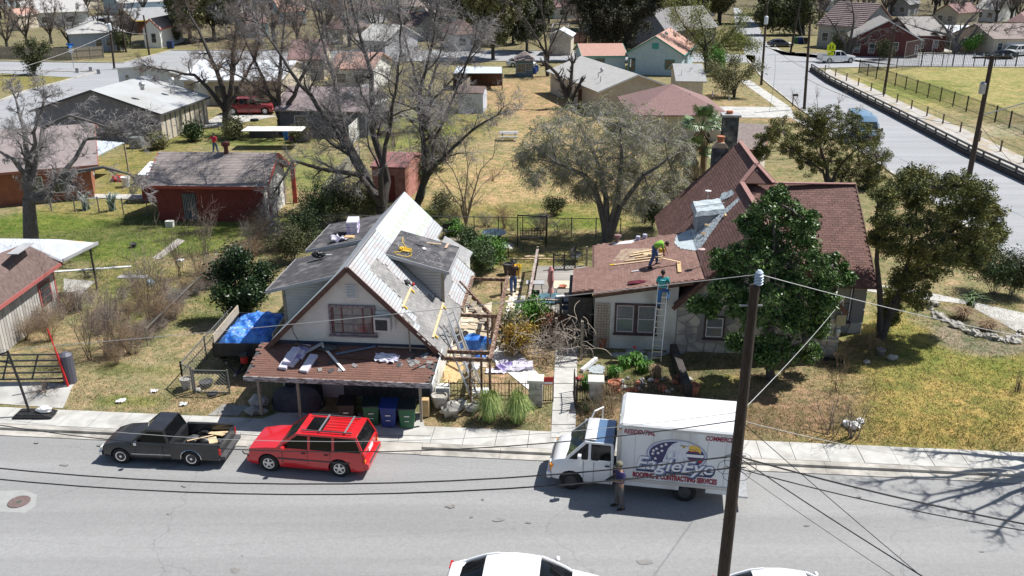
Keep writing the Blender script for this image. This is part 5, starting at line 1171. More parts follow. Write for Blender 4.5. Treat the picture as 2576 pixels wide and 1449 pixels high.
# ---- sedans
def make_sedan(name,label,loc,ang,pm,group=None,rotz=0):
 t=thing(name,label,'car',loc,ang,group);fx=2.7
 S_=[body_sec(fx+.95,.55,.32,.44,.50,tw=.85),body_sec(fx+.85,.75,.24,.52,.62,tw=.85),body_sec(fx+.3,.88,.20,.62,.76,tw=.85,crown=.05),body_sec(fx-.6,.91,.18,.70,.90,tw=.88,crown=.06),body_sec(fx-1.6,.92,.18,.72,.92,tw=.9),body_sec(.1,.92,.18,.74,.95,tw=.9),body_sec(-.6,.90,.2,.74,.98,tw=.86,crown=.05),body_sec(-.98,.80,.30,.70,.90,tw=.85),body_sec(-1.05,.70,.38,.6,.78,tw=.85)]
 o=loft(S_).build('body',pm,t,smooth=True);arches(o,[0,fx],.33,.90)
 def rg(x,wb,wt,z,k,dz=0):return[(x,-wb,.90),(x,-(wb+wt)/2-.02,(z+.9)/2),(x,-wt,z-.05+dz),(x,-wt*.6,z+k*.7+dz),(x,0,z+k+dz),(x,wt*.6,z+k*.7+dz),(x,wt,z-.05+dz),(x,(wb+wt)/2+.02,(z+.9)/2),(x,wb,.90)]
 pr_=[(-.80,.70,.62,.93,.01),(-.45,.78,.66,1.10,.03),(.0,.84,.66,1.30,.04),(.35,.86,.65,1.385,.05),(.8,.87,.65,1.42,.055),(1.15,.87,.64,1.41,.055),(1.5,.86,.64,1.36,.05),(1.85,.84,.66,1.20,.04),(2.15,.80,.68,1.03,.03),(2.35,.76,.66,.92,.01)]
 loft([rg(*q_)for q_ in pr_]).build('window_glass',M['carglass'],t,smooth=True)
 loft([rg(*q_,.012)[2:7]+[(q_[0],.0,q_[3]-.06)]for q_ in pr_[2:7]]).build('roof',pm,t,smooth=True)
 for sd in(-1,1):
  for seq in([0,1,2,3],[6,7,8,9]):q=MB();q.tube([(pr_[i][0],sd*pr_[i][2]*1.02,pr_[i][3]-.04)for i in seq],.045,6);q.build('pillar',pm,t,smooth=True)
  q=MB();q.tube([(pr_[i][0],sd*pr_[i][2]*1.01,pr_[i][3]-.045)for i in range(2,8)],.035,6);q.build('roof_edge',pm,t,smooth=True)
  q=MB();q.bar((1.0,sd*.88,.92),(.95,sd*.66,1.38),.07,.03,up=(0,1,0));q.build('pillar',pm,t)
 for sd in(-1,1):
  q=MB();q.box((-1.0,sd*.68,.78),(.08,.32,.14));q.build('tail_light',redl,t)
  q=MB();q.box((fx+.80,sd*.64,.60),(.2,.26,.12));q.build('headlight',clear,t)
  q=MB();q.ball((fx-.78,sd*1.02,1.0),.1,8,6,(.7,1.1,.7));q.build('mirror',pm,t,smooth=True)
  for x in(0,fx):wheel(t,x,sd*.90,.33,.21,M['alu'],sd,7,.62)
  for x in(fx-.5,fx-1.6,.35):q=MB();q.box((x,sd*.921,.6),(.01,.01,.6));q.build('door_seam',M['black'],t)
  for x in(fx-1.45,.5):q=MB();q.box((x,sd*.93,.80),(.16,.025,.03));q.build('door_handle',pm,t)
 return t
wp=paint('glossy_white_paint',(0.80,0.80,0.80),.25,.8)
p=G(1335,1385,1.45);a_=PHI*-1+R(-1)
w1c=make_sedan('car','white sedan parked nearest the camera, cut by the bottom edge left of the pole',(p.x-1.35,p.y-.72,.01),a_,wp);w1c.scale=(1.07,1.07,1.03)
p=G(1960,1424,1.45);make_sedan('car','white sedan whose roof just shows at the bottom edge right of the pole',(p.x-.85,p.y-.62,.01),a_,wp)
p=G(2513,148);make_sedan('car','black sedan on the driveway beside the white garage door',(p.x+1.5,p.y,YARD+.05),R(-170),paint('black_car_paint',(0.012,0.014,0.016),.2,.8))
for k,(x,y,c,lb)in enumerate([(170,62,(0.10,0.12,0.14),'dark grey car in front of the long white ranch house'),(1670,170,(0.25,0.27,0.30),'silver-grey car parked beyond the turquoise house by the road'),(1290,168,(0.6,0.6,0.6),'pale car behind the blue playhouse'),(1945,118,(0.05,.05,.06),'dark car in the shade by the far corner'),(250,62,(0.03,.03,.035),'black car by the house at the top left')]):
 p=GG(x,y);make_sedan('car',lb,(p.x,p.y,YARD),R(-5+k*3),paint('far_car_paint_%d'%0 if False else 'car_paint_'+'abcde'[k],c,.3,.6))
# ---- white crew-cab pickup on the cross street and white one behind the trees
def make_pickup(name,label,loc,ang,pm):
 t=thing(name,label,'pickup truck',loc,ang);fx=3.5
 S_=[body_sec(fx+.85,.80,.42,.60,.80),body_sec(fx+.75,.92,.36,.75,1.05),body_sec(fx+.1,.98,.34,.90,1.16),body_sec(fx-.75,1.0,.32,.95,1.2),body_sec(.75,1.0,.32,.95,1.2)]
 o=loft(S_).build('body',pm,t,smooth=True);arches(o,[fx],.40,.98)
 bed_parts(t,pm,-.25,1.95,1.0,.80,.76,.40);b=MB();b.box((-1.2,0,.82),(.08,1.85,.66));b.build('tailgate',pm,t)
 cabin(t,pm,fx-.7,fx-1.35,.95,.78,1.18,1.82,.95,.78,pillars=(fx-1.75,))
 q=MB();q.box((-1.32,0,.55),(.18,1.9,.2));q.build('rear_bumper',M['steel'],t)
 for sd in(-1,1):
  q=MB();q.box((-1.22,sd*.93,.92),(.07,.13,.36));q.build('tail_light',redl,t)
  q=MB();q.box((fx+.80,sd*.74,.9),(.1,.3,.2));q.build('headlight',clear,t)
  for x in(0,fx):wheel(t,x,sd*.97,.40,.26,M['alu'],sd,6,.62)
 return t
p=G(2057,158);make_pickup('pickup_truck','white crew-cab pickup crossing behind the yellow school sign',(p.x+1.4,p.y,YARD+.03),R(7),wp)
p=G(815,176);make_pickup('pickup_truck','white pickup half hidden behind the bare trees on the back street',(p.x,p.y+2,YARD+.03),R(178),wp)
# ---- blue-grey van
p=G(2186,368);t=thing('van','tall blue-grey cargo van driving down the side street toward the camera','van',(p.x+.45,p.y+4.4,YARD+.03),R(-95))
vp=paint('blue_grey_paint',(0.16,0.27,0.40),.25,.7);fx=3.6
S_=[body_sec(fx+.85,.70,.35,.6,.85),body_sec(fx+.7,.90,.3,.8,1.1),body_sec(fx+.1,.98,.28,1.0,1.35,tw=.92),body_sec(fx-.35,1.0,.28,1.3,1.9,tw=.85),body_sec(fx-.9,1.0,.28,1.5,2.4,tw=.80,crown=.08),body_sec(0,1.0,.28,1.5,2.5,tw=.80,crown=.08),body_sec(-1.3,1.0,.3,1.5,2.45,tw=.80,crown=.06),body_sec(-1.4,.95,.35,1.4,2.3,tw=.8)]
o=loft(S_).build('body',vp,t,smooth=True);arches(o,[0,fx],.36,.98)
glassq(t,'windscreen',[(fx+.14,-.82,1.38),(fx+.14,.82,1.38),(fx-.42,.72,2.02),(fx-.42,-.72,2.02)],M['windscreen'])
for sd in(-1,1):
 glassq(t,'side_window',[(fx-.1,sd*1.01,1.25),(fx-1.0,sd*1.01,1.25),(fx-1.0,sd*.94,1.85),(fx-.45,sd*.94,1.85)])
 q=MB();q.box((fx-.1,sd*1.16,1.35),(.1,.2,.32));q.build('mirror',M['black'],t,bevel=.02)
 q=MB();q.box((fx+.68,sd*.72,.95),(.12,.26,.3));q.build('headlight',clear,t)
 for x in(0,fx):wheel(t,x,sd*.97,.36,.24,M['steel'],sd,8,.6)
q=MB();q.box((fx+.82,0,.78),(.08,1.1,.3));q.box((fx+.86,0,.45),(.12,1.7,.22));q.build('grille',M['black'],t)
# ---- box truck
wf,wr=G(1435,1235,0),G(1720,1264,0);ang=place(None,wf,wr,1);n_=Vector((-math.sin(ang),math.cos(ang),0));n_=n_ if n_.y>0 else-n_
fx=(wf-wr).length;ctr=wr+n_*1.02
TR=thing('box_truck','white box truck with an eagle and roofing company lettering on its side','truck',(ctr.x,ctr.y,.01),ang)
NS=1.0  # the lettered side faces the street: local +y
S_=[body_sec(fx+.78,.80,.45,.62,.78,tw=.9),body_sec(fx+.70,.92,.38,.80,1.02,tw=.9),body_sec(fx+.50,.97,.36,.95,1.14,tw=.9,crown=.08),body_sec(fx+.12,1.0,.36,1.0,1.24,tw=.9,crown=.06),body_sec(fx-.45,1.0,.36,1.05,1.3,tw=.93),body_sec(fx-1.45,1.0,.36,1.05,1.3,tw=.95)]
o=loft(S_).build('body',wp,TR,smooth=True);arches(o,[fx],.38,.98)
crf=cabin(TR,wp,fx+.20,fx-.48,fx-1.38,fx-1.42,1.24,1.93,.96,.84,pillars=(fx-.62,),rear=False);crf.data.materials[0]=paint('sky_blue_roof',(0.10,0.17,0.28),.2,.8)
q=loft([[(x,-.78,z),(x,-.5,z+c),(x,.5,z+c),(x,.78,z)]for x,z,c in((fx-.82,1.99,.09),(fx-.62,1.98,.10),(fx-.42,1.93,.02))]);q.build('roof_fairing',wp,TR,smooth=True)
BX0,BX1=fx-1.57,fx-5.67;BW,BZ0,BZ1=1.17,.74,2.95
secs=[]
for x,ins,top in((BX0+.0,.10,.18),(BX0-.04,.04,.08),(BX0-.16,0,0),(BX1,0,0)):
 w_=BW-ins;zt=BZ1-top;secs.append([(x,-w_,BZ0),(x,-w_,zt-.06),(x,-w_+.06,zt),(x,w_-.06,zt),(x,w_,zt-.06),(x,w_,BZ0)])
boxp=mat('box_white',(0.76,0.77,0.78),.4,(0.69,0.70,0.71),1.5,coat=.2,col3=(0.56,0.55,0.52),scale3=.9,stretch=(1,1,.35))
loft(secs).build('cargo_box',boxp,TR)
q=MB()
for sd in(-1,1):q.bar((BX0-.1,sd*(BW+.006),BZ0+.05),(BX1,sd*(BW+.006),BZ0+.05),.03,.12);q.bar((BX0-.1,sd*(BW+.006),BZ1-.08),(BX1,sd*(BW+.006),BZ1-.08),.03,.07);q.bar((BX0-.06,sd*(BW+.004),BZ0),(BX0-.06,sd*(BW+.004),BZ1-.2),.03,.14,up=(1,0,0));q.bar((BX1+.03,sd*(BW+.006),BZ0),(BX1+.03,sd*(BW+.006),BZ1-.05),.03,.07,up=(1,0,0))
q.bar((BX1-.01,-BW,BZ1-.05),(BX1-.01,BW,BZ1-.05),.05,.1);q.build('box_trim',mat('dull_aluminium',(0.48,0.48,0.47),.45,metal=.5),TR)
for xx,ll in((BX0-1.15,2.0),(BX1+.55,1.0)):
 q=MB();q.box((xx,BW-.05,BZ0-.10),(ll,.04,.2));q.build('side_skirt',boxp,TR)
for k in range(1,7):q=MB();q.box((BX0-k*.6,BW+.002,(BZ0+BZ1)/2),(.012,.008,BZ1-BZ0-.25));q.build('panel_seam',mat('seam_grey',(0.40,0.41,0.42),.6),TR)
q=MB()
for k in range(64):
 for z in(BZ0+.14,BZ1-.14):q.box((BX0-.12-k*.062,BW+.004,z),(.014,.01,.014))
q.build('rivets',mat('seam_grey',(0,0,0)),TR,kind='stuff')
q=MB();q.box((1.2,0,.6),(3.8,.8,.22));q.build('chassis',M['black'],TR)
q=MB();q.box((BX1-.18,.2,.52),(.35,1.9,.06));q.build('rear_step',M['steel'],TR)
for k in range(3):q=MB();q.box((BX0+.0,-.45+k*.12,BZ1-.28-.0),(.03,.06,.05));q.build('marker_light',M['white'],TR)
q=MB();q.box((BX0-.08,BW+.01,BZ1-.22),(.1,.02,.04));q.build('side_marker',amber,TR)
q=MB();q.box((fx+.80,0,.52),(.16,1.9,.26));q.build('front_bumper',wp,TR,bevel=.04)
q=MB();q.box((fx+.765,0,.84),(.04,1.1,.26));q.build('grille',M['darkgrey'],TR)
for sd in(-1,1):
 q=MB();q.box((fx+.70,sd*.84,.82),(.14,.16,.24));q.build('indicator',amber,TR)
 q=MB();q.box((fx+.74,sd*.66,.84),(.10,.24,.24));q.build('headlight',clear,TR)
 q=MB();q.bar((fx-.30,sd*1.0,1.45),(fx-.30,sd*1.22,1.42),.03);q.bar((fx-.3,sd*1.24,1.22),(fx-.3,sd*1.24,1.62),.12,.18,up=(0,1,0));q.build('mirror',wp if sd>0 else M['steel'],TR,bevel=.02)
 wheel(TR,fx,sd*.98,.38,.24,M['darkgrey'],sd,8,.55)
 wheel(TR,0,sd*1.0,.39,.26,M['darkgrey'],sd,8,.55);wheel(TR,0,sd*.68,.39,.22,M['darkgrey'],sd,8,.55)
q=MB();q.box((fx-.78,1.005,.82),(.012,.012,.85));q.box((fx-1.36,1.005,.85),(.012,.012,.85));q.box((fx-.42,1.005,.85),(.012,.012,.8));q.build('door_seam',M['darkgrey'],TR)
q=MB();q.box((fx-1.25,1.015,1.12),(.16,.03,.04));q.build('door_handle',M['black'],TR)
q=MB();q.prism([(-.0,0)]*0 or[(fx-.35,1.28),(fx-1.3,1.28),(fx-1.3,.5),(fx-.35,.5)],-1.02,-1.02+.001)if False else None
# open far door, seen above the bonnet
q=MB();hp=(fx-.30,-1.0);an=R(-52);dx_,dy_=-math.cos(an)*1.0,math.sin(an)*1.0
q.slab([(hp[0],hp[1],.5),(hp[0]+dx_*.9,hp[1]+dy_*.9,.5),(hp[0]+dx_*.9,hp[1]+dy_*.9,1.3),(hp[0],hp[1],1.3)],.05);od=q.build('open_door',wp,TR)
q=MB();pts=[(hp[0],hp[1],1.3),(hp[0]+dx_*.45,hp[1]+dy_*.45,1.95),(hp[0]+dx_*.9,hp[1]+dy_*.9,1.95),(hp[0]+dx_*.9,hp[1]+dy_*.9,1.3)];q.tube(pts,.035,5);q.build('window_frame',wp,od)
# lettering and picture on the box side, printed flat: built just proud of the panel
RZt=ang
def side_pt(a,z,off=.006):return Vector((BX0-a,BW+off,z))  # a runs from the front of the box to its rear
def text_on(txt,size,a,z,m,shear=0,bold=.0,width=None,parent=TR,off=.008,name='lettering',ext=.002):
 cu=bpy.data.curves.new(name,'FONT');cu.body=txt;cu.size=size;cu.shear=shear;cu.offset=bold;cu.extrude=ext;cu.resolution_u=3
 to=bpy.data.objects.new(name,cu);COL.objects.link(to);bpy.context.view_layer.update()
 dg=bpy.context.evaluated_depsgraph_get();me=bpy.data.meshes.new_from_object(to.evaluated_get(dg));bpy.data.objects.remove(to)
 xs=[v.co.x for v in me.vertices];x0,x1=min(xs),max(xs);k=(width/(x1-x0))if width else 1
 for v in me.vertices:v.co=side_pt(a+(v.co.x-x0)*k,z+v.co.y,off+v.co.z)
 me.materials.clear();me.materials.append(m);o=bpy.data.objects.new(name,me);COL.objects.link(o);o.parent=parent;return o
maroon_ink=mat('maroon_ink',(0.26,0.012,0.04),.5);navy_ink=mat('navy_ink',(0.02,0.03,0.10),.5);silver_ink=mat('silver_blue_ink',(0.42,0.48,0.62),.45,(0.62,0.67,0.78),3);red_ink=mat('crimson_ink',(0.36,0.01,0.02),.5)
white_ink=mat('white_ink',(0.8,0.8,0.82),.5)
text_on('RESIDENTIAL',.24,.20,2.60,maroon_ink,.25,.008,1.05)
text_on('COMMERCIAL',.24,2.90,2.60,maroon_ink,.25,.008,1.05)
text_on('ROOFING & CONTRACTING SERVICES',.27,.58,.93,navy_ink,0,.014,2.82,off=.007);text_on('ROOFING & CONTRACTING SERVICES',.27,.57,.94,red_ink,0,.007,2.82,off=.010)
text_on('EagleEye',.68,.69,1.26,navy_ink,.25,.045,2.62,off=.016);text_on('EagleEye',.68,.66,1.29,mat('blue_grey_ink',(0.20,0.25,0.40),.5),.25,.036,2.62,off=.020);text_on('EagleEye',.68,.655,1.30,white_ink,.25,.006,2.60,off=.024)
q=MB();q.slab([side_pt(.66,1.18,.014),side_pt(3.2,1.18,.014),side_pt(3.22,1.235,.014),side_pt(.68,1.235,.014)],.002);q.build('underline',navy_ink,TR)
def ell(cx,cz,rx,rz_,off,n=36,a0=0,a1=2*math.pi):return[side_pt(cx+rx*math.cos(a0+(a1-a0)*k/n),cz+rz_*math.sin(a0+(a1-a0)*k/n),off)for k in range(n)]
def flat(name,P,m):q=MB();q.add(P,[tuple(range(len(P)))]);return q.build(name,m,TR)
EC=(2.0,1.93)
flat('emblem_ring',ell(EC[0],EC[1],1.02,.60,.008),mat('grey_blue_ink',(0.33,0.36,0.46),.5));flat('emblem_ring',ell(EC[0],EC[1],.97,.56,.0095),silver_ink);flat('emblem_field',ell(EC[0],EC[1],.92,.52,.011),mat('dark_blue_field',(0.035,0.03,0.12),.5))
def P2(pts,off):return[side_pt(EC[0]+a,EC[1]+z,off)for a,z in pts]
for k in range(4):  # red and white stripes on the right of the field
 z0=.30-k*.20;a1=.9*math.sqrt(max(.05,1-((z0-.05)/.52)**2));flat('stripe',P2([(.25,z0-.02),(a1,z0+.02-.03),(a1*.98,z0-.12),(.25,z0-.13)],.0125),red_ink if k%2==0 else white_ink)
for k,(a,z)in enumerate(((-.68,.18),(-.52,.30),(-.80,-.02),(-.62,.02),(-.70,-.2),(-.38,.38),(-.5,.12),(-.78,.1))):
 pts=[]
 for i in range(10):r_=.07 if i%2==0 else .028;an=math.pi/2+i*math.pi/5;pts.append((a+r_*math.cos(an),z+r_*math.sin(an)))
 flat('star',P2(pts,.013),white_ink)
feather=mat('eagle_white',(0.74,0.75,0.78),.6,(0.55,0.58,0.66),7,stretch=(3,1,1))
head=[(-.50,-.48),(-.44,-.22),(-.36,.02),(-.30,.24),(-.16,.42),(.04,.53),(.24,.55),(.42,.50),(.52,.42),(.50,.30),(.36,.20),(.30,.12),(.34,-.04),(.50,-.26),(.56,-.44),(.20,-.54),(-.2,-.56)]
flat('eagle_head',P2(head,.0145),feather)
flat('eagle_beak',P2([(.38,.42),(.52,.44),(.70,.40),(.80,.28),(.78,.12),(.72,.20),(.60,.22),(.46,.20),(.38,.26)],.0155),mat('beak_yellow',(0.72,0.45,0.06),.5,(0.80,0.55,0.15),6))
flat('beak_line',P2([(.40,.275),(.62,.265),(.74,.215),(.62,.25),(.40,.26)],.0165),navy_ink)
flat('eagle_brow',P2([(.06,.40),(.28,.41),(.36,.37),(.28,.36),(.1,.36)],.0165),mat('brow_grey',(0.25,0.23,0.22),.6))
flat('eagle_eye',[side_pt(EC[0]+.21+.055*math.cos(k*.628),EC[1]+.335+.04*math.sin(k*.628),.017)for k in range(10)],mat('beak_yellow',(0,0,0)));flat('eagle_pupil',[side_pt(EC[0]+.215+.022*math.cos(k*.785),EC[1]+.335+.022*math.sin(k*.785),.018)for k in range(8)],M['black'])
for k,(a,z,l_)in enumerate(((-.34,.05,.3),(-.22,-.1,.3),(-.05,-.2,.28),(.12,-.22,.24),(.24,-.12,.2),(-.1,.12,.22))):
 flat('feather_shadow',P2([(a,z),(a+.03,z),(a+.06,z-l_),(a-.03,z-l_*.8)],.0155),mat('feather_grey',(0.36,0.40,0.50),.6))
# ---- covered motorcycle under the porch
p=GG(745,1042);t=thing('covered_motorcycle','motorcycle under a dark navy cover below the porch roof','motorcycle',(p.x,p.y+.5,p.z),R(-4));q=MB();rr=random.Random(6)
secs=[]
for x,w_,h_ in((-1.05,.12,.45),(-.95,.28,.75),(-.6,.36,.92),(-.2,.38,.95),(.15,.36,1.12),(.35,.36,1.35),(.55,.38,1.2),(.8,.30,.95),(1.0,.16,.6)):
 secs.append([(x+rr.uniform(-.03,.03),-w_*math.cos(a)*(1 if a<1.5 else 1)*(1.25 if k in(0,8)else 1)*(1+rr.uniform(-.08,.08)),.04+h_*math.sin(a)*(1+rr.uniform(-.05,.05)))for k,a in enumerate([math.pi*i/8 for i in range(9)])])
o=loft(secs).build('cover',mat('navy_cover',(0.02,0.022,0.035),.5,(0.035,0.04,0.06),4,bump=.8,bscale=7),t,smooth=True)
wheel(t,.82,-.10,.31,.12,M['alu'],-1,10,.7);wheel(t,-.8,-.10,.31,.14,M['alu'],-1,10,.7)
# ---- dump trailer with blue tarp
p=G(545,872,1.5);a_=R(85);A,B,C_=G(533,860,1.85),G(690,862,1.85),G(598,795,1.85)
dx=(B-A).normalized();dyv=Vector((-dx.y,dx.x,0));Wd,Ld=(B-A).length*.98,3.5
TRL=thing('dump_trailer','black dump trailer heaped with crumpled blue tarpaulin beside the steep white house','trailer',(A.x,A.y,YARD-.1),math.atan2(dx.y,dx.x))
bm_=mat('trailer_black',(0.012,0.013,0.018),.5,(0.03,0.03,0.035),4)
q=MB();q.box((Wd/2,.03,1.1),(Wd,.06,.66));q.box((Wd/2,Ld,1.1),(Wd,.06,.66));q.box((.03,Ld/2,1.1),(.06,Ld,.66));q.box((Wd-.03,Ld/2,1.1),(.06,Ld,.66));q.box((Wd/2,Ld/2,.8),(Wd,Ld,.06));q.build('dump_body',bm_,TRL)
for k in range(7):q=MB();q.box((-.02,.3+k*.57,1.1),(.06,.06,.66));q.build('rib',bm_,TRL);q=MB();q.box((Wd+.02,.3+k*.57,1.1),(.06,.06,.66));q.build('rib',bm_,TRL)
q=MB();q.box((.06,Ld/2,1.62),(.05,Ld*.98,.4));q.build('side_board',mat('weathered_board',(0.40,0.33,0.24),.85,(0.48,0.41,0.31),5),TRL);q=MB();q.box((Wd-.06,Ld/2-.3,1.62),(.05,Ld*.7,.4));q.build('side_board',mat('weathered_board',(0,0,0)),TRL)
q=MB();q.bar((Wd/2,0,.6),(Wd/2,-1.5,.55),.1);q.bar((.4,0,.6),(Wd/2,-1.2,.55),.08);q.bar((Wd-.4,0,.6),(Wd/2,-1.2,.55),.08);q.build('drawbar',bm_,TRL)
q=MB();q.lathe((Wd/2+.15,-.45,.75),[(.16,0),(.16,.25),(.1,.32)],12);q.build('hydraulic_tank',M['redpaint'],TRL);q=MB();q.box((Wd/2+.15,-.45,1.12),(.3,.3,.12));q.build('tank_cap',M['black'],TRL)
for sd,yy in((-1,-.12),(1,Wd+.12)):
 for x_ in(1.5,2.4):
  q=MB();n=18;q.tube([(yy-.1,x_,.38),(yy+.1,x_,.38)],.38,n);q.build('wheel',M['rubber'],TRL)
q=MB();nx,ny=26,44;rr=random.Random(8)
for i in range(nx+1):
 for j in range(ny+1):
  x_,y_=.12+(Wd-.24)*i/nx,.1+(Ld-.3)*j/ny
  ed=min(1,min(i,nx-i)/4.0)*min(1,min(j,ny-j)/4.0)
  z_=1.25+ed*(.27+.13*math.sin(x_*2.6+1)*math.sin(y_*1.9)+.08*abs(math.sin(x_*4+y_*2.4))+.07*abs(math.sin(y_*5-x_*3.1))+.035*math.sin(x_*13+y_*8))+rr.uniform(-.028,.028)
  q.v.append((x_,y_,z_))
for i in range(nx):
 for j in range(ny):a=i*(ny+1)+j;q.f.append((a,a+ny+1,a+ny+2,a+1));q.m.append(0)
o=q.build('tarpaulin',M['tarp'],smooth=False);o.matrix_world=Matrix.Translation(TRL.location)@Matrix.Rotation(TRL.rotation_euler.z,4,'Z');tag(o,'crumpled bright blue tarpaulin heaped inside the black dump trailer','tarpaulin')
# ================================================================== people
def skinmesh(name,V,E,Rr,m,parent,sub=2):
 me=bpy.data.meshes.new(name);me.from_pydata([tuple(v)for v in V],E,[]);me.materials.append(m)
 o=bpy.data.objects.new(name,me);COL.objects.link(o);o.parent=parent
 md=o.modifiers.new('skin','SKIN');md.use_smooth_shade=True
 if not me.skin_vertices:
  try:me.skin_vertices.new()
  except Exception:pass
 for i,sv in enumerate(me.skin_vertices[0].data):
  r_=Rr[i];sv.radius=r_ if isinstance(r_,tuple)else(r_,r_);sv.use_root=(i==0)
 s2=o.modifiers.new('sub','SUBSURF');s2.levels=sub;s2.render_levels=sub
 return o
def person(label,loc,rz,J,shirt,pants,skin=(0.30,0.17,0.11),hair=(0.02,0.015,0.012),hat=None,sc=1.0,stripes=None,shoes=None):
 t=thing('person',label,'person',loc,rz);t.scale=(sc,sc,sc)
 sk=mat('skin_%d'%int(skin[0]*100),skin,.6);sh=shirt;pa=pants;hr=mat('dark_hair',hair,.7);boots=shoes or mat('dark_boots',(0.03,0.02,0.018),.7)
 names=['pel','wst','che','nek','shL','elL','wrL','shR','elR','wrR','hiL','knL','anL','hiR','knR','anR','toL','toR','skl']
 J={k:Vector(v)for k,v in J.items()}
 J['skl']=J['nek']+(J['hed']-J['nek'])*.45
 V=[J[n]for n in names];ix={n:i for i,n in enumerate(names)}
 E=[(ix[a],ix[b])for a,b in(('pel','wst'),('wst','che'),('che','nek'),('nek','skl'),('che','shL'),('shL','elL'),('elL','wrL'),('che','shR'),('shR','elR'),('elR','wrR'),('pel','hiL'),('hiL','knL'),('knL','anL'),('pel','hiR'),('hiR','knR'),('knR','anR'),('anL','toL'),('anR','toR'))]
 rad=dict(pel=.115,wst=.105,che=.13,nek=.055,shL=.065,elL=.045,wrL=.03,shR=.065,elR=.045,wrR=.03,hiL=.09,knL=.062,anL=.042,hiR=.09,knR=.062,anR=.042,toL=.035,toR=.035,skl=.05)
 skinmesh('body',V,E,[rad[n]for n in names],sk,t)
 def sub(nm,ns,ed,rs,m):V2=[J[n]if isinstance(n,str)else Vector(n)for n in ns];return skinmesh(nm,V2,ed,rs,m,t)
 mid=lambda a,b,k:tuple(J[a].lerp(J[b],k))
 sub('shirt',['che','wst',mid('wst','pel',.95),'shL',mid('shL','elL',.8),'shR',mid('shR','elR',.8),mid('che','nek',.5)],[(0,1),(1,2),(0,3),(3,4),(0,5),(5,6),(0,7)],[.17,.155,.165,.085,.068,.085,.068,.08],sh)
 sub('trousers',['pel','hiL','knL',mid('knL','anL',.92),'hiR','knR',mid('knR','anR',.92),mid('pel','wst',.55)],[(0,1),(1,2),(2,3),(0,4),(4,5),(5,6),(0,7)],[.165,.125,.092,.075,.125,.092,.075,.155],pa)
 for s_ in 'LR':q=MB();a,b=J['an'+s_],J['to'+s_];d=(b-a);q.ball(a+d*.45+Vector((0,0,-.01)),1,10,6,(max(.055,abs(d.x)*.8+.04),max(.055,abs(d.y)*.8+.04),.055));q.build('shoe',boots,t,smooth=True)
 hc=J['hed'];fwd=Vector(J.get('face',Vector((0,-1,0)))).normalized();right=fwd.cross(Vector((0,0,1))).normalized()
 q=MB();q.ball(hc,.105,14,10,(.86,.95,1.12));q.ball(hc+fwd*.105-Vector((0,0,.015)),.018,6,5);[q.ball(hc+right*s_*.092,.024,6,5,(.5,1,1.3))for s_ in(-1,1)];q.build('head',sk,t,smooth=True)
 q=MB();[q.ball(hc+fwd*.092+right*s_*.035+Vector((0,0,.02)),.012,6,4)for s_ in(-1,1)];q.build('eyes',mat('eye_dark',(0.02,0.015,0.01),.3),t);q=MB();q.ball(hc+fwd*.092-Vector((0,0,.055)),.02,6,4,(1,1,.35));q.build('mouth',mat('lips',(0.25,0.08,0.07),.6),t)
 q=MB();q.ball(hc-fwd*.012+Vector((0,0,.022)),.112,14,8,(.9,.98,1.05),.04,2)
 # keep the face free of hair
 V3=q.v;keep=[f for f in q.f if not any((Vector(V3[i])-hc).dot(fwd)>.045 and(Vector(V3[i])-hc).z<.055 for i in f)];q.f=keep;q.m=[0]*len(keep);q.build('hair',hr,t,smooth=True)
 if hat is not None:
  q=MB();q.ball(hc+Vector((0,0,.05)),.122,14,6,(.92,1,.85));q.v=[(x,y,max(z,hc.z+.045))for x,y,z in q.v]
  if hat[1]=='brim':q.lathe((hc.x,hc.y,hc.z+.04),[(.20,0),(.2,.012),(.1,.02)],16)
  else:q.slab([hc+fwd*.09+right*.08+Vector((0,0,.05)),hc+fwd*.2+right*.06+Vector((0,0,.04)),hc+fwd*.2-right*.06+Vector((0,0,.04)),hc+fwd*.09-right*.08+Vector((0,0,.05))],.012)
  q.build('hat',hat[0],t,smooth=True)
 for s_ in 'LR':
  w_=J['wr'+s_];d=(w_-J['el'+s_]).normalized();sd=d.cross(Vector((0,0,1)));sd=sd.normalized()if sd.length>.1 else Vector((1,0,0));dn_=sd.cross(d)
  q=MB();q.bar(w_,w_+d*.09,.075,.032,up=tuple(dn_))
  for k in range(4):o_=w_+d*.085+sd*(-.028+.019*k);l_=(.062,.075,.07,.052)[k];q.tube([o_,o_+d*l_*.55,o_+d*l_*.85-dn_*l_*.45],[.0095,.009,.007],5)
  q.tube([w_+d*.03+sd*.035,w_+d*.07+sd*.062,w_+d*.105+sd*.06],[.012,.011,.008],5);q.build('hand',sk,t)
 if stripes:
  for zz,m_ in stripes:pass
 return t
khaki=mat('grey_cargo_cloth',(0.075,0.075,0.075),.9,(0.11,0.108,0.105),8);navy=mat('navy_polo_cloth',(0.05,0.04,0.15),.85,(0.035,0.03,0.10),5)
denim=mat('denim',(0.045,0.09,0.21),.9,(0.07,0.13,0.27),8)
pm=G(1557,1281,0)
stand=dict(pel=(0,0,.95),wst=(0,0,1.12),che=(0,-.01,1.36),nek=(0,-.02,1.52),hed=(0,-.06,1.68),shL=(-.19,0,1.44),elL=(-.24,-.06,1.17),wrL=(-.12,-.28,1.16),shR=(.19,0,1.44),elR=(.24,-.05,1.17),wrR=(.10,-.30,1.20),hiL=(-.10,0,.90),knL=(-.13,-.02,.50),anL=(-.15,0,.08),toL=(-.17,-.17,.03),hiR=(.10,0,.90),knR=(.12,0,.50),anR=(.13,.08,.08),toR=(.15,-.08,.03),face=(0,-1,-.35))
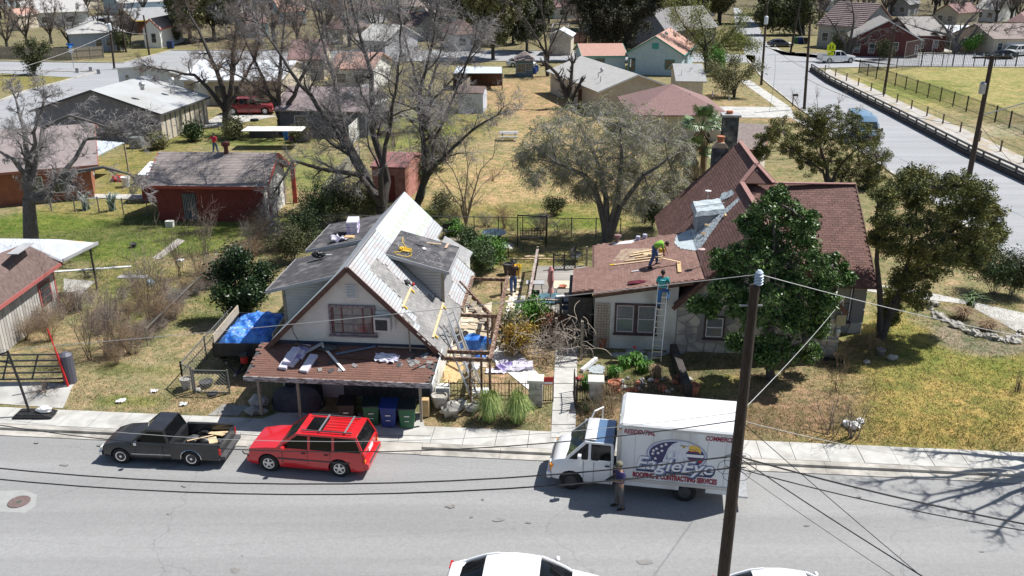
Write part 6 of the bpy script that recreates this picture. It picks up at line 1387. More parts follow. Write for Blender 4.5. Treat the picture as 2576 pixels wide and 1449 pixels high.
person('man in navy polo, grey trousers and camouflage cap writing beside the box truck',(pm.x,pm.y+.05,.01),R(-70),stand,navy,khaki,hat=(mat('camouflage_cap',(0.25,0.23,0.16),.9,(0.10,0.10,0.06),18),'peak'),sc=1.02)
q=MB();q.box((0,0,0),(.22,.3,.02));o=q.build('clipboard',M['black']);o.location=(pm.x-.36*1.0,pm.y-.08,1.28);o.rotation_euler=(R(20),R(-20),R(-70));tag(o,'dark clipboard held by the man in the navy polo','clipboard')
HB=Matrix.Translation((O2[0],O2[1],0))@Matrix.Rotation(-PHI,4,'Z')
gp=HB@Vector((2.75,1.05,LZ(2.75)))
bend=dict(pel=(.05,.12,.92),wst=(.14,.04,1.05),che=(.32,-.06,1.20),nek=(.47,-.10,1.23),hed=(.60,-.13,1.18),shL=(.34,.12,1.22),elL=(.50,.16,.98),wrL=(.62,.10,.78),shR=(.36,-.24,1.20),elR=(.42,-.28,.92),wrR=(.46,-.20,.72),hiL=(.03,.20,.88),knL=(.18,.24,.48),anL=(.20,.30,.09),toL=(.36,.26,.05),hiR=(.04,.0,.88),knR=(-.02,-.12,.48),anR=(-.20,-.22,.07),toR=(-.08,-.30,.03),face=(.6,-.1,-.8))
person('man in lime green shirt and jeans bending to saw a board on the roof',(gp.x,gp.y,gp.z+.02),-PHI,bend,mat('lime_shirt',(0.25,0.50,0.06),.85,(0.21,0.44,0.05),6),denim,skin=(0.24,0.13,0.08))
lp=HB@Vector((3.0,-1.85,2.75))
climb=dict(pel=(0,.02,.98),wst=(.01,.02,1.15),che=(.02,.03,1.38),nek=(.02,.04,1.54),hed=(.0,.10,1.69),shL=(-.19,.03,1.47),elL=(-.24,.12,1.18),wrL=(-.16,.34,1.05),shR=(.21,.03,1.46),elR=(.30,.02,1.16),wrR=(.30,.10,.92),hiL=(-.09,.02,.92),knL=(-.10,.06,.50),anL=(-.08,.02,.09),toL=(-.08,.18,.05),hiR=(.10,.02,.92),knR=(.30,.22,.74),anR=(.24,.06,.38),toR=(.24,.22,.34),face=(0,1,-.2))
tp_=person('man in teal striped shirt and blue jeans climbing the ladder to the roof',tuple(lp),-PHI,climb,mat('teal_shirt',(0.03,0.34,0.36),.85),mat('blue_jeans',(0.04,0.14,0.36),.9,(0.06,0.19,0.44),8),skin=(0.20,0.10,0.07))
for k in range(4):q=MB();z_=1.05+k*.11;q.lathe((.0,.02,z_),[(.168,0),(.170,.03)],14);q.build('shirt_stripe',mat('light_teal_stripe',(0.20,0.55,0.55),.85),tp_)
sp=GG(1291,738);walk=dict(stand);walk.update(wrL=(-.28,-.10,.92),elL=(-.27,.02,1.17),wrR=(.28,-.05,.92),elR=(.27,.02,1.17),anL=(-.12,-.22,.10),toL=(-.12,-.38,.04),anR=(.12,.2,.10),toR=(.12,.05,.05),knL=(-.12,-.14,.52),knR=(.11,.0,.5),face=(0,-1,-.1))
person('man in brown shirt, jeans and dark hat walking by the wooden deck',(sp.x,sp.y,sp.z),R(8),walk,mat('brown_shirt',(0.06,0.035,0.03),.85),denim,hat=(M['black'],'brim'),sc=1.05)
rp2=GG(542,385);w2=dict(walk);w2.update(wrR=(.45,.1,1.25),elR=(.36,.05,1.3))
person('person in bright red shirt and jeans standing behind the dark red garage',(rp2.x,rp2.y,rp2.z),R(170),w2,mat('crimson_shirt',(0.55,0.02,0.06),.85),denim,sc=1.0,hair=(.25,.18,.12))
# ================================================================== trees and plants
def atY(x,y,Y):d=ray(x,y);t=Y/d.y;return Vector((d.x*t,d.y*t,CAMH+d.z*t))
def ortho(d,r):
 v=Vector((r.gauss(0,1),r.gauss(0,1),r.gauss(0,1)));v-=d*v.dot(d);return v.normalized()
class Tree:
 def __init__(s,seed):s.r=random.Random(seed);s.big=[];s.twg=[];s.tips=[]
 def seg(s,p,q,a,b):(s.big if a>.035 else s.twg).append((p.x,p.y,p.z,q.x,q.y,q.z,a,b))
 def branch(s,p,d,L,r,dep,P):
  R_=s.r;n=4 if L>1.2 else 3;sl_=L/n;pts=[p];q=p;dd=d.copy();ra=r
  for i in range(n):
   dd=(dd+ortho(dd,R_)*P['wob']+Vector((0,0,P['up']if dep<P['droopd']else P['droop']))).normalized()
   q2=q+dd*sl_;rb=max(r*(1-.75*(i+1)/n),P['rmin']*.6)
   s.seg(q,q2+dd*.01,ra,rb);ra=rb
   if dep<P['lev']:
    nc=P['nch'][min(dep,len(P['nch'])-1)]
    for _ in range(nc):
     if R_.random()<.85 and(i>0 or dep>0):
      t=R_.random();b=q.lerp(q2,t);ang=R_.uniform(.45,1.05)
      cd=(dd*math.cos(ang)+ortho(dd,R_)*math.sin(ang)).normalized()
      s.branch(b,cd,L*R_.uniform(.38,.62)*P['shr'],max(ra*.62,P['rmin']),dep+1,P)
   q=q2
  s.tips.append((q,dep))
  if dep>=P['lev']-1:s.tips.append((pts[0].lerp(q,.6),dep))
 def limb(s,pts,r0,r1,P,start=.25,dens=1.1,clen=.45):
  R_=s.r;Ls=[(b-a).length for a,b in zip(pts[:-1],pts[1:])];T=sum(Ls);acc=0
  # smooth wobble
  fine=[]
  for(a,b),l in zip(zip(pts[:-1],pts[1:]),Ls):
   k=max(1,int(l/.8))
   for i in range(k):t=i/k;fine.append((a.lerp(b,t)+Vector((R_.gauss(0,.05),R_.gauss(0,.05),R_.gauss(0,.04)))*(0 if(i==0 and not fine)else 1),(acc+l*t)/T))
   acc+=l
  fine.append((pts[-1],1.0))
  for(a,ta),(b,tb)in zip(fine[:-1],fine[1:]):
   ra,rb=r0+(r1-r0)*ta**.8,r0+(r1-r0)*tb**.8;s.seg(a,b+(b-a)*.05,ra,rb)
   if tb>start:
    d=(b-a).normalized();nb=dens*(b-a).length;k=int(nb)+(R_.random()<nb%1)
    for _ in range(k):
     ang=R_.uniform(.5,1.15);cd=(d*math.cos(ang)+ortho(d,R_)*math.sin(ang)).normalized()
     s.branch(a.lerp(b,R_.random()),cd,T*clen*(1.15-tb*.7)*R_.uniform(.5,1),max(ra*.5,P['rmin']),1,P)
  d=(fine[-1][0]-fine[-2][0]).normalized()
  for _ in range(3):s.branch(fine[-1][0],(d+ortho(d,R_)*.4).normalized(),T*clen*.5,r1,1,P)
PB=dict(wob=.22,up=.05,droop=-.02,droopd=3,lev=4,nch=[2,1.0,1,1],shr=1.0,rmin=.0075)
def params(**k):
 p=dict(PB);p.update(k);p['nch']=[int(max(1,round(c)))for c in p['nch']];return p
def finish(T,name,label,base,mats,group=None,leaves=None,cat='tree',jit=None,trunk_name='trunk',crown_name='crown'):
 t=thing(name,label,cat,tuple(base),0,group);b=np.array(base)
 if T.big:
  V,F=ribbon(T.big,7);put(trunk_name,mesh_np(trunk_name,V-b,F),mats[0],t,smooth=True)
 if T.twg:
  V,F=twigmesh(T.twg);put(crown_name,mesh_np(crown_name,V-b,F),mats[1],t)
 if leaves:
  m,per,sig,size,asp,sel=leaves;C=np.array([tuple(p)for p,d in T.tips if d>=sel]);C=np.repeat(C,per,axis=0)
  C=C+rng.normal(size=C.shape)*sig;C[:,2]=np.maximum(C[:,2],b[2]+.1)
  V,F=leaf_quads(C,size,asp);put('foliage',mesh_np('foliage',V-b,F),m,t)
 return t
def px_tree(seed,base,limbs,r0,P,dens=1.1,clen=.45,r1=.05,trunk=None,flare=1.35,start=.25):
 """base: photo position of the foot; limbs: polylines of (x, y, depth offset) in photo positions, grown in real space"""
 T=Tree(seed);B=GG(*base);first=True
 if trunk:
  tp=[B]+[atY(x,y,B.y+dy)for x,y,dy in trunk];n=len(tp)
  for i in range(n-1):T.seg(tp[i]-Vector((0,0,.1 if i==0 else 0)),tp[i+1],r0*(flare if i==0 else 1),r0*.95)
  st_=tp[-1]
 else:st_=B
 for l in limbs:
  pts=[st_]+[atY(x,y,B.y+dy)for x,y,dy in l[1]];T.limb(pts,r0*l[0],r1,P,start=start,dens=dens,clen=clen)
 return T,B
barkm=M['bark']
P5=params(lev=4,nch=[2,2,2,3],wob=.32,shr=1.12,rmin=.0115)
T,B=px_tree(11,(966,566),[(.62,[(905,440,-1),(820,428,-2),(740,404,-3),(700,470,-4)]),(.75,[(944,488,0),(864,353,1),(756,212,2),(650,60,3)]),(.78,[(976,455,.5),(940,348,.5),(934,187,1),(895,60,2),(870,-60,2)]),(.5,[(960,440,-1),(975,330,-1),(1000,200,-2),(1010,60,-2)]),(.42,[(930,460,1),(870,330,3),(820,140,5),(780,-20,6)])],.42,P5,dens=.95,trunk=[(962,520,0)],clen=.34)
finish(T,'pecan_tree','tallest dark bare tree forking low behind the ridge of the white house',B,(barkm,M['twig']))
T,B=px_tree(12,(1048,520),[(.85,[(1072,440,0),(1062,360,0),(1050,250,0),(1085,120,1),(1100,20,1)]),(.7,[(1075,440,0),(1120,390,-1),(1190,325,-1),(1250,290,-2)]),(.5,[(1080,430,0),(1100,340,1),(1150,220,2),(1190,120,2)])],.33,P5,dens=.95,clen=.34)
finish(T,'pecan_tree','dark bare tree just right of the white ridge with one limb reaching to the right',B,(barkm,M['twig']))
T,B=px_tree(13,(80,640),[(.8,[(75,440,0),(62,330,0),(40,250,1)]),(.8,[(110,500,0),(150,440,-.5),(260,420,-1),(330,440,-1.5)]),(.7,[(60,440,0),(30,400,-1),(-20,370,-1)]),(.6,[(90,400,0),(110,320,1),(180,290,1),(270,320,2)]),(.6,[(120,480,0),(190,400,1),(215,350,2),(330,330,2)]),(.55,[(70,420,0),(90,330,-1),(110,250,-2)])],.36,P5,dens=.85,trunk=[(72,500,0)],clen=.34)
finish(T,'pecan_tree','broad bare tree with a knotted grey trunk at the left edge beside the chain fence',B,(mat('grey_bark',(0.10,0.09,0.085),.95,(0.19,0.175,0.165),8,bump=.9,bscale=14,stretch=(3,3,.7)),M['twig']))
T,B=px_tree(14,(573,308),[(.7,[(540,240,0),(490,190,0),(440,180,-1),(380,170,-1)]),(.75,[(560,220,0),(520,120,1),(470,20,2),(450,-40,2)]),(.75,[(580,220,0),(588,130,0),(600,30,1),(620,-60,1)]),(.6,[(590,240,0),(640,150,-1),(660,60,-1)])],.45,P5,dens=1.0,trunk=[(570,280,0)],clen=.30)
finish(T,'pecan_tree','bare thick-stemmed tree left of the dark red wagon by the long beige house',B,(barkm,M['twigb']))
T,B=px_tree(15,(715,338),[(.7,[(690,260,0),(640,150,1),(600,60,2)]),(.75,[(700,240,0),(710,120,1),(720,10,2)]),(.7,[(740,240,0),(790,130,-1),(830,40,-1)]),(.6,[(690,250,0),(620,200,-2),(560,170,-2)])],.40,P5,dens=1.0,trunk=[(706,300,0)],clen=.30)
finish(T,'pecan_tree','bare tree standing before the mauve-roofed house right of the dark red wagon',B,(barkm,M['twigb']))
T,B=px_tree(16,(1072,330),[(.7,[(1080,240,0),(1100,150,1),(1130,60,1)]),(.7,[(1060,240,0),(1030,140,0),(1000,40,1)]),(.6,[(1080,260,0),(1160,180,0),(1210,120,0)])],.33,P5,dens=.9,clen=.30)
finish(T,'bare_tree','greyish bare tree at the head of the plank fence, behind the second dark tree',B,(barkm,M['twig']))
P4_=params(lev=4,nch=[2,2,1,1],wob=.3,rmin=.02)
T,B=px_tree(17,(1378,192),[(.8,[(1370,130,0),(1330,60,0),(1290,10,0)]),(.7,[(1375,120,0),(1365,50,0),(1360,-20,0)]),(.6,[(1380,130,0),(1410,60,0),(1430,0,0)])],.35,P4_,dens=.9,clen=.35)
finish(T,'bare_tree','slender dark bare tree right of the blue playhouse',B,(barkm,M['twigd']))
T,B=px_tree(18,(1428,272),[(.8,[(1420,220,0),(1400,185,0),(1380,165,0)]),(.8,[(1436,210,0),(1440,160,0)]),(.6,[(1450,230,0),(1462,205,0)])],.38,params(lev=2,nch=[3,2],wob=.4),dens=2.5,clen=.5,r1=.16)
finish(T,'pollarded_tree','heavily pruned dark tree with stubby limbs at the corner of the dry field',B,(barkm,M['twigd']))
T,B=px_tree(19,(1552,152),[(.8,[(1530,100,0),(1490,50,0),(1450,10,0)]),(.8,[(1550,80,0),(1545,10,0)]),(.8,[(1580,90,0),(1620,40,0),(1650,15,0)]),(.6,[(1540,90,0),(1520,40,1),(1510,-10,1)])],.6,P4_,dens=1.1,clen=.42)
finish(T,'oak_tree','massive dark ivy-tangled tree in front of the salmon roof',B,(barkm,M['twigd']),leaves=(mat('dark_ivy',(0.035,0.04,0.02),.8,(0.06,0.06,0.03),1,island=.4),6,.35,.16,.6,3))
T,B=px_tree(20,(1778,178),[(.8,[(1790,130,0),(1830,95,0),(1858,60,0)]),(.8,[(1775,110,0),(1760,40,0)]),(.7,[(1770,120,0),(1725,70,0),(1700,30,0)]),(.6,[(1800,120,0),(1850,115,0),(1875,110,0)])],.5,params(lev=3,nch=[2,2,1],droop=-.22,droopd=2),dens=1.3,clen=.45)
finish(T,'willow_tree','yellow-green weeping tree leaning over the left side of the street',B,(barkm,M['twigb']),leaves=(M['lime'],5,.45,.13,.4,2))
T,B=px_tree(21,(1847,246),[(.8,[(1840,215,0),(1800,180,-1)]),(.8,[(1855,210,0),(1890,175,0)]),(.7,[(1850,205,0),(1850,165,1)]),(.6,[(1845,210,0),(1825,190,2)])],.17,params(lev=3,nch=[2,2,1],wob=.3),dens=1.8,clen=.55,r1=.03)
finish(T,'olive_tree','small round olive-green tree on the lawn by the neighbour walk',B,(barkm,M['twigb']),leaves=(M['olive'],6,.28,.10,.5,2))
# crowns built clump by clump: each blob is (photo x, photo y, radius in photo pixels)
def blob_tree(name,label,seed,base,trunks,blobs,lm,size,nleaf,nsub,tw=0,droop=-.3,subr=.30,spread=1.0,aspect=.45,bark=None,twm=None,low=.0,cat='tree'):
 T=Tree(seed);R_=T.r;B=GG(*base);C=[]
 for r0,pts in trunks:
  P_=[B]+[atY(x,y,B.y+dy)for x,y,dy in pts];n=len(P_)-1
  for k in range(n):
   a,b=P_[k],P_[k+1];m_=a.lerp(b,.5)+Vector((R_.gauss(0,.06),R_.gauss(0,.06),0));ra,rm,rb=r0*(1-.7*k/n),r0*(1-.7*(k+.5)/n),r0*(1-.7*(k+1)/n);T.seg(a,m_,ra*(1.3 if k==0 else 1),rm);T.seg(m_,b,rm,rb)
   C.append(b)
 for x,y,rp_ in blobs:
  dy=R_.uniform(-spread,spread);c=atY(x,y,B.y+dy);sc_=rp_*1.25*(B.y*CT+5)/FPX;near=min(C,key=lambda q:(q-c).length)
  T.seg(near,near.lerp(c,.55)+Vector((0,0,.1)),.05,.035);T.seg(near.lerp(c,.55)+Vector((0,0,.1)),c,.034,.02)
  for _ in range(nsub):
   d=Vector((R_.gauss(0,1),R_.gauss(0,1),R_.gauss(.15,.8))).normalized();q=c+d*sc_*R_.uniform(.45,1.0);T.seg(c,q,.018,.008)
   if tw:
    for _ in range(tw):
     e=Vector((R_.gauss(0,1),R_.gauss(0,1),R_.gauss(0,.6))).normalized();p0=q
     for i in range(3):e=(e+Vector((R_.gauss(0,.25),R_.gauss(0,.25),droop))).normalized();p1=p0+e*R_.uniform(.14,.3);T.twg.append((p0.x,p0.y,p0.z,p1.x,p1.y,p1.z,.009,.007));p0=p1
     T.tips.append((p0,9))
   T.tips.append((q,8))
 c8=np.array([tuple(p)for p,d in T.tips if d==8]);cs=np.repeat(c8,nleaf,axis=0);g=rng.normal(size=cs.shape);g/=np.linalg.norm(g,axis=1,keepdims=True);cs=cs+g*(rng.uniform(.2,1,size=(len(cs),1))**.5)*subr*rng.uniform(.6,1.2,size=(len(cs),1))*np.array([[1,1,.75]])
 if tw:c9=np.array([tuple(p)for p,d in T.tips if d==9]);cs=np.concatenate([cs,c9+rng.normal(size=c9.shape)*.04])
 t=finish(T,name,label,B,(bark or barkm,twm or M['twigd']),cat=cat);b=np.array(B);V,F=leaf_quads(cs,size,aspect);put('foliage',mesh_np('foliage',V-b,F),lm,t);return t
blob_tree('mesquite_tree','wide tangled grey-green weeping tree with a twisted trunk behind the low brown roof',22,(1528,606),[(.26,[(1510,520,0),(1470,440,-1),(1400,410,-1)]),(.24,[(1525,500,0),(1500,400,1),(1460,320,2)]),(.22,[(1555,500,0),(1565,400,0),(1560,320,0)]),(.22,[(1560,520,0),(1620,440,-1),(1680,400,-1)])],
 [(1320,400,28),(1345,370,32),(1380,330,40),(1400,410,36),(1430,300,42),(1440,370,45),(1480,420,40),(1500,300,45),(1500,360,45),(1560,300,45),(1560,370,48),(1620,310,45),(1620,380,48),(1670,350,42),(1690,410,38),(1660,450,40),(1600,450,42),(1540,450,36),(1590,510,34),(1640,510,34),(1345,440,24),(1460,480,22),(1700,460,30),(1380,380,34),(1600,340,40),(1530,400,40),(1720,380,24),(1420,440,30),(1500,470,30),(1560,490,30),(1450,410,34),(1580,430,34)],
 mat('pale_olive_leaves',(0.24,0.265,0.095),.8,(0.33,0.33,0.13),1.0,island=.35),.05,26,36,tw=11,droop=-.35,subr=.25,spread=2.2,bark=mat('grey_bark',(0,0,0)),twm=mat('pale_grey_twigs',(0.30,0.28,0.25),.9,(0.42,0.40,0.36),1))
T,B=px_tree(23,(1172,568),[(.7,[(1165,500,0),(1140,430,0),(1110,390,0)]),(.7,[(1172,500,0),(1175,420,0),(1170,370,0)]),(.7,[(1180,510,0),(1210,430,0),(1240,395,0)]),(.6,[(1160,520,0),(1125,470,1),(1100,440,1)]),(.6,[(1185,500,0),(1230,450,1),(1252,440,1)])],.11,params(lev=3,nch=[2,1,2],wob=.15,up=.12),dens=1.8,clen=.45,r1=.02)
finish(T,'crape_myrtle','pinkish bare vase-shaped crape myrtle between the two gardens',B,(mat('tan_bark',(0.26,0.19,0.13),.8,(0.34,0.26,0.19),4),M['twigb']))
blob_tree('cedar_tree','olive-brown cedar behind the red-brown wing roof, hiding part of the van',31,(2082,480),[(.2,[(2080,420,0),(2060,350,0)]),(.16,[(2110,420,0),(2160,370,0)]),(.14,[(2070,430,0),(2000,380,0)])],[(1930,352,26),(1965,330,30),(1990,375,28),(2030,305,32),(2040,355,34),(2085,300,30),(2095,350,34),(2090,405,32),(2140,310,32),(2150,365,36),(2185,345,30),(2205,395,30),(2160,415,34),(2205,440,26),(2120,445,30),(2030,410,28),(2060,330,24),(1915,385,18),(2180,455,24)],M['cedar'],.060,60,56,subr=.27,spread=1.5)
blob_tree('cedar_tree','large olive-gold cedar with leaning trunks on the right lawn',32,(2214,850),[(.16,[(2212,720,0),(2208,600,0),(2210,500,0)]),(.2,[(2250,760,0),(2310,660,.3),(2380,590,.6)]),(.13,[(2300,680,0),(2400,640,.3)]),(.12,[(2260,740,0),(2300,560,.4),(2310,480,.4)])],[(2225,500,28),(2262,470,32),(2310,450,34),(2300,500,34),(2360,475,38),(2415,470,34),(2460,490,34),(2440,535,36),(2490,540,32),(2500,590,28),(2460,600,36),(2390,540,34),(2400,600,36),(2340,560,36),(2345,620,34),(2280,570,30),(2225,560,24),(2240,620,26),(2300,640,30),(2380,655,32),(2440,645,30),(2475,630,24),(2320,690,34),(2270,700,30),(2250,750,32),(2300,745,34),(2240,790,22),(2205,600,16)],M['cedar'],.056,60,56,subr=.26,spread=1.4)
blob_tree('magnolia_tree','glossy dark green magnolia growing against the stone cottage behind the utility pole',41,(1938,955),[(.16,[(1935,800,0),(1945,640,0),(1955,510,0)]),(.08,[(1935,830,0),(1860,770,0),(1790,750,0)]),(.08,[(1945,800,0),(2020,730,0),(2090,670,0)]),(.07,[(1940,880,0),(1880,850,-.5)]),(.07,[(1945,880,0),(2020,860,-.5)])],[(1958,492,22),(1925,530,28),(1985,535,32),(1905,590,30),(1960,595,36),(2020,600,30),(1860,640,32),(1815,655,26),(1915,665,38),(1985,675,40),(2050,655,28),(2098,672,26),(2125,700,18),(1870,720,36),(1815,725,24),(1755,768,18),(1790,772,20),(1935,750,40),(2010,750,38),(2060,740,28),(1880,800,34),(1950,820,40),(2020,820,34),(2065,830,20),(1900,870,32),(1970,885,34),(2035,885,24),(1850,860,20),(2055,790,24),(1890,560,26),(2030,560,26),(1860,770,30),(1830,690,26),(2080,700,26),(1930,640,30),(1990,720,34),(1930,900,26),(2000,800,30),(2090,760,20)],M['magnolia'],.088,30,38,subr=.24,spread=1.1,aspect=.42)
T,B=px_tree(42,(612,800),[(.8,[(610,740,0),(605,670,0)]),(.7,[(620,750,0),(650,700,0)]),(.7,[(600,750,0),(565,700,0)]),(.6,[(610,760,-.6),(630,740,-1)]),(.6,[(600,760,-.5),(570,745,-.8)])],.08,params(lev=3,nch=[2,2,1],wob=.25),dens=2.2,clen=.5,r1=.02)
finish(T,'bush','dense dark green bush beside the trailer with the blue tarpaulin',B,(barkm,M['twigd']),leaves=(mat('dark_bush_leaves',(0.02,0.045,0.014),.4,(0.04,0.075,0.02),2,island=.4),14,.20,.075,.5,2),cat='bush')
# bare shrub and further right-hand trees
T,B=px_tree(43,(2062,395),[(.6,[(2030,320,0),(2005,260,0)]),(.6,[(2060,320,0),(2055,250,0)]),(.6,[(2090,320,0),(2110,260,0)]),(.5,[(2100,340,0),(2150,290,0)])],.10,params(lev=3,nch=[1,1,2],wob=.12,up=.12),dens=1.0,clen=.4,r1=.02)
finish(T,'bare_shrub','leafless reddish shrub in front of the street pole above the cedar',B,(M['twigb'],M['twigb']),cat='shrub')
T,B=px_tree(44,(2402,134),[(.8,[(2400,100,0),(2370,60,0),(2340,30,0)]),(.8,[(2410,90,0),(2440,50,0),(2480,10,0)]),(.8,[(2425,100,0),(2500,80,0),(2560,70,0)]),(.6,[(2395,90,0),(2330,75,0),(2280,60,0)])],.55,P4_,dens=.8,clen=.4)
finish(T,'bare_tree','big spreading bare tree on the verge in front of the flat-roofed house',B,(mat('grey_bark',(0,0,0)),M['twigd']))
T,B=px_tree(45,(2133,152),[(.8,[(2125,110,0),(2095,60,0),(2070,30,0)]),(.8,[(2140,100,0),(2150,40,0),(2140,0,0)]),(.7,[(2150,110,0),(2200,80,0),(2240,70,0)])],.45,P4_,dens=.8,clen=.4)
finish(T,'bare_tree','dark bare tree standing in front of the red brick gable',B,(barkm,M['twigd']))
T,B=px_tree(46,(248,122),[(.8,[(250,80,0),(225,30,0)]),(.8,[(255,80,0),(275,30,0)]),(.7,[(245,90,0),(190,60,0)]),(.7,[(245,80,0),(248,10,0)])],.5,P4_,dens=.8,clen=.4)
finish(T,'bare_tree','bare tree in front of the blue-grey house across the left street',B,(barkm,M['twigd']))
T,B=px_tree(47,(85,188),[(.8,[(75,160,0),(55,130,0)]),(.8,[(90,155,0),(110,130,0)]),(.8,[(85,150,0),(82,120,0)])],.2,params(lev=3,nch=[2,2,1],wob=.3),dens=1.6,clen=.5)
finish(T,'small_tree','small olive and red-leaved tree on the grass wedge of the left street corner',B,(barkm,M['twigb']),leaves=(M['oak'],5,.3,.13,.5,2))
T,B=px_tree(48,(2020,88),[(.8,[(2000,50,0),(1960,20,0)]),(.8,[(2020,40,0),(2020,0,0)]),(.8,[(1990,60,0),(1930,45,0)])],.6,params(lev=3,nch=[2,2,1],wob=.3),dens=1.2,clen=.45)
finish(T,'live_oak','dark green live oak at the far street corner',B,(barkm,M['twigd']),leaves=(M['oak'],8,.7,.28,.5,2))
# off the right edge: bare street tree whose shadow lies on the sidewalk and road
T=Tree(51);B=Vector(XY(19.8,30.95)+(.2,))
for lx,ly,lz in((-3.0,-1.0,8.2),(-2.8,.9,10.2),(-1.0,.2,11.0),(-2.6,-1.8,6.6),(2.6,0,8),(-2.2,1.6,6.4),(-.6,-2.2,9.5),(-1.6,2.4,9)):
 T.limb([B+Vector((0,0,2.0)),B+Vector((lx*.45,ly*.45,2.0+(lz-2.0)*.5)),B+Vector((lx,ly,lz))],.2,.05,params(lev=4,nch=[2,2,1,1],wob=.3,rmin=.010),dens=.9,clen=.26)
T.seg(B,B+Vector((0,0,2.1)),.32,.24)
finish(T,'bare_tree','bare street tree just past the right edge, shading the road with its branches',B,(barkm,M['twig']))
# shared far trees
def variant(seed,leafy,h=9.0):
 T=Tree(seed);R_=T.r;B=Vector((0,0,0));T.seg(B,Vector((0,0,h*.2)),.3,.26)
 for k in range(6):
  a=k*1.05+R_.uniform(-.3,.3);rr_=h*R_.uniform(.25,.48);T.limb([Vector((0,0,h*.18)),Vector((math.cos(a)*rr_*.5,math.sin(a)*rr_*.5,h*.55)),Vector((math.cos(a)*rr_,math.sin(a)*rr_,h*R_.uniform(.72,1)))],.15,.04,params(lev=4,nch=[2,2,2,1],wob=.28,rmin=.02),dens=1.2,clen=.34)
 tk=ribbon(T.big,5);tw=twigmesh(T.twg,.021);lf=None
 if leafy:C=np.array([tuple(p)for p,d in T.tips if d>=2]);C=np.repeat(C,4,axis=0);C=C+rng.normal(size=C.shape)*.38;lf=leaf_quads(C,.24,.5)
 return tk,tw,lf
VAR=[]
for sd,leafy,tm,lm in((61,0,M['twigd'],None),(62,0,M['twigb'],None),(63,0,M['twig'],None),(64,1,M['twigd'],M['oak']),(65,1,M['twigb'],M['olive'])):
 tk,tw,lf=variant(sd,leafy);a=mesh_np('trunk',*tk);a.materials.append(barkm);b=mesh_np('crown',*tw);b.materials.append(tm);c=None
 if lf:c=mesh_np('foliage',*lf);c.materials.append(lm)
 VAR.append((a,b,c))
vnames=['dark bare tree','brown bare tree','grey bare tree','dark green leafy tree','olive leafy tree']
def far_tree(x,y,h,v,label,group='trees in the far neighbourhood'):
 p=GG(x,y);t=thing('far_tree',label,'tree',tuple(p),random.Random(int(x*7+y)).uniform(0,6.28),group);k=h/9.0;t.scale=(k,k,k)
 for nm,me in zip(('trunk','crown','foliage'),VAR[v]):
  if me:o=bpy.data.objects.new(nm,me);COL.objects.link(o);o.parent=t
ft=[(20,128,8,1,'beside the ragged fence at the far left'),(70,118,9,1,'above the small olive tree'),(130,110,8,1,'left of the blue-grey house'),(175,122,7,0,'at the blue-grey house wall'),(300,128,9,0,'between the blue-grey and small white houses'),(330,118,7,1,'left of the small white house'),(480,110,12,4,'right of the red porch steps'),(540,100,12,3,'behind the thick-stemmed tree'),(620,95,13,1,'behind the long beige house'),(690,110,13,2,'over the back street, left of middle'),(750,120,12,1,'past the mauve roof'),(820,110,13,0,'above the slate gable'),(880,118,12,1,'behind the tallest tree'),(950,125,12,2,'across the back street from the plank fence'),(1010,110,12,1,'left of the far grassy lot'),(1100,100,11,2,'by the far white boundary wall'),(1170,95,12,4,'near the end of the far boundary wall'),
      (1240,150,10,4,'behind the metal shelter'),(1290,110,9,3,'above the blue playhouse'),(1325,130,8,3,'right behind the blue playhouse'),(1460,95,10,1,'between beige shed and salmon roof'),(1500,75,12,3,'left of the dark ivy tree'),(1580,60,12,3,'behind the dark ivy tree'),(1650,112,9,4,'beside the dark grey gable'),(1690,95,12,4,'right of the dark grey gable'),(1740,70,12,4,'behind the yellow-green weeping tree'),(1730,168,5,1,'bare by the salmon house corner'),(1810,60,12,4,'beyond the weeping tree'),(1950,60,13,3,'at the far street bend'),(2240,40,12,0,'behind the brick gable'),(2290,30,14,0,'behind the brick wing'),(2350,40,13,1,'above the brick porch'),(2430,40,13,1,'behind the flat roof'),(2480,48,13,0,'over the garage house'),(2545,40,13,1,'at the right edge above the garage'),(2170,20,12,1,'behind the striped tile roof'),(2560,60,9,0,'beside the garage at the edge')]
for x,y,h,v,lb in ft:far_tree(x,y,h,v,vnames[v]+' '+lb)
rr=random.Random(77);pos_w=['left','left-middle','middle','right-middle','right']
for k in range(150):
 x=rr.uniform(-20,2600);y=rr.uniform(-48,62)
 if 1840<x<1930:continue
 v=rr.choice([0,1,1,2,2,2,2,1,4]);far_tree(x,y,rr.uniform(8,13),v,'%s of the crowded far canopy, %s part of the top edge'%(vnames[v],pos_w[min(4,int(x/520))]))
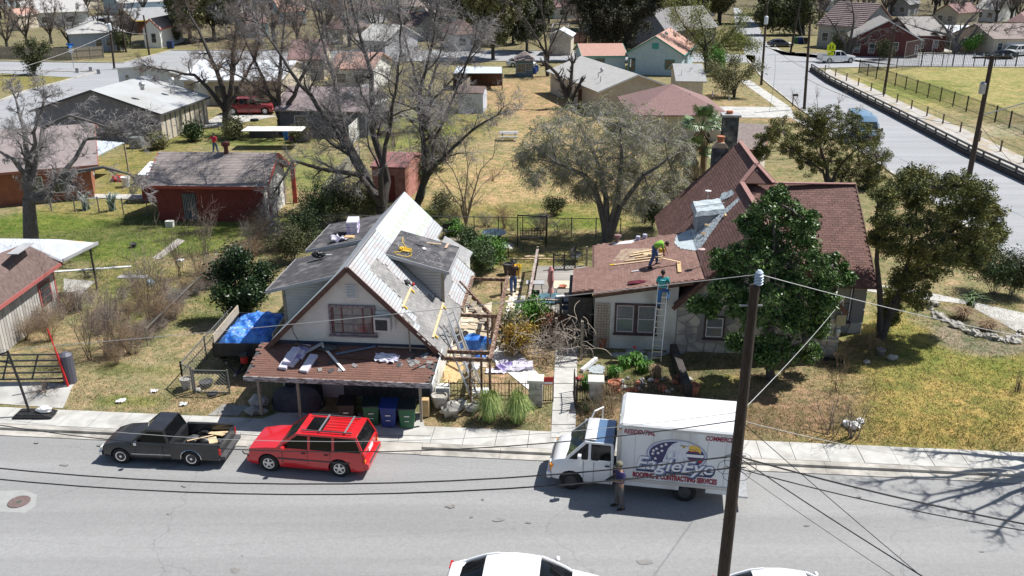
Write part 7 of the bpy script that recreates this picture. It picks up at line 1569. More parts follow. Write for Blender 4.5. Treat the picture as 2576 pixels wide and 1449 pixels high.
# palm trees
def palm(base,top,label,nf,skirt,sd):
 B=GG(*base);Tt=atY(top[0],top[1],B.y);t=thing('palm_tree',label,'palm tree',tuple(B));rr=random.Random(sd);q=MB()
 q.tube([B,B.lerp(Tt,.5)+Vector((.1,0,0)),Tt],[.28,.24,.22],9);q.build('trunk',M['dry'],t,world=True)
 for k in range(nf):
  a=rr.uniform(0,6.28);el=rr.uniform(-.2,1.3);L=rr.uniform(.9,1.3);dr_=Vector((math.cos(a)*math.cos(el),math.sin(a)*math.cos(el),math.sin(el)));c=Tt+dr_*L
  V=[];F=[];n=16;side_=dr_.cross(Vector((0,0,1)));side_=side_.normalized()if side_.length>.05 else Vector((1,0,0));nrm=side_.cross(dr_)
  for i in range(n):
   th=-1.75+3.5*i/(n-1);d=(dr_*math.cos(th)+side_*math.sin(th)).normalized();w_=.05;ll=rr.uniform(.8,1.05)*(1-.18*abs(th));s2=d.cross(nrm).normalized()
   m1=c+d*ll*.6+nrm*.03;e_=c+d*ll-Vector((0,0,.28*ll));b0=len(V);V+=[c,m1+s2*w_,e_,m1-s2*w_];F.append((b0,b0+1,b0+2,b0+3))
  q=MB();q.add(V,F);q.tube([Tt,c],[.025,.018],4);q.build('frond',M['palm'],t,world=True)
 for k in range(skirt):
  a=rr.uniform(0,6.28);q=MB();z_=rr.uniform(0,1.6);p0=Tt-Vector((0,0,z_))+Vector((math.cos(a),math.sin(a),0))*.2;V=[];F=[]
  for i in range(7):a2=a+rr.uniform(-.35,.35);e_=p0+Vector((math.cos(a2)*.55,math.sin(a2)*.55,-rr.uniform(.7,1.3)));s2=Vector((-math.sin(a2),math.cos(a2),0));m1=p0.lerp(e_,.5)+Vector((math.cos(a2),math.sin(a2),0))*.15;b0=len(V);V+=[p0,m1+s2*.06,e_,m1-s2*.06];F.append((b0,b0+1,b0+2,b0+3))
  q.add(V,F);q.build('dead_frond',M['palmdry'],t,world=True)
palm((1768,470),(1766,318),'tall fan palm with a full green head beside the sooty chimney',34,26,1)
palm((1742,482),(1745,392),'shorter fan palm with a pale dead skirt under the taller palm',14,40,2)
# shrubs, twiggy saplings, hedges
def twiggy(base,h,w_,n,label,name='bare_shrub',m=None,sd=1,group=None,leaf=None,lev=2,r=.018,cat='shrub',up=.1,nch=(2,2),asp=.5):
 B=GG(*base);T=Tree(sd);R_=T.r
 for k in range(n):
  a=R_.uniform(0,6.28);d=Vector((math.cos(a)*w_*R_.random(),math.sin(a)*w_*R_.random(),h)).normalized()
  T.branch(B+Vector((R_.gauss(0,.1),R_.gauss(0,.1),0)),d,h*R_.uniform(.7,1),r,0,params(lev=lev,nch=list(nch),wob=.16,up=up,rmin=.006))
 return finish(T,name,label,B,(m or M['dry'],m or M['dry']),group,leaf,cat,crown_name='stems')
G1='leafless saplings along the left fence line'
for k,(x,y,h,w_,n,lb)in enumerate([(100,800,3.2,.9,9,'tangle of bare saplings against the weathered board wall'),(128,770,2.6,.8,8,'bare sapling by the corner of the weathered board wall'),(230,905,3.2,.7,7,'bare sapling rising behind the grey gate post'),(270,900,3.0,.8,8,'bare sapling with low dead brush, right of the gate post'),(285,870,3.4,.6,6,'tall bare sapling halfway along the fallen fence line'),(375,810,3.4,.7,8,'bare saplings in the middle of the fallen fence line'),(398,780,3.0,.6,7,'thin bare sapling above the middle of the fallen fence line'),(455,700,2.6,.8,9,'bushy bare sapling left of the dark green bush'),(500,690,2.8,.8,9,'bare sapling nearest the dark green bush'),(520,640,2.8,.9,9,'bare sapling behind the dark green bush')]):
 twiggy((x,y),h,w_,n,lb,m=M['twigb'],sd=100+k,group=G1)
brush=[((605,545),2.0,1.4,26,'orange-brown tangle of dead vines against the dark red garage',M['dry']),((650,560),1.6,1.3,20,'dead vines at the white end wall of the garage',M['twigb']),((700,630),1.5,1.5,22,'greyish dead brush behind the steep house',M['twig']),((640,590),1.3,1.3,16,'brown brush between garage and fallen fence',M['twigb']),((165,925),.9,1.5,16,'dead branches heaped behind the pipe gate',M['dry']),((110,985),.6,1.6,22,'pile of cut branches lying on the left driveway',M['twigb']),((1500,1060),1.0,.8,16,'dry brown weeds by the right gate pillar',M['dry']),((1530,1040),1.2,.7,14,'dry brown weeds behind the truck cab',M['dry']),((2060,395),.9,.6,6,'low dry weeds under the leafless shrub',M['dry']),((1240,455),1.2,1.0,12,'dry brush left of the weeping tree',M['dry']),((1400,585),.9,1.0,12,'grey brush under the weeping tree',M['twig']),((1620,560),1.2,1.0,14,'dark brush at the back eave of the cottage',M['twigd']),((990,370),2.2,1.3,18,'brown thicket at the red shed wall',M['twigb']),((960,440),2.6,1.3,22,'brown thicket hiding the left side of the red shed',M['twigb']),((2120,905),.8,1.2,18,'dark dry bed plants at the cottage corner',M['dry']),((2190,880),.8,1.3,20,'dark dry bed plants under the cedar',M['dry'])]
for k,(b,h,w_,n,lb,m_)in enumerate(brush):twiggy(b,h,w_,n,lb,'dead_brush',m_,200+k,'patches of dead brush',cat='brush',nch=(2,2),up=-.05)
protos=[o for o in bpy.data.objects if o.type=='EMPTY' and o.name.startswith('dead_brush')][:4]
rr=random.Random(31)
def strew(n,x0,y0,x1,y1,wx,lb):
 for k in range(n):
  f_=(k+rr.random())/n;x,y=x0+(x1-x0)*f_+rr.gauss(0,wx),y0+(y1-y0)*f_+rr.gauss(0,wx*.5);c=copy_tree(protos[k%4]);c.location=GG(x,y);c.rotation_euler.z=rr.uniform(0,6);s_=rr.uniform(.45,.85);c.scale=(s_,s_,s_*rr.uniform(.8,1.2));c['label']=lb
strew(44,280,910,700,585,20,'leafless brush in the overgrown strip between the left lot and the trailer')
strew(12,60,850,210,760,18,'dead weeds growing along the weathered board wall');strew(9,700,640,800,570,14,'dry brush left of the black dormer roofs');strew(10,1110,560,1440,590,10,'dry stems along the back chain-link fence');strew(12,200,850,400,720,34,'scattered dead brush on the left lot');strew(8,560,340,860,350,16,'dry weeds in the cluttered yard behind the garage')
def bush(base,h,w_,label,m,n=10,sd=1,size=.06,per=9,sig=.14,group=None,name='bush',asp=.5):return twiggy(base,h,w_,n,label,name,M['twigd'],sd,group,(m,per,sig,size,asp,1),cat='bush')
bl=[((800,575),2.2,.9,'dark green hedge clump behind the rear dormer',M['shrub']),((850,560),2.2,1.0,'green hedge clump left of the tallest tree',M['shrub']),((900,555),2.0,1.0,'yellow-green hedge clump by the tallest tree',M['olive']),((930,560),1.9,.9,'hedge clump touching the white ridge',M['olive']),((770,620),1.8,.8,'narrow dark bush left of the black dormers',M['shrub']),((740,660),1.6,.9,'olive bush lower left of the black dormers',M['oak']),((1210,700),1.7,1.1,'leafy green bush beside the brown pergola',M['shrub']),((1240,680),1.5,1.0,'leafy green bush beneath the round tables',M['green']),((1185,640),1.2,.6,'rose bush with white blooms by the right dormer',M['shrub']),((1110,545),1.2,.9,'low olive hedge behind the house, left',M['olive']),((1150,590),.6,.9,'bright green groundcover under the crape myrtle',M['green']),((1310,890),1.1,.8,'yellow-orange shrub beside the bright path',mat('golden_leaves',(0.40,0.30,0.03),.7,(0.30,0.16,0.04),3,island=.4)),((1290,850),1.0,.7,'lilac-grey shrub above the yellow-orange one',M['olive']),((1340,830),1.2,.9,'green climbing shrub at the deck post',M['green']),((1395,850),.9,.7,'reddish nandina shrub below the deck',mat('red_nandina',(0.22,0.07,0.04),.7,(0.14,0.10,0.04),3,island=.4)),((1640,575),1.6,1.2,'dark green bush at the back of the cottage',M['shrub']),((1390,540),1.0,1.0,'low dark shrub along the back fence',M['oak']),((2500,740),2.0,1.4,'rounded dark green shrub above the stone ring',M['shrub']),((2545,745),1.7,1.0,'dark shrub at the right edge above the stone ring',M['oak']),((1805,190),2.6,.8,'clipped green bush by the street bend',M['green']),((2225,150),2.2,1.3,'olive shrub before the brick gable',M['oak']),((2110,140),3.0,1.2,'brown-green shrub beside the corner house porch',M['oak']),((2440,135),2.4,1.4,'round green shrub by the garage door',M['green']),((790,300),1.6,1.4,'dark olive bush by the slate gable',M['oak']),((1080,300),2.0,1.5,'grey-green bushes at the plank fence',M['olive']),((1060,470),2.0,1.2,'green bush between red shed and bare tree',M['shrub']),((1100,430),2.2,1.6,'grey-green brush beside the plank fence',M['olive']),((760,355),1.0,1.0,'bush by the toy-strewn yard',M['oak']),((485,355),1.2,.9,'leafy garden bush behind the chairs',M['shrub']),((400,375),.9,.8,'low grey bush on the middle lawn',M['olive']),((590,350),1.4,1.2,'garden bush beside the junk roof',M['olive']),((310,130),2.6,1.5,'dark hedge beside the street poles',M['oak']),((440,110),2.4,1.5,'bushes right of the small white house',M['oak']),((1865,125),2.4,2,'green verge bush by the far street',M['lime'])]
for k,(b,h,w_,lb,m_)in enumerate(bl):bush(b,h,w_,lb,m_,12 if b[1]>450 else 9,300+k,.06 if b[1]>450 else .11,8,.15 if b[1]>450 else .28)
# long fountain grasses by the sidewalk
def blades(base,n,h,spread,m,label,name='ornamental_grass',w_=.014,sd=1,cat='plant',group=None,stiff=.5,segs=4):
 B=GG(*base);rr=random.Random(sd);V=[];F=[]
 for k in range(n):
  a=rr.uniform(0,6.28);out=spread*rr.uniform(.3,1.1);hh=h*rr.uniform(.6,1.05);s2=Vector((-math.sin(a),math.cos(a),0));b0=len(V);o_=Vector((rr.gauss(0,.1),rr.gauss(0,.1),0))
  for i in range(segs+1):
   t=i/segs;z=hh*math.sin(min(1,t*1.15)*math.pi*(.5+(1-stiff)*.42));p=o_+Vector((math.cos(a)*out*t**1.4,math.sin(a)*out*t**1.4,z));wd=w_*(1-t*.85);V+=[p-s2*wd,p+s2*wd]
   if i:F.append((b0+2*i-2,b0+2*i-1,b0+2*i+1,b0+2*i))
 o=put(name,mesh_np(name,[tuple(v)for v in V],F),m,None);o.location=B;return tag(o,label,cat,group)
blades((1232,1058),620,1.25,.75,M['pampas'],'left clump of long drooping green grass by the sidewalk',sd=1,stiff=.2)
blades((1303,1060),620,1.25,.75,M['pampas'],'right clump of long drooping green grass beside the left gate pillar',sd=2,stiff=.2)
blades((1478,1030),200,.5,.4,M['shrub'],'dark low grass clump at the foot of the right gate pillar',sd=3,stiff=.2)
for k,(x,y,lb)in enumerate(((1570,925,'bright green leafy bed plants behind the right gate pillar'),(1545,950,'bright green plants beside the right gate pillar'),(1600,915,'tall green plants with a red bloom below the cottage window'),(1620,935,'green plants above the rocks in the flower bed'),(1480,975,'green seedlings seen through the right iron gate'),(1650,950,'sparse green and brown plants at the right of the flower bed'))):
 blades((x,y),170,.55,.32,M['green']if k<5 else M['dry'],lb,'garden_plant',.035,20+k,stiff=.6,segs=3)
p=GG(1595,905);q=MB();q.ball((0,0,0),.09,8,5,(1,1,.5));o=q.build('red_flower',M['redpaint']);o.location=p+Vector((0,0,.62));tag(o,'single red flower among the bright green bed plants','flower')
for k,(x,y,lb)in enumerate(((218,528,'left blue-green agave on the lawn before the garage shadow'),(283,530,'right blue-green agave on the lawn before the garage shadow'))):
 blades((x,y),26,1.3,.7,mat('agave_blue',(0.16,0.24,0.20),.5,(0.24,0.31,0.26),3),lb,'agave',.09,40+k,group='agaves',stiff=.85)
blades((2440,775),46,.8,.95,M['palm'],'dark cycad in the stone-ringed bed','cycad',.05,50,stiff=.5);blades((1325,165),34,1.6,1.2,M['green'],'small green palm behind the blue playhouse','small_palm',.09,51,stiff=.5)
blades((2560,985),24,.9,.15,M['twigd'],'upright dark stems at the right edge of the lawn','dry_stems',.012,52,stiff=1);blades((2420,800),300,.55,.9,M['dry'],'brown dried growth filling the stone-ringed bed','dried_plants',.02,53,stiff=.6);blades((2480,830),300,.5,.9,M['dry'],'brown dried growth at the front of the stone ring','dried_plants',.02,54,stiff=.6)
# dead vine over the arbor
T=Tree(91);B=GG(1380,900);R_=T.r
for k in range(95):
 a=Vector((R_.uniform(-1.6,1.9),R_.uniform(-.9,1.0),R_.uniform(.3,1.9)))+B;d=Vector((R_.gauss(0,1),R_.gauss(0,.7),R_.gauss(.2,.5))).normalized();q0=a;L=R_.uniform(.6,1.6)
 for i in range(7):
  d=(d+ortho(d,R_)*.35+Vector((0,0,-.16))).normalized();q1=q0+d*L/7;T.twg.append((q0.x,q0.y,q0.z,q1.x,q1.y,q1.z,.016,.013));q0=q1
for k in range(160):
 a=Vector((R_.gauss(0,.8),R_.gauss(0,.5),R_.uniform(.2,1.3)))+B;d=Vector((R_.gauss(0,1),R_.gauss(0,1),R_.gauss(0,.8))).normalized();T.branch(a,d,.7,.009,3,params(lev=4,nch=[1,1,1,1],wob=.3))
finish(T,'dead_vine','thick tangle of pale leafless vine sprawling over the arbor and path',B,(M['dry'],mat('pale_vine',(0.30,0.25,0.20),.9,(0.42,0.36,0.30),4)),cat='vine',crown_name='stems')
# weeds and short tufts over the yards: nobody could count them
def tufts(name,n,region,m,size,hgt,seed):
 r2=np.random.default_rng(seed);Pq=[]
 while len(Pq)<n:
  x,y=r2.uniform(region[0],region[2]),r2.uniform(region[1],region[3]);p=GG(x,y)
  u,v=UV(p.x,p.y)
  if v<30.95 or any(inpoly(x,y,pl)for pl in NOGRASS):continue
  Pq.append(tuple(p))
 C=np.array(Pq);k=3;C=np.repeat(C,k,axis=0);N_=len(C);a=r2.uniform(0,6.28,N_);l=size*r2.uniform(.5,1.4,N_);hh=hgt*r2.uniform(.4,1.3,N_)
 C=C+np.stack([r2.normal(size=N_)*size,r2.normal(size=N_)*size,np.zeros(N_)],1);dx_,dy_=np.cos(a)*l,np.sin(a)*l
 V=np.stack([C+np.stack([-dx_*.25,-dy_*.25,np.zeros(N_)-.01],1),C+np.stack([dx_*.25,dy_*.25,np.zeros(N_)-.01],1),C+np.stack([dx_+dy_*.5,dy_-dx_*.5,hh],1)],1).reshape(-1,3)
 put(name,mesh_np(name,V,np.arange(3*N_).reshape(-1,3)),m,None,kind='stuff')
NOGRASS=[[(560,1120),(1085,1120),(1120,900),(660,860)],[(1380,1110),(1455,1110),(1455,870),(1390,870)],[(-60,962),(90,962),(186,968),(158,1028),(-60,1012)],[(1283,745),(1322,745),(1300,880),(1372,962),(1352,1000),(1236,905)],[(1480,880),(2120,905),(2190,860),(2190,460),(1440,600)],[(660,880),(1120,900),(1190,690),(1010,480),(675,730)],[(2007,271),(2254,443),(2502,621),(2700,800),(2700,520),(2433,394),(2240,291),(2085,211)],[(360,540),(750,560),(750,390),(400,385)]]
tufts('dry_grass_tufts',15000,(0,560,2576,1140),mat('straw_blades',(0.42,0.34,0.17),.95,(0.30,0.22,0.10),3,island=.35),.07,.08,1)
tufts('dry_grass_tufts_far',9000,(300,210,2576,560),mat('straw_blades',(0,0,0)),.10,.10,2)
tufts('green_weeds',4500,(0,540,1150,800),mat('weed_blades',(0.10,0.17,0.03),.8,(0.17,0.26,0.05),2,island=.3),.07,.10,3)
tufts('lawn_grass_tufts',6000,(2080,760,2576,1140),mat('lawn_blades',(0.26,0.25,0.06),.9,(0.36,0.30,0.10),2,island=.3),.06,.06,4)
tufts('leaf_litter',5000,(1880,900,2250,1130),mat('fallen_leaves',(0.36,0.25,0.14),.9,(0.22,0.14,0.08),6,island=.4),.05,.03,5)
tufts('leaf_litter_left',4500,(380,560,1380,1090),mat('fallen_leaves',(0,0,0)),.05,.03,6)
# ================================================================== poles, wires, fences, yard things
def pole(base,top,h,r0,r1,label,extras=None):
 B=GG(*base);t=thing('utility_pole',label,'utility pole',tuple(B));Tp=atY(top[0],top[1],B.y);H=Tp.z-B.z if h is None else h
 q=MB();q.tube([(0,0,-.1),(Tp.x-B.x,0,H)],[r0,r1],10);q.build('pole',M['pole'],t,smooth=True);return t,B,Vector((Tp.x,B.y,B.z+H))
def wire(a,b,sag=.3,r=.012,m=None,label=None,group='overhead wires'):
 a,b=Vector(a),Vector(b);n=14;P=[]
 for i in range(n+1):t=i/n;p=a.lerp(b,t);p.z-=sag*4*t*(1-t);P.append(p)
 q=MB();q.tube(P,r,4);o=q.build('wire',m or M['cable']);tag(o,label or 'thin black overhead wire','wire',group);return o
P1=Vector((4.92,17.2,.1));t=thing('utility_pole','dark foreground utility pole with a white insulator at its top, beside the box truck','utility pole',tuple(P1))
q=MB();q.tube([(.02,0,0),(.06,0,6),(.08,0,11.35)],[.155,.135,.10],14);q.build('pole',M['pole'],t,smooth=True)
q=MB();q.lathe((.14,-.02,11.35),[(.03,-.3),(.03,0),(.06,.02),(.10,.05),(.06,.07),(.10,.11),(.06,.13),(.10,.17),(.06,.19),(.10,.23),(.06,.25),(.08,.29),(.04,.34)],16);q.build('insulator',mat('blue_white_porcelain',(0.55,0.62,0.72),.3),t,smooth=True)
q=MB()
for z in(7.0,7.3,10.9):q.bar((-.2,0,z),(.28,0,z),.03)
q.build('bolt',M['steel'],t)
top=P1+Vector((.14,-.02,11.6));at1=P1+Vector((.06,0,7.3));at2=P1+Vector((.06,0,7.0));at3=P1+Vector((.06,0,8.2))
def ext(p,px,Yr):q=atY(px[0],px[1],Yr);return q
wl=[(top,atY(-60,885,24),.1,.008,M['cablel'],'pale wire running from the pole top down to the left across the white house'),(top,atY(2640,858,24),.1,.008,M['cablel'],'pale wire running from the pole top down to the right over the lawn'),
      (at1,atY(-60,1172,18.6),.62,.020,None,'upper of the two thick black cables running left from the pole'),(at2,atY(-60,1200,18.4),.60,.020,None,'lower of the two thick black cables running left from the pole'),
      (at1,atY(2640,1330,15.6),.1,.022,None,'thick black cable running right from the pole over the road'),(at2,atY(2640,1345,15.2),.12,.015,None,'second thick cable running right from the pole'),
      (at3,atY(-60,1060,20),.85,.014,None,'lashed black cable sagging in front of the parked vehicles'),(P1+Vector((.06,0,8.4)),atY(-60,1045,20),.75,.007,M['cablel'],'thin pale wire above the lashed black cable'),
      (at3,atY(2560,1650,12),.05,.010,None,'thin cable running steeply down to the right corner'),(P1+Vector((.06,0,7.0)),atY(2420,1560,12),.05,.007,None,'thinnest cable running steeply to the bottom right'),(at1,atY(2500,1560,10.5),.05,.014,None,'twin cable slanting down to the bottom right'),
      (P1+Vector((.06,0,8.4)),Matrix.Translation((O2[0],O2[1],0))@Matrix.Rotation(-PHI,4,'Z')@Vector((11.0,-1.6,3.5)),.15,.009,M['cablel'],'twisted pale service wire from the pole to the cottage corner'),
      (at3,atY(2640,1190,20),.2,.007,M['cablel'],'hair-thin pale wire over the right sidewalk')]
for a,b,s_,r_,m_,lb in wl:wire(a,b,s_,r_,m_,lb)
for k in range(6):a=k*1.05;q=MB();c=P1+Vector((.06+.25*math.cos(a),-.15,7.1+.2*math.sin(a*2)));q.tube([c+Vector((.18*math.cos(i*.63),0,.18*math.sin(i*.63)))for i in range(11)],.006,4);q.build('wire_loop',M['cable'],t,world=True)
p2,B2,T2=pole((2437,446),(2497,140),None,.22,.16,'tall utility pole with crossarm and transformer at the right edge')
q=MB();d=T2-B2;q.bar((d.x-1.5,0,d.z-.15),(d.x+1.5,0,d.z-.1),.1,.14);q.build('crossarm',mat('pole_wood',(0,0,0)),p2);q=MB();q.lathe((d.x*.8-.35,-.1,d.z-2.9),[(.22,0),(.24,.1),(.24,.8),(.12,.95)],12);q.build('transformer',M['steel'],p2)
for x in(-1.4,-.7,.8,1.4):q=MB();q.lathe((d.x+x,0,d.z-.05),[(.05,0),(.09,.08),(.05,.2)],8);q.build('insulator',M['steel'],p2)
q=MB();q.bar((d.x*.55,0,d.z*.52),(d.x*.55+3.2,-.4,d.z*.52+1.1),.07);q.box((d.x*.55+3.4,-.4,d.z*.52+1.15),(.6,.25,.12));q.build('street_light_arm',M['steel'],p2)
pl=[((2223,238),(2250,72),'utility pole inside the walkway by the black fence'),((2023,275),(2038,55),'dark utility pole at the left kerb of the side street, nearer one'),((1915,214),(1930,8),'utility pole with a transformer by the lawn at the left kerb'),((1988,135),(2014,0),'utility pole at the far street corner by the fence'),((288,175),(272,30),'brown utility pole with a transformer by the left street corner'),((318,132),(299,22),'dark utility pole across the left street'),((376,140),(361,38),'utility pole right of the small white house'),((1700,60),(1706,-10),'distant utility pole beyond the weeping tree')]
tops=[]
for b,tt,lb in pl:o,Bq,Tq=pole(b,tt,None,.17,.12,lb);tops.append(Tq);
for k in(2,4):q=MB();q.lathe((tops[k].x,tops[k].y-.3,tops[k].z-2.6),[(.24,0),(.26,.1),(.26,.9),(.12,1.05)],10);o=q.build('transformer',mat('pale_transformer',(.6,.65,.7),.4));tag(o,['','','pale transformer can on the pole by the round olive tree','','pale transformer can on the brown pole at the left corner'][k],'transformer')
def w2(a,b,s_,lb):wire(a,b,s_,.02,M['cablel']if 'pale' in lb else None,lb)
w2(tops[4]-Vector((0,0,2)),tops[6]-Vector((0,0,3)),.4,'pale wire between the brown pole and the pole by the white house');w2(tops[4]-Vector((0,0,3)),atY(-60,200,110),.5,'pale wire from the brown pole to the left edge');w2(tops[4],tops[5],.2,'wire joining the two left street poles');w2(tops[5],atY(-60,90,160),.5,'wire from the dark left pole to the left edge')
w2(tops[3]-Vector((0,0,2.5)),tops[1]-Vector((0,0,3)),.5,'wire over the side street between its two left poles');w2(B2+(T2-B2)*.45,atY(2700,560,55),.3,'heavy cable from the right pole toward the right edge');w2(tops[1]-Vector((0,0,6)),B2+(T2-B2)*.42,.8,'heavy cable following the side street to the right pole');w2(tops[2]-Vector((0,0,4)),tops[1]-Vector((0,0,5)),.5,'cable between the two poles on the left kerb')
def fence(name,label,pts,h,npost,post,rails,mesh=None,cat='fence',pw=.06,zs=None,slat=None,slatm=None,sw=.1,gap=.02,rail_w=.04,postm=None):
 P=[GG(*p)for p in pts];t=thing(name,label,cat,tuple(P[0]));Ls=[(b-a).length for a,b in zip(P[:-1],P[1:])];T_=sum(Ls)
 def at(s_):
  for a,b,l in zip(P[:-1],P[1:],Ls):
   if s_<=l+1e-6:return a.lerp(b,s_/l)
   s_-=l
  return P[-1]
 for k in range(npost+1):p=at(T_*k/npost);q=MB();q.bar(p-Vector((0,0,.05)),p+Vector((0,0,h+.06)),pw);q.build('post',postm or post,t,world=True)
 for z in rails:
  for a,b in zip(P[:-1],P[1:]):q=MB();q.bar(a+Vector((0,0,z)),b+Vector((0,0,z)),rail_w);q.build('rail',post,t,world=True)
 if slat:
  n=int(T_/(sw+gap));cap_=n if n<=300 else 0;allm=MB()
  for k in range(n):
   p=at((k+.5)*(sw+gap));p2=at((k+.5)*(sw+gap)+.01);d=(p2-p).normalized()if(p2-p).length>1e-5 else Vector((1,0,0));n_=Vector((-d.y,d.x,0));hh=h*random.Random(k).uniform(.93,1.03)if slat=='ragged' else h
   q=MB()if cap_ else allm;q.bar(p+n_*.03+Vector((0,0,.03)),p+n_*.03+Vector((0,0,hh)),sw,.02,up=tuple(n_))
   if cap_:q.build('slat',slatm or post,t,world=True)
  if not cap_:allm.build('pickets',slatm or post,t,world=True,kind='stuff')
 if mesh:
  q=MB();V=[];F=[];step=mesh[0];r_=mesh[1];segs=[]
  n=int(T_/step)
  for k in range(-int(h/step),n):
   for sg in(1,-1):
    s0=k*step;s1=s0+h;za,zb2=(0,h)if sg>0 else(h,0)
    if s0<0:za+=(zb2-za)*(-s0/h);s0=0
    if s1>T_:zb2=za+(zb2-za)*((T_-s0)/max(s1-s0,1e-3));s1=T_
    if s1-s0<.05:continue
    a,b=at(s0),at(s1);segs.append((a.x,a.y,a.z+za,b.x,b.y,b.z+zb2,r_,r_))
  V,F=ribbon(segs,3);V=V-np.array(P[0]);put('chain_link',mesh_np('chain_link',V,F),mesh[2]if len(mesh)>2 else M['steel'],t,kind='stuff')
 return t
stl=mat('dull_steel',(0.20,0.20,0.19),.6,metal=.5)
fence('chain_link_fence','chain-link fence with a top rail running across the lawn before the dark red garage',[(130,530),(395,545),(700,556)],1.15,9,stl,[1.12],(.5,.007,stl))
fence('chain_link_fence','low chain-link fence crossing the gardens behind the round tables',[(770,590),(1100,592),(1460,598),(1560,600)],1.3,13,stl,[1.28],(.45,.006,stl))
fence('chain_link_fence','short chain-link fence running beside the trailer to the small gate',[(462,972),(618,790)],1.1,3,stl,[1.08],(.22,.006,stl))
t=fence('chain_link_gate','small chain-link gate with pipe frame before the trailer',[(492,988),(578,990)],1.05,1,stl,[.05,1.05],(.16,.006,stl),cat='gate');fence('chain_link_fence','narrow chain-link panel left of the small pipe gate',[(462,972),(487,985)],1.1,1,stl,[1.08],(.16,.006,stl))
fence('wire_fence','long plank-topped wire fence sloping back past the pecan trunks',[(905,410),(1010,330)],1.5,6,M['wood'],[1.4,.1],(.6,.01,stl))if False else None
fence('plank_fence','weathered grey plank fence running back beside the dry field',[(1075,330),(1185,225)],1.7,8,M['wood'],[.3,1.4],None,slat='even',sw=.3,gap=.02)
fence('board_fence','white board fence between the slate gable and the tall pecan',[(880,372),(945,305)],2.0,3,M['white'],[],None,slat='even',slatm=M['stucco'],sw=.5,gap=.01)
fence('mesh_fence','old grey mesh fence along the path behind the white house',[(812,520),(905,400)],1.4,4,stl,[1.4],(.35,.012,stl))
fence('picket_fence','ragged grey wooden fence in front of the blue-grey house',[(0,148),(180,152),(262,146)],2.0,9,M['wood'],[.5,1.5],None,slat='ragged',sw=.26,gap=.03)
fence('plank_fence','dark reddish plank fence behind the narrow beige shed',[(1440,112),(1478,108),(1540,112)],2.2,5,M['darkwood'],[.5,1.8],None,slat='even',slatm=mat('dark_red_plank',(0.07,0.03,0.025),.9),sw=.3,gap=.03)
blk=M['black'];P0=[(2160,184),(2265,222),(2390,266),(2492,303),(2660,372)]
fence('steel_picket_fence','black steel picket fence slanting along the ball field',P0,1.7,16,blk,[.25,1.55],None,slat='even',sw=.03,gap=.16,pw=.11)
fence('steel_picket_fence','black steel picket fence along the far side of the ball field',[(2316,168),(2660,168)],2.2,13,blk,[.25,2.0],None,slat='even',sw=.035,gap=.22,pw=.11)
fence('steel_picket_fence','short end run of black fence joining the far and slanting fences',[(2160,184),(2250,172),(2316,168)],1.9,3,blk,[.25,1.7],None,slat='even',sw=.03,gap=.18,pw=.11)
fence('backstop','tall grey wire backstop behind the corner of the ball field',[(2270,178),(2317,166),(2380,176)],4.2,2,M['steel'],[4.1,2],(.8,.012,stl),cat='backstop')
# low wall with black double rail along the side street
t=thing('retaining_wall','low dark retaining wall with a black double guard rail along the side street','wall',tuple(GG(2085,211)));Pw=[GG(*p)for p in((2040,178),(2085,209),(2240,289),(2433,391),(2700,516))]
q=MB()
for a,b in zip(Pw[:-1],Pw[1:]):q.bar(a+Vector((0,0,.22)),b+Vector((0,0,.22)),.45,.46)
q.build('wall',mat('sooty_kerb',(0.03,0.028,0.026),.9,(0.07,0.06,0.055),2),t,world=True)
for z in(.62,.95):
 for a,b in zip(Pw[:-1],Pw[1:]):q=MB();q.bar(a+Vector((0,0,z)),b+Vector((0,0,z)),.14,.14);q.build('rail',blk,t,world=True)
for a,b in zip(Pw[:-1],Pw[1:]):
 n=max(1,int((b-a).length/2.5))
 for k in range(n):p=a.lerp(b,k/n);q=MB();q.bar(p,p+Vector((0,0,1.0)),.14);q.build('post',blk,t,world=True)
fence('wire_fence','line of thin brown posts and wire along the patchy walkway',[(2075,182),(2200,233),(2330,292),(2475,362),(2640,442)],1.0,14,mat('brown_post',(.16,.11,.08),.8),[.98],None,pw=.12,rail_w=.03)
fence('fallen_fence','sagging pale fence rail running through the overgrown brush strip',[(372,870),(500,740),(640,630),(760,545)],.9,5,stl,[.85],None,pw=.05,rail_w=.05)
# school sign, street sign, mailboxes
def sign(base,h,label):B=GG(*base);t=thing('street_sign',label,'sign',tuple(B));q=MB();q.cyl((0,0,0),.05,h,6);q.build('post',M['steel'],t);return t
ng=mat('neon_yellow_sign',(0.72,0.85,0.02),.4)
t=sign((2084,176),3.0,'neon yellow school crossing sign in front of the white crew-cab pickup')
q=MB();q.prism([(-.62,2.75),(.62,2.75),(.62,3.55),(0,4.1),(-.62,3.55)],-.1,-.06);q.build('sign_panel',ng,t);q=MB();q.box((0,-.08,2.4),(.95,.04,.5));q.build('plate',ng,t)
for x,s_ in((-.2,1),(.2,.85)):
 q=MB();q.ball((x,-.13,3.55*1+.12*s_-.05),.08,8,5,(1,.3,1));q.box((x,-.13,3.36),(.16,.02,.26*s_));q.bar((x-.05,-.13,3.25),(x-.12,-.13,2.95),.06,.02,up=(0,1,0));q.bar((x+.05,-.13,3.25),(x+.12,-.13,2.95),.06,.02,up=(0,1,0));q.build('walking_figure',M['black'],t)
q=MB();q.bar((.25,-.12,2.55),(-.25,-.12,2.3),.07,.02,up=(0,1,0));q.prism([(-.34,2.24),(-.12,2.28),(-.24,2.46)],-.13,-.11);q.build('arrow',M['black'],t)
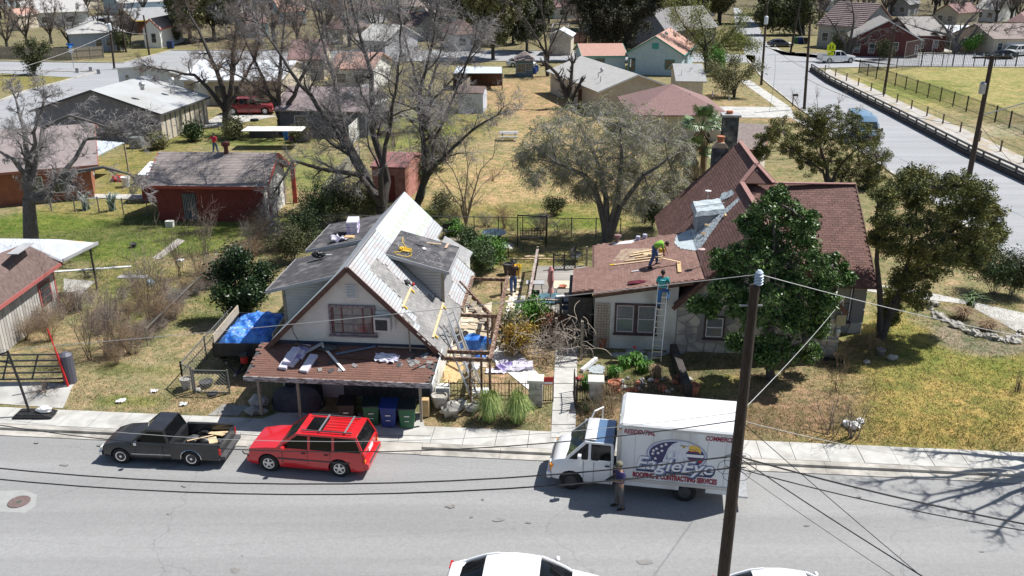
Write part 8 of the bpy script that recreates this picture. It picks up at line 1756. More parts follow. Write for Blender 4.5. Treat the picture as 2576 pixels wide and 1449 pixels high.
t=sign((186,172),3.4,'blue street name sign above a white sign back at the left corner');q=MB();q.box((0,0,3.5),(1.1,.04,.3));q.box((0,0,3.2),(.04,1.0,.3));q.build('name_plate',mat('street_blue',(0.02,0.18,0.6),.4),t);q=MB();q.tube([(0,-.05,2.6),(0,-.02,2.6)],.38,8);q.build('sign_back',M['white'],t)
for b,lb in(((1993,268),'dark mailbox on a post at the side street kerb'),((2216,430),'dark mailbox sticking out beside the cedar')):B=GG(*b);t=thing('mailbox',lb,'mailbox',tuple(B));q=MB();q.bar((0,0,0),(0,0,1.25),.1);q.build('post',M['darkwood'],t);q=MB();q.box((.22,0,1.32),(.62,.25,.26));q.build('box',blk,t,bevel=.04)
for b,lb in(((196,183),'small grey utility box on the left corner grass'),((230,180),'tiny grey pedestal at the left street corner'),((250,186),'dark green pedestal near the left corner')):B=GG(*b);q=MB();q.box((0,0,.35),(.5,.4,.7));o=q.build('utility_box',M['greyside'],bevel=.03);o.location=B;tag(o,lb,'utility box')
# wheeled bins under the porch edge
def bin_(x,y,col,lid,label,rz=0):
 B=GG(x,y);t=thing('wheeled_bin',label,'bin',tuple(B),rz,'wheeled bins under the porch');q=MB()
 q.prism([(-.26,.06),(.26,.06),(.33,.93),(-.33,.93)],-.30,.30);q.build('body',col,t,bevel=.03);q=MB();q.slab([(-.36,-.38,.95),(.36,-.38,.95),(.36,.36,1.05),(-.36,.36,1.05)],.06);q.build('lid',lid,t,bevel=.02)
 q=MB();q.bar((-.3,.42,.98),(.3,.42,.98),.04);q.build('handle',M['black'],t);q=MB();q.box((0,-.335,.60),(.2,.01,.05));q.box((0,-.33,.38),(.18,.01,.03));q.build('printed_label',M['white'],t)
 for s_ in(-1,1):q=MB();q.tube([(s_*.24,.33,.12),(s_*.31,.33,.12)],.12,10);q.build('wheel',M['rubber'],t)
gb=mat('green_bin_plastic',(0.02,0.12,0.05),.5);bbn=mat('brown_bin_plastic',(0.03,0.02,0.018),.5);blb=mat('blue_bin_plastic',(0.02,0.05,0.22),.5);dkl=mat('dark_lid',(0.02,0.035,0.035),.5)
bin_(876,1062,bbn,bbn,'dark brown wheeled bin, first of the row under the porch');bin_(937,1064,gb,dkl,'green wheeled bin between the brown and the blue one',R(4));bin_(981,1069,blb,blb,'blue wheeled bin with a blue lid',R(-3));bin_(1026,1071,gb,dkl,'sunlit green wheeled bin at the right end of the row',R(2))
# basketball hoop lying at the left, pipe gate
B=GG(80,1047);t=thing('basketball_hoop','black portable basketball hoop with its base lying on the left sidewalk','basketball hoop',(B.x,B.y,.14));q=MB();q.prism([(-.7,.02),(.85,.02),(1.0,.1),(.6,.2),(-.5,.2)],-.3,.3);q.build('base',M['black'],t,bevel=.05);q=MB();q.tube([(-.05,0,.1),(-.35,.2,1.6),(-.62,.35,2.75)],.05,8);q.build('pole',M['black'],t);q=MB();q.bar((-.60,.3,2.7),(-1.2,.1,2.6),.05);q.bar((-.5,.3,2.2),(-1.2,.1,2.5),.05);q.build('arm',M['black'],t);q=MB();q.box((-1.35,.1,2.75),(.06,1.15,.8),M=Matrix.Rotation(R(-20),4,'Y'));q.build('backboard',M['black'],t)
q=MB();q.ball((.55,0,.3),.22,10,6,(1.3,.9,.6),.2,3);o=q.build('white_bag',M['white']);o.location=t.location;tag(o,'crumpled white bag on the basketball hoop base','bag')
t=thing('pipe_gate','dark steel pipe farm gate standing across the left driveway','gate',tuple(GG(60,965)));A_,B_=GG(-60,963),GG(170,960)
for z in(.15,.45,.75,1.02,1.3):q=MB();q.bar(A_+Vector((0,0,z)),B_+Vector((0,0,z)),.06);q.build('rail',M['darkgrey'],t,world=True)
for s_ in(.3,.62):q=MB();q.bar(A_.lerp(B_,s_)+Vector((0,0,.15)),A_.lerp(B_,s_+.12)+Vector((0,0,1.3)),.06);q.build('brace',M['darkgrey'],t,world=True)
B=GG(178,962);q=MB();q.lathe((0,0,0),[(.27,0),(.27,1.3),(.12,1.42)],12);o=q.build('gate_post',mat('grey_purple_steel',(0.10,0.10,0.13),.5));o.location=B;tag(o,'thick grey round gate post with a red pole leaning on it','post');q=MB();q.bar(B+Vector((.05,-.35,0)),B+Vector((-.2,-.28,1.5)),.07);q.bar(B+Vector((-.2,-.28,1.5)),B+Vector((-.42,-.2,2.6)),.04);tag(q.build('red_pole',M['redpaint']),'red-painted pole leaning on the round gate post','pole')
# brown timber pergola beside the house
HW=Matrix.Translation((O1[0],O1[1],0))@Matrix.Rotation(-PHI,4,'Z')
t=thing('pergola','open brown timber pergola frame on the right side of the white house','pergola',(O1[0],O1[1],YARD),-PHI)
bm2=mat('brown_peeling_beam',(0.14,0.075,0.05),.85,(0.32,0.24,0.18),7,bump=.4,lo=.5,hi=.6)
for a,b,w_,h_ in(((3.75,.1,2.5),(5.58,.1,2.5),.09,.15),((3.75,.75,2.5),(5.55,.75,2.5),.09,.15),((3.72,4.6,2.5),(5.52,4.6,2.5),.09,.15),((3.7,9.0,2.6),(5.45,9.0,2.6),.09,.15),((5.58,-.1,2.62),(5.42,9.2,2.7),.16,.1),((3.72,5.0,2.62),(3.72,9.1,2.7),.12,.1)):q=MB();q.bar(a,b,w_,h_);zb(q,'beam',bm2,t)
for a in((5.55,.05),(4.75,.1),(5.15,4.6),(5.1,.9),(5.15,8.9),(4.9,5.0)):q=MB();q.box((a[0],a[1],1.5),(.09,.09,2.1));zb(q,'post',bm2,t)
q=MB();q.bar((3.3,5.2,2.4),(4.7,2.2,YARD),.09);zb(q,'prop',M['wood'],t);q=MB();q.bar((3.65,6.0,2.2),(3.65,8.4,2.5),.05,.35);zb(q,'plywood_strip',M['plywood'],t)
t=thing('staircase','outdoor wooden staircase descending beneath the brown pergola','stairs',(O1[0],O1[1],YARD),-PHI)
for s_ in(5.9,7.2):q=MB();q.bar((3.35,s_+1.2,2.4),(5.6,s_,.5),.06,.25);zb(q,'stringer',bm2,t)
for k in range(9):f=k/8;x=3.45+2.1*f;q=MB();q.box((x,7.2-f*1.2,2.45-1.85*f),(.26,1.3,.05));zb(q,'tread',M['wood'],t)
for s_ in(5.85,):q=MB();q.bar((3.35,s_+1.2,3.2),(5.6,s_,1.3),.06,.08);zb(q,'handrail',bm2,t)
q=MB();q.bar((5.05,5.6,.5),(5.2,5.7,2.0),.12,.3);zb(q,'plywood_scrap',M['plywood'],t)
# ladders
def ladder(label,a,b,w_,n,m,sidev,name='ladder'):
 a,b=Vector(a),Vector(b);s2=Vector(sidev).normalized()*w_/2;t=thing(name,label,'ladder',tuple(a));
 for s_ in(-1,1):q=MB();q.bar(a+s2*s_,b+s2*s_,.035,.09);q.build('rail',m,t,world=True)
 for k in range(n):f=(k+.6)/n;q=MB();q.bar(a.lerp(b,f)-s2,a.lerp(b,f)+s2,.04);q.build('rung',m,t,world=True)
ladder('aluminium ladder leaning on the white cottage wall under the climbing man',HB@Vector((2.88,-2.5,YARD)),HB@Vector((3.05,-1.65,3.95)),.42,13,M['alu'],HB.to_3x3()@Vector((1,0,0)))
for k,(dx_,lb)in enumerate(((0,'nearer aluminium extension ladder leaning at the right eave of the white house'),(.32,'farther aluminium extension ladder leaning beside the first at the eave'))):ladder(lb,HW@Vector((4.9+dx_*.5,.5+dx_*1.4,YARD)),HW@Vector((3.55+dx_*.2,1.5+dx_*2.4,3.35+dx_)),.40,12,M['alu'],HW.to_3x3()@Vector((.6,1,0)))
# gate pillars, iron fence, gates, arbor
for x,y,lb in((1347,1016,'limestone gate pillar left of the walk'),(1497,1018,'limestone gate pillar with a capstone right of the walk')):
 B=GG(x,y);t=thing('gate_pillar',lb,'pillar',tuple(B),-PHI,'gate pillars');q=MB();q.box((0,0,.55),(.52,.52,1.1));q.build('core',mortar,t)
 rr=random.Random(int(x))
 for r_ in range(4):
  for c_ in range(2):w_=rr.uniform(.20,.30);q=MB();q.box(((-.13 if c_==0 else .13)+rr.uniform(-.02,.02),-.265,.14+r_*.27),(.245,.04,.25));q.build('stone',M['rock'],t);q=MB();q.box((.265,-.13+c_*.26,.14+r_*.27),(.04,.245,.25));q.build('stone',M['rock'],t)
 q=MB();q.box((0,0,1.15),(.66,.66,.12));q.build('capstone',mat('pale_capstone',(0.50,0.48,0.43),.9,(0.58,0.56,0.5),3),t,bevel=.02)
iron=mat('rusty_iron',(0.035,0.02,0.015),.7)
fence('iron_fence','low rusty iron picket fence left of the gate pillars',[(1130,1003),(1332,1003)],.8,4,iron,[.15,.7],None,slat='even',sw=.02,gap=.12,pw=.035,rail_w=.025)
fence('iron_fence','low rusty iron picket fence along the flower bed right of the pillars',[(1512,1003),(1760,1010)],.8,5,iron,[.15,.7],None,slat='even',sw=.02,gap=.12,pw=.035,rail_w=.025)
fence('iron_gate','iron picket panel with a red and white sign left of the walk',[(1358,1014),(1391,1012)],1.1,1,iron,[.1,1.0],None,slat='even',sw=.02,gap=.08,pw=.045,cat='gate',rail_w=.03);fence('iron_gate','open iron picket gate panel right of the walk',[(1450,1012),(1482,1010)],1.1,1,iron,[.1,1.0],None,slat='even',sw=.02,gap=.08,pw=.045,cat='gate',rail_w=.03)
B=GG(1378,1013);q=MB();q.box((0,-.05,1.02),(.42,.02,.34));t=q.build('yard_sign',M['redpaint']);t.location=B;tag(t,'small red and white notice hung on the left iron gate panel','sign');q=MB();q.box((0,-.062,.93),(.36,.004,.1));q.build('white_band',M['white'],t)
fence('iron_gate','open gate leaf standing edge-on at the right of the walk',[(1448,1030),(1444,985)],1.0,1,iron,[.1,.95],None,slat='even',sw=.02,gap=.12,cat='gate',pw=.04,rail_w=.03)
t=thing('arbor','weathered wooden arbor posts over the garden walk','arbor',tuple(GG(1420,885)))
for(x,y,h_)in((1462,905,1.9),(1398,880,1.6),(1466,850,2.0)):B=GG(x,y);q=MB();q.bar(B,B+Vector((0,0,h_)),.12);q.build('post',M['wood'],t,world=True)
# deck with rails, tables, parasol
dk=thing('deck','weathered grey plank deck with railings between the two houses','deck',tuple(GG(1400,800)));D0,D1,D2_,D3=[G(x,y,.75)for x,y in((1330,800),(1490,806),(1475,668),(1352,668))]
for k in range(34):f0=k/34;f1=(k+.88)/34;a,b,c,d=D0.lerp(D3,f0),D1.lerp(D2_,f0),D1.lerp(D2_,f1),D0.lerp(D3,f1);q=MB();q.slab([a,b,c,d],.05);q.build('plank',objrand('grey_deck_plank',(0.25,0.23,0.20),(0.36,0.34,0.31)),dk,world=True)
for a,b in((D0,D3),(D0,D0.lerp(D1,.5))):
 a2,b2=a+Vector((0,0,1.0)),b+Vector((0,0,1.0));q=MB();q.bar(a2,b2,.14,.06);q.build('handrail',mat('pale_peeling_rail',(0.45,0.42,0.38),.8,(0.20,0.10,0.08),6),dk,world=True)
 n=int((b-a).length/.16)
 for k in range(n):p=a.lerp(b,(k+.5)/n);q=MB();q.bar(p-Vector((0,0,.3)),p+Vector((0,0,.98)),.05,.03);q.build('baluster',M['darkwood'],dk,world=True)
for p in(D0,D3,D0.lerp(D1,.5),D2_):q=MB();q.bar(p-Vector((0,0,.4)),p+Vector((0,0,1.15)),.11);q.build('post',M['wood'],dk,world=True)
fence('deck_rail','dark lattice-panelled rail at the back of the deck',[(1392,690),(1446,690)],1.2,2,blk,[.3,1.15],(.2,.012,blk),cat='railing',pw=.08)
def table(x,y,z0,r_,h_,topm,label,glass=False,legs=4,rect=None,group=None,name='table'):
 B=G(x,y,z0);t=thing(name,label,'table',tuple(B),0,group);q=MB()
 if rect:q.box((0,0,h_),(rect[0],rect[1],.04))
 else:q.lathe((0,0,h_-.02),[(r_*.98,0),(r_,.01),(r_,.03),(r_*.98,.04)],28)
 q.build('tabletop',topm,t)
 for k in range(legs):a=k*6.283/legs+.78;rx,ry=(rect[0]*.42,rect[1]*.42)if rect else(r_*.6,r_*.6);sx,sy=(math.copysign(1,math.cos(a)),math.copysign(1,math.sin(a)))if rect else(math.cos(a)*1.2,math.sin(a)*1.2);q=MB();q.bar((rx*sx,ry*sy,0),(rx*sx*.8,ry*sy*.8,h_-.02),.035);q.build('leg',M['darkgrey'],t)
 return t,B
gtop=mat('frosted_glass_top',(0.30,0.34,0.34),.15,(0.22,0.26,0.27),6)
tt,TB=table(1384,783,.78,.72,.72,mat('teal_glass_top',(0.07,0.14,0.17),.06,(0.12,0.22,0.26),2),'round glass table on the deck with a closed pink parasol through it',name='patio_table')
q=MB();q.cyl((0,0,0),.025,2.35,8);q.lathe((0,0,.95),[(.05,0),(.16,.05),(.09,.35),(.17,.7),(.13,1.1),(.15,1.25),(.04,1.45)],12);pa=thing('parasol','closed faded pink parasol standing in the round deck table','parasol',tuple(TB));q.build('folded_canopy',mat('faded_pink_canvas',(0.55,0.22,0.20),.8,(0.62,0.30,0.27),5),pa)
table(1243,612,YARD,.78,.72,gtop,'round frosted glass garden table with small white things on it',group='round garden tables',name='garden_table');table(1266,646,YARD,.66,.70,M['darkgrey'],'round dark garden table with white cloths heaped on it',group='round garden tables',name='garden_table')
table(1346,742,.78,0,.7,M['greyside'],'small grey rectangular table at the deck rail',rect=(.95,.55),name='side_table');table(1417,750,.78,0,.75,mat('pale_laminate',(0.55,0.48,0.36),.6,(0.62,0.55,0.42),3),'square pale worktop with a clay bowl and white boxes beside the low roof',rect=(1.05,1.15),name='work_table')
for nm,x,y,z,mk,mm,lb,cat in(('clay_bowl',1416,724,1.55,lambda q:q.lathe((0,0,0),[(.1,0),(.2,.1),(.22,.12),(.17,.1),(.08,.03)],14),M['terra'],'brown clay bowl on the pale worktop','bowl'),('white_box',1410,747,1.58,lambda q:q.box((0,0,0),(.42,.22,.12)),M['white'],'white box with blue print on the pale worktop','box'),('white_box',1425,754,1.58,lambda q:q.box((0,0,0),(.25,.2,.12)),M['white'],'smaller white box beside the clay bowl','box'),
 ('cloths',1268,622,1.2,lambda q:q.ball((0,0,0),.42,14,6,(1.2,.8,.25),.3,5),M['stucco'],'white cloths heaped on the round dark table','cloth'),('crockery',1236,595,1.2,lambda q:[q.box((-.3+.15*k,.05*(k%3),0),(.1,.1,.06))for k in range(5)]and None,M['white'],'small white objects on the frosted glass table','crockery')):
 q=MB();mk(q);o=q.build(nm,mm);o.location=G(x,y,z);tag(o,lb,cat)
 if nm=='crockery':o['kind']='stuff';del o['label'];del o['category']
def chair(x,y,z0,m,label,rz=0,h_=.45,back=True,group=None,name='chair',w_=.5,seatm=None):
 B=G(x,y,z0);t=thing(name,label,'chair',tuple(B),rz,group);q=MB();q.box((0,0,h_),(w_,.48,.04));q.build('seat',seatm or m,t)
 for sx in(-1,1):
  for sy in(-1,1):q=MB();q.bar((sx*w_*.45,sy*.2,0),(sx*w_*.45,sy*.2,h_+(.0 if sy<0 or not back else .45)),.03);q.build('leg',m,t)
  if back:q=MB();q.bar((sx*w_*.45,-.2,h_+.2),(sx*w_*.45,.2,h_+.22),.03);q.build('armrest',m,t)
 if back:
  q=MB();q.box((0,.21,h_+.28),(w_,.025,.34));q.build('backrest',m,t)
 return t
chair(1345,775,.78,M['darkgrey'],'black folding chair beside the grey deck table');chair(1341,800,.78,mat('mint_plastic',(0.45,0.62,0.5),.5),'pale green stool with thin legs on the deck',back=False,h_=.5,name='stool',w_=.36);chair(1424,795,.78,mat('slate_blue_metal',(0.10,0.13,0.17),.5),'blue-grey metal chair right of the parasol table',h_=.45)
chair(1130,598,YARD,blk,'black cushioned garden chair behind the pergola house corner',rz=.4,w_=.7);chair(1450,660,YARD,M['darkgrey'],'slatted bench tipped beside the low roof',rz=1.2,w_=1.1,name='bench')
chair(478,325,YARD,M['white'],'white plastic armchair on the slab by the grey gabled house',rz=.5,w_=.6);chair(462,335,YARD,mat('mint_plastic',(0,0,0)),'pale green plastic chair beside the white armchair',rz=-.3,w_=.55)
# garden swing
sw_=thing('garden_swing','black metal garden swing frame with a lattice-backed bench','swing',tuple(GG(1339,622)));S0,S1=GG(1302,618),GG(1374,622)
for a in(S0,S1):
 for dy_ in(-.0,.9):q=MB();q.bar(a+Vector((0,dy_,0)),a+Vector((0,dy_*.2,1.95)),.06);q.build('post',blk,sw_,world=True)
q=MB();q.bar(S0+Vector((0,0,1.97)),S1+Vector((0,0,1.97)),.07);q.build('top_bar',blk,sw_,world=True)
bc=(S0+S1)/2+Vector((0,.15,.5));bw=(S1-S0).length*.40
for k in range(9):q=MB();q.bar(bc+Vector((-bw+bw*2*k/8,.25,.05)),bc+Vector((-bw+bw*2*k/8,.3,.6)),.03);q.build('back_slat',blk,sw_,world=True)
for k in range(4):q=MB();q.bar(bc+Vector((-bw,.26,.08+.16*k)),bc+Vector((bw,.26,.08+.16*k)),.03);q.build('back_rail',blk,sw_,world=True)
q=MB();q.box(bc+Vector((0,0,0)),(bw*2,.5,.05));q.build('seat',blk,sw_,world=True);q=MB();q.box(bc+Vector((-.1,0,.07)),(bw*1.5,.4,.09));q.build('cushion',M['palmdry'],sw_,world=True)
for s_ in(-1,1):q=MB();q.bar(bc+Vector((s_*bw,.1,0)),bc+Vector((s_*bw*1.02,.0,1.45)),.02);q.build('chain',blk,sw_,world=True)
# assorted objects: (name, x, y, z or None, shape, material, label, category)
def boxo(w_,d_,h_):return lambda q:q.box((0,0,h_/2),(w_,d_,h_))
def balo(r_,sq=(1,1,1),j=0,sd=1):return lambda q:q.ball((0,0,r_*sq[2]*.7),r_,11,7,sq,j,sd)
def poto(r_,h_):return lambda q:q.lathe((0,0,0),[(r_*.65,0),(r_*.95,h_*.8),(r_,h_*.82),(r_,h_),(r_*.85,h_),(r_*.8,h_*.85),(0.01,h_*.85)],14)
def baro(L,w_,h_,a,tl=0):return lambda q:q.bar((-L/2*math.cos(a),-L/2*math.sin(a),h_/2),(L/2*math.cos(a),L/2*math.sin(a),h_/2+tl),w_,h_)
def sheetf(w_,d_,sd=1,amp=.08):
 def f(q):
  rr=random.Random(sd);n=7;q.add([(-w_/2+w_*i/n+rr.uniform(-.05,.05),-d_/2+d_*j/n+rr.uniform(-.05,.05),rr.uniform(.02,amp))for i in range(n+1)for j in range(n+1)],[(i*(n+1)+j,(i+1)*(n+1)+j,(i+1)*(n+1)+j+1,i*(n+1)+j+1)for i in range(n)for j in range(n)if not((i in(0,n-1))and(j in(0,n-1)))])
 return f
lav=mat('lavender_wrap',(0.30,0.24,0.50),.5,(0.62,0.58,0.68),1.5,lo=.45,hi=.5);whp=mat('white_wrap',(0.72,0.70,0.76),.45,(0.62,0.58,0.70),3);rk=M['rock'];dkg=M['darkgrey']
items=[
 ('boulder',652,1022,None,balo(.33,(1.15,.9,.9),.18,2),rk,'big white limestone boulder on the dirt left of the driveway','boulder'),('stone',660,1038,None,balo(.2,(1.2,1,.5),.2,3),rk,'flat tan stone in front of the big white boulder','stone'),
 ('planter',471,978,None,poto(.26,.5),rk,'grey stone urn planter by the small chain-link gate','planter'),('stone',498,985,None,balo(.13,(1,1,.8),.2,4),rk,'fist-sized pale rock beside the stone urn','stone'),('pot',520,972,None,poto(.3,.25),dkg,'round black tub behind the small gate','pot'),('drain_cover',535,990,None,lambda q:q.lathe((0,0,0),[(.22,0),(.22,.03)],16),dkg,'dark round grate on the ground behind the small gate','drain cover'),
 ('boulder',640,1040,None,balo(.3,(1.2,.9,.6),.2,5),rk,'shaded boulder beside the driveway under the porch eave','boulder'),('planter',1106,1022,None,poto(.34,.52),rk,'round stone planter with dead soil at the right porch post','planter'),('stump',1135,1045,None,balo(.36,(1.1,.8,1.0),.35,6),rk,'gnarled pale rock mass beside the stone planter','rock'),('stump',1160,1028,None,balo(.27,(1,.8,1.0),.3,7),rk,'smaller knobbly rock behind the gnarled one','rock'),('rock',1192,1035,None,balo(.26,(1.2,.8,.9),.3,8),rk,'dark weathered rock at the left grass clump','rock'),
 ('shelf',1071,1045,None,boxo(.3,.3,.75),M['plywood'],'small plywood shelf behind the right porch post','shelf'),('stone_bench',1115,1000,None,boxo(.55,.45,.55),M['stucco'],'white stucco block at the right front corner of the house','block'),
 ('stone',2130,1070,None,balo(.16,(1.2,1,.8),.25,9),M['white'],'white plastic bag left of the two small bare saplings','bag'),('stone',2148,1078,None,balo(.2,(1.2,.9,.8),.25,10),M['white'],'white plastic bag at the foot of the right sapling','bag'),('bag',2165,1062,None,balo(.13,(1,1,.8),.3,11),M['white'],'small white bag right of the saplings','bag'),
 ('hose',2096,915,None,lambda q:[q.tube([((.36+k*.03)*math.cos(i*.42),(.34+k*.03)*math.sin(i*.42),.04+k*.03)for i in range(16)],.022,5)for k in range(4)]and None,M['black'],'coiled black hose at the cottage corner','hose'),
 ('bucket',2215,893,None,poto(.2,.3),M['steel'],'grey bucket by the cedar trunk','bucket'),('stone',2245,905,None,balo(.2,(1.3,1,.7),.25,12),rk,'white rock in the cedar shade','stone'),('stone',2180,915,None,balo(.15,(1,1,.7),.25,13),rk,'pale rock at the edge of the dark bed','stone'),
 ('concrete_block',428,570,None,boxo(.5,.35,.4),M['stucco'],'white cube-like junk on the green grass below the garage shadow','junk'),('stump',336,622,None,poto(.22,.25),dkg,'small dark bucket on the green grass','bucket'),('white_board',210,680,None,baro(5.2,.22,.06,.22),M['white'],'long white board lying beyond the leaning post at left','board'),('metal_sheet',334,697,None,boxo(1.6,.5,.04),M['greyside'],'corrugated grey metal scrap in the weeds','metal scrap'),('plastic_jug',380,720,None,balo(.2,(1,1,1.2),.2,14),mat('pale_blue_plastic',(.4,.55,.65),.5),'pale blue plastic jug among the saplings','jug'),('cooler',178,745,None,boxo(.5,.3,.3),M['white'],'white bucket and blue rag by the board wall corner','bucket'),
 ('air_conditioner',346,372,None,boxo(1.1,.9,1.0),mat('grey_green_metal',(0.14,0.17,0.16),.5,(0.20,0.23,0.22),4),'grey-green outdoor air conditioner behind the orange-walled house','air conditioner'),('container',490,300,None,boxo(2.0,1.2,1.5),M['greyside'],'grey box by the back door of the grey house, toys on top','storage box'),('red_toys',492,262,2.0,balo(.5,(1.2,.6,.6),.3,15),mat('toy_red',(.6,.08,.03),.5),'red and orange toys heaped on the grey storage box','toys'),
 ('junk_roof',690,325,2.1,boxo(5.5,2.2,.06),M['stucco'],'pale plywood shelter top covered with scrap in the toy-strewn yard','shelter'),('tyre',640,305,2.2,lambda q:q.lathe((0,0,0),[(.2,0),(.4,.02),(.4,.2),(.2,.22)],16),M['rubber'],'old tyre lying on the pale shelter top','tyre'),('toy',735,352,None,balo(.35,(1,1,.7),.2,16),mat('toy_pink',(.6,.15,.4),.5),'pink toy in the cluttered yard','toy'),('barrel',720,352,None,poto(.3,.9),mat('toy_blue',(.05,.2,.6),.5),'blue barrel in the cluttered yard','barrel'),('red_post',875,385,None,boxo(.25,.25,1.4),mat('toy_red',(0,0,0)),'short red post beside the mesh fence','post'),
 ('garden_cabinet',665,345,None,boxo(2.6,.8,.8),dkg,'dark cluttered bench under the pale shelter','bench'),('wheelbarrow',300,455,None,balo(.5,(1.2,.8,.5),.3,17),M['redpaint'],'red garden gear on the patio by the metal awning','garden gear'),('washer',318,470,None,poto(.35,.8),M['white'],'white tub on the patio by the metal awning','tub'),
 ('clay_pot',1224,606,None,poto(.3,.4),M['terra'],'large clay pot left of the frosted table','pot'),('clay_pot',1252,608,None,poto(.26,.32),M['terra'],'wide clay pot partly behind the frosted table','pot'),('teal_pot',1236,590,None,poto(.16,.22),M['teal'],'small teal pot behind the clay pots','pot'),('timber_stack',1190,612,None,baro(3.4,.5,.22,-.12),M['wood'],'stack of grey boards on the grass behind the dormer','timber'),('plank',1340,652,None,baro(3.9,.16,.05,-.02),M['newwood'],'long pale plank on the grass in front of the swing','plank'),('plank',1345,646,None,baro(1.2,.3,.06,.1),M['newwood'],'short pale plank lying on the long one','plank'),('black_pot',1278,690,None,poto(.3,.65),dkg,'tall black plant pot by the path','pot'),('yellow_bucket',1302,690,None,poto(.22,.55),M['yellow'],'yellow bucket with a white lid behind the walking man','bucket'),('white_cloth',1180,640,None,sheetf(1.1,.5,3),M['white'],'white sheet on the grass by the rose bush','sheet'),('blue_box',1225,660,None,boxo(1.2,.5,.25),mat('slate_blue_panel',(.06,.09,.18),.5),'dark blue panel lying left of the round dark table','panel'),
 ('picnic_table',1280,352,None,lambda q:(q.box((0,0,.75),(1.8,.7,.06)),q.box((0,-.7,.45),(1.8,.28,.05)),q.box((0,.7,.45),(1.8,.28,.05)),q.bar((-.6,-.7,.0),(-.6,.3,.74),.08),q.bar((.6,-.7,0),(.6,.3,.74),.08))and None,M['greyside'],'grey picnic table on the dry grass','picnic table'),
 ('roll',1482,925,None,baro(1.15,.16,.16,.9,.15),M['white'],'white cardboard roll beside the garden walk','roll'),('red_cloth',1462,955,None,balo(.22,(1.3,.7,.4),.3,18),mat('dusty_red',(.5,.06,.08),.8),'red rag by the white roll','rag'),('glass_sheet',1500,930,None,sheetf(.7,.8,4,.05),mat('grey_sheet',(.38,.42,.44),.4),'grey-blue plastic sheet beside the white roll','sheet'),
 ('blue_tarp',1195,880,None,balo(.62,(1.1,.75,.75),.2,19),M['tarp'],'blue tarpaulin bundle beneath the pergola','tarpaulin'),('blue_tarp',1208,905,None,balo(.3,(1.1,.8,.6),.2,20),M['tarp'],'small blue bundle in front of the larger one','tarpaulin'),('fire_pit',1165,850,None,balo(.35,(1.2,.8,.6),.3,21),rk,'low rock pile behind the blue bundle','rock pile'),
 ('wrapped_shingles',1290,925,None,sheetf(1.5,1.0,5,.25),lav,'crumpled lavender wrapper on the ground beside the vine','wrapper'),('wrapped_shingles',1315,925,None,boxo(.9,.6,.2),whp,'bundle of white-wrapped shingles beside the vine','shingle bundle'),('wrapper',1250,935,None,sheetf(1.0,.5,6,.1),whp,'white wrapper sheet left of the lavender one','wrapper'),('wrapper',1195,925,None,sheetf(.4,.5,7,.1),whp,'scrap of white wrapper on the dirt below the pergola','wrapper'),('plywood_sheet',1140,935,None,sheetf(.8,2.2,8,.04),M['plywood'],'plywood lying along the sunny house wall','plywood'),('white_board',1212,985,None,boxo(.8,.5,.06),M['white'],'short white board on the dirt before the iron fence','board'),
 ('manhole_cover',48,1262,'road',lambda q:q.lathe((0,0,0),[(.36,-.02),(.36,.012),(.31,.014),(.31,.008),(.01,.008)],28),mat('rusty_manhole',(0.13,0.09,0.08),.7,(0.19,0.14,0.13),9),'rusty round manhole cover in the road at the left','manhole cover'),('bush_pot',1742,990,None,poto(.3,.4),M['terra'],'terracotta bowl at the end of the dark garden wall','pot'),('clay_jar',1515,875,None,poto(.2,.5),M['terra'],'dark clay jar at the foot of the trellis','jar'),('clay_jar',1545,985,None,poto(.3,.45),M['terra'],'brown clay pot among the flower bed rocks','pot'),('chip_bag',462,1018,None,sheetf(.3,.2,9),M['white'],'white litter near the left dirt patch','litter'),('litter',305,1010,None,sheetf(.35,.25,10),M['white'],'white litter on the dry grass near the left driveway','litter'),('litter',388,985,None,sheetf(.25,.2,11),M['white'],'scrap of litter in the middle of the dry lot','litter'),
 ('wheeled_bin',430,122,None,boxo(1.0,.9,1.3),mat('dark_blue_bin',(.02,.04,.12),.5),'dark blue bin on the grass across the left street','bin'),('wheeled_bin',1998,110,None,boxo(.9,.8,1.2),gb,'dark green bin by the far corner house','bin'),('wheeled_bin',2012,110,None,boxo(.9,.8,1.2),blb,'blue bin by the far corner house','bin'),('wheeled_bin',2023,111,None,boxo(.9,.8,1.2),M['black'],'black bin by the far corner house','bin'),('white_block',455,655,None,sheetf(.4,.4,12),M['white'],'pale scrap by the gravel path in the left yard','scrap'),
]
for nm,x,y,z,fn,mm,lb,cat in items:
 q=MB();fn(q);nm='plastic_bag' if cat=='bag' else nm;o=q.build(nm,mm,smooth=cat in('boulder','stone','rock','tarpaulin'));o.location=(GG(x,y)if z is None else(G(x,y,.055)if z=='road' else G(x,y,z)));tag(o,lb,cat)
 if cat in('hose','picnic table'):pass
mc=G(48,1262,.068);q=MB();pts=[]
for i in range(10):r_=.12 if i%2==0 else .05;a=math.pi/2+i*math.pi/5;pts.append((mc.x+r_*math.cos(a),mc.y+r_*math.sin(a),mc.z+.002))
q.add(pts,[tuple(range(10))]);mo=[o for o in bpy.data.objects if o.name.startswith('manhole_cover')][0];so_=q.build('cast_star',mat('verdigris',(0.06,0.10,0.08),.7));so_.parent=mo;so_.location=-mo.location
sheet('road_patch',[(-60,1232),(60,1228),(92,1240),(88,1268),(40,1300),(-60,1305)],mat('patch_asphalt',(0.30,0.30,0.29),.9,(0.34,0.34,0.33),3),-.078)
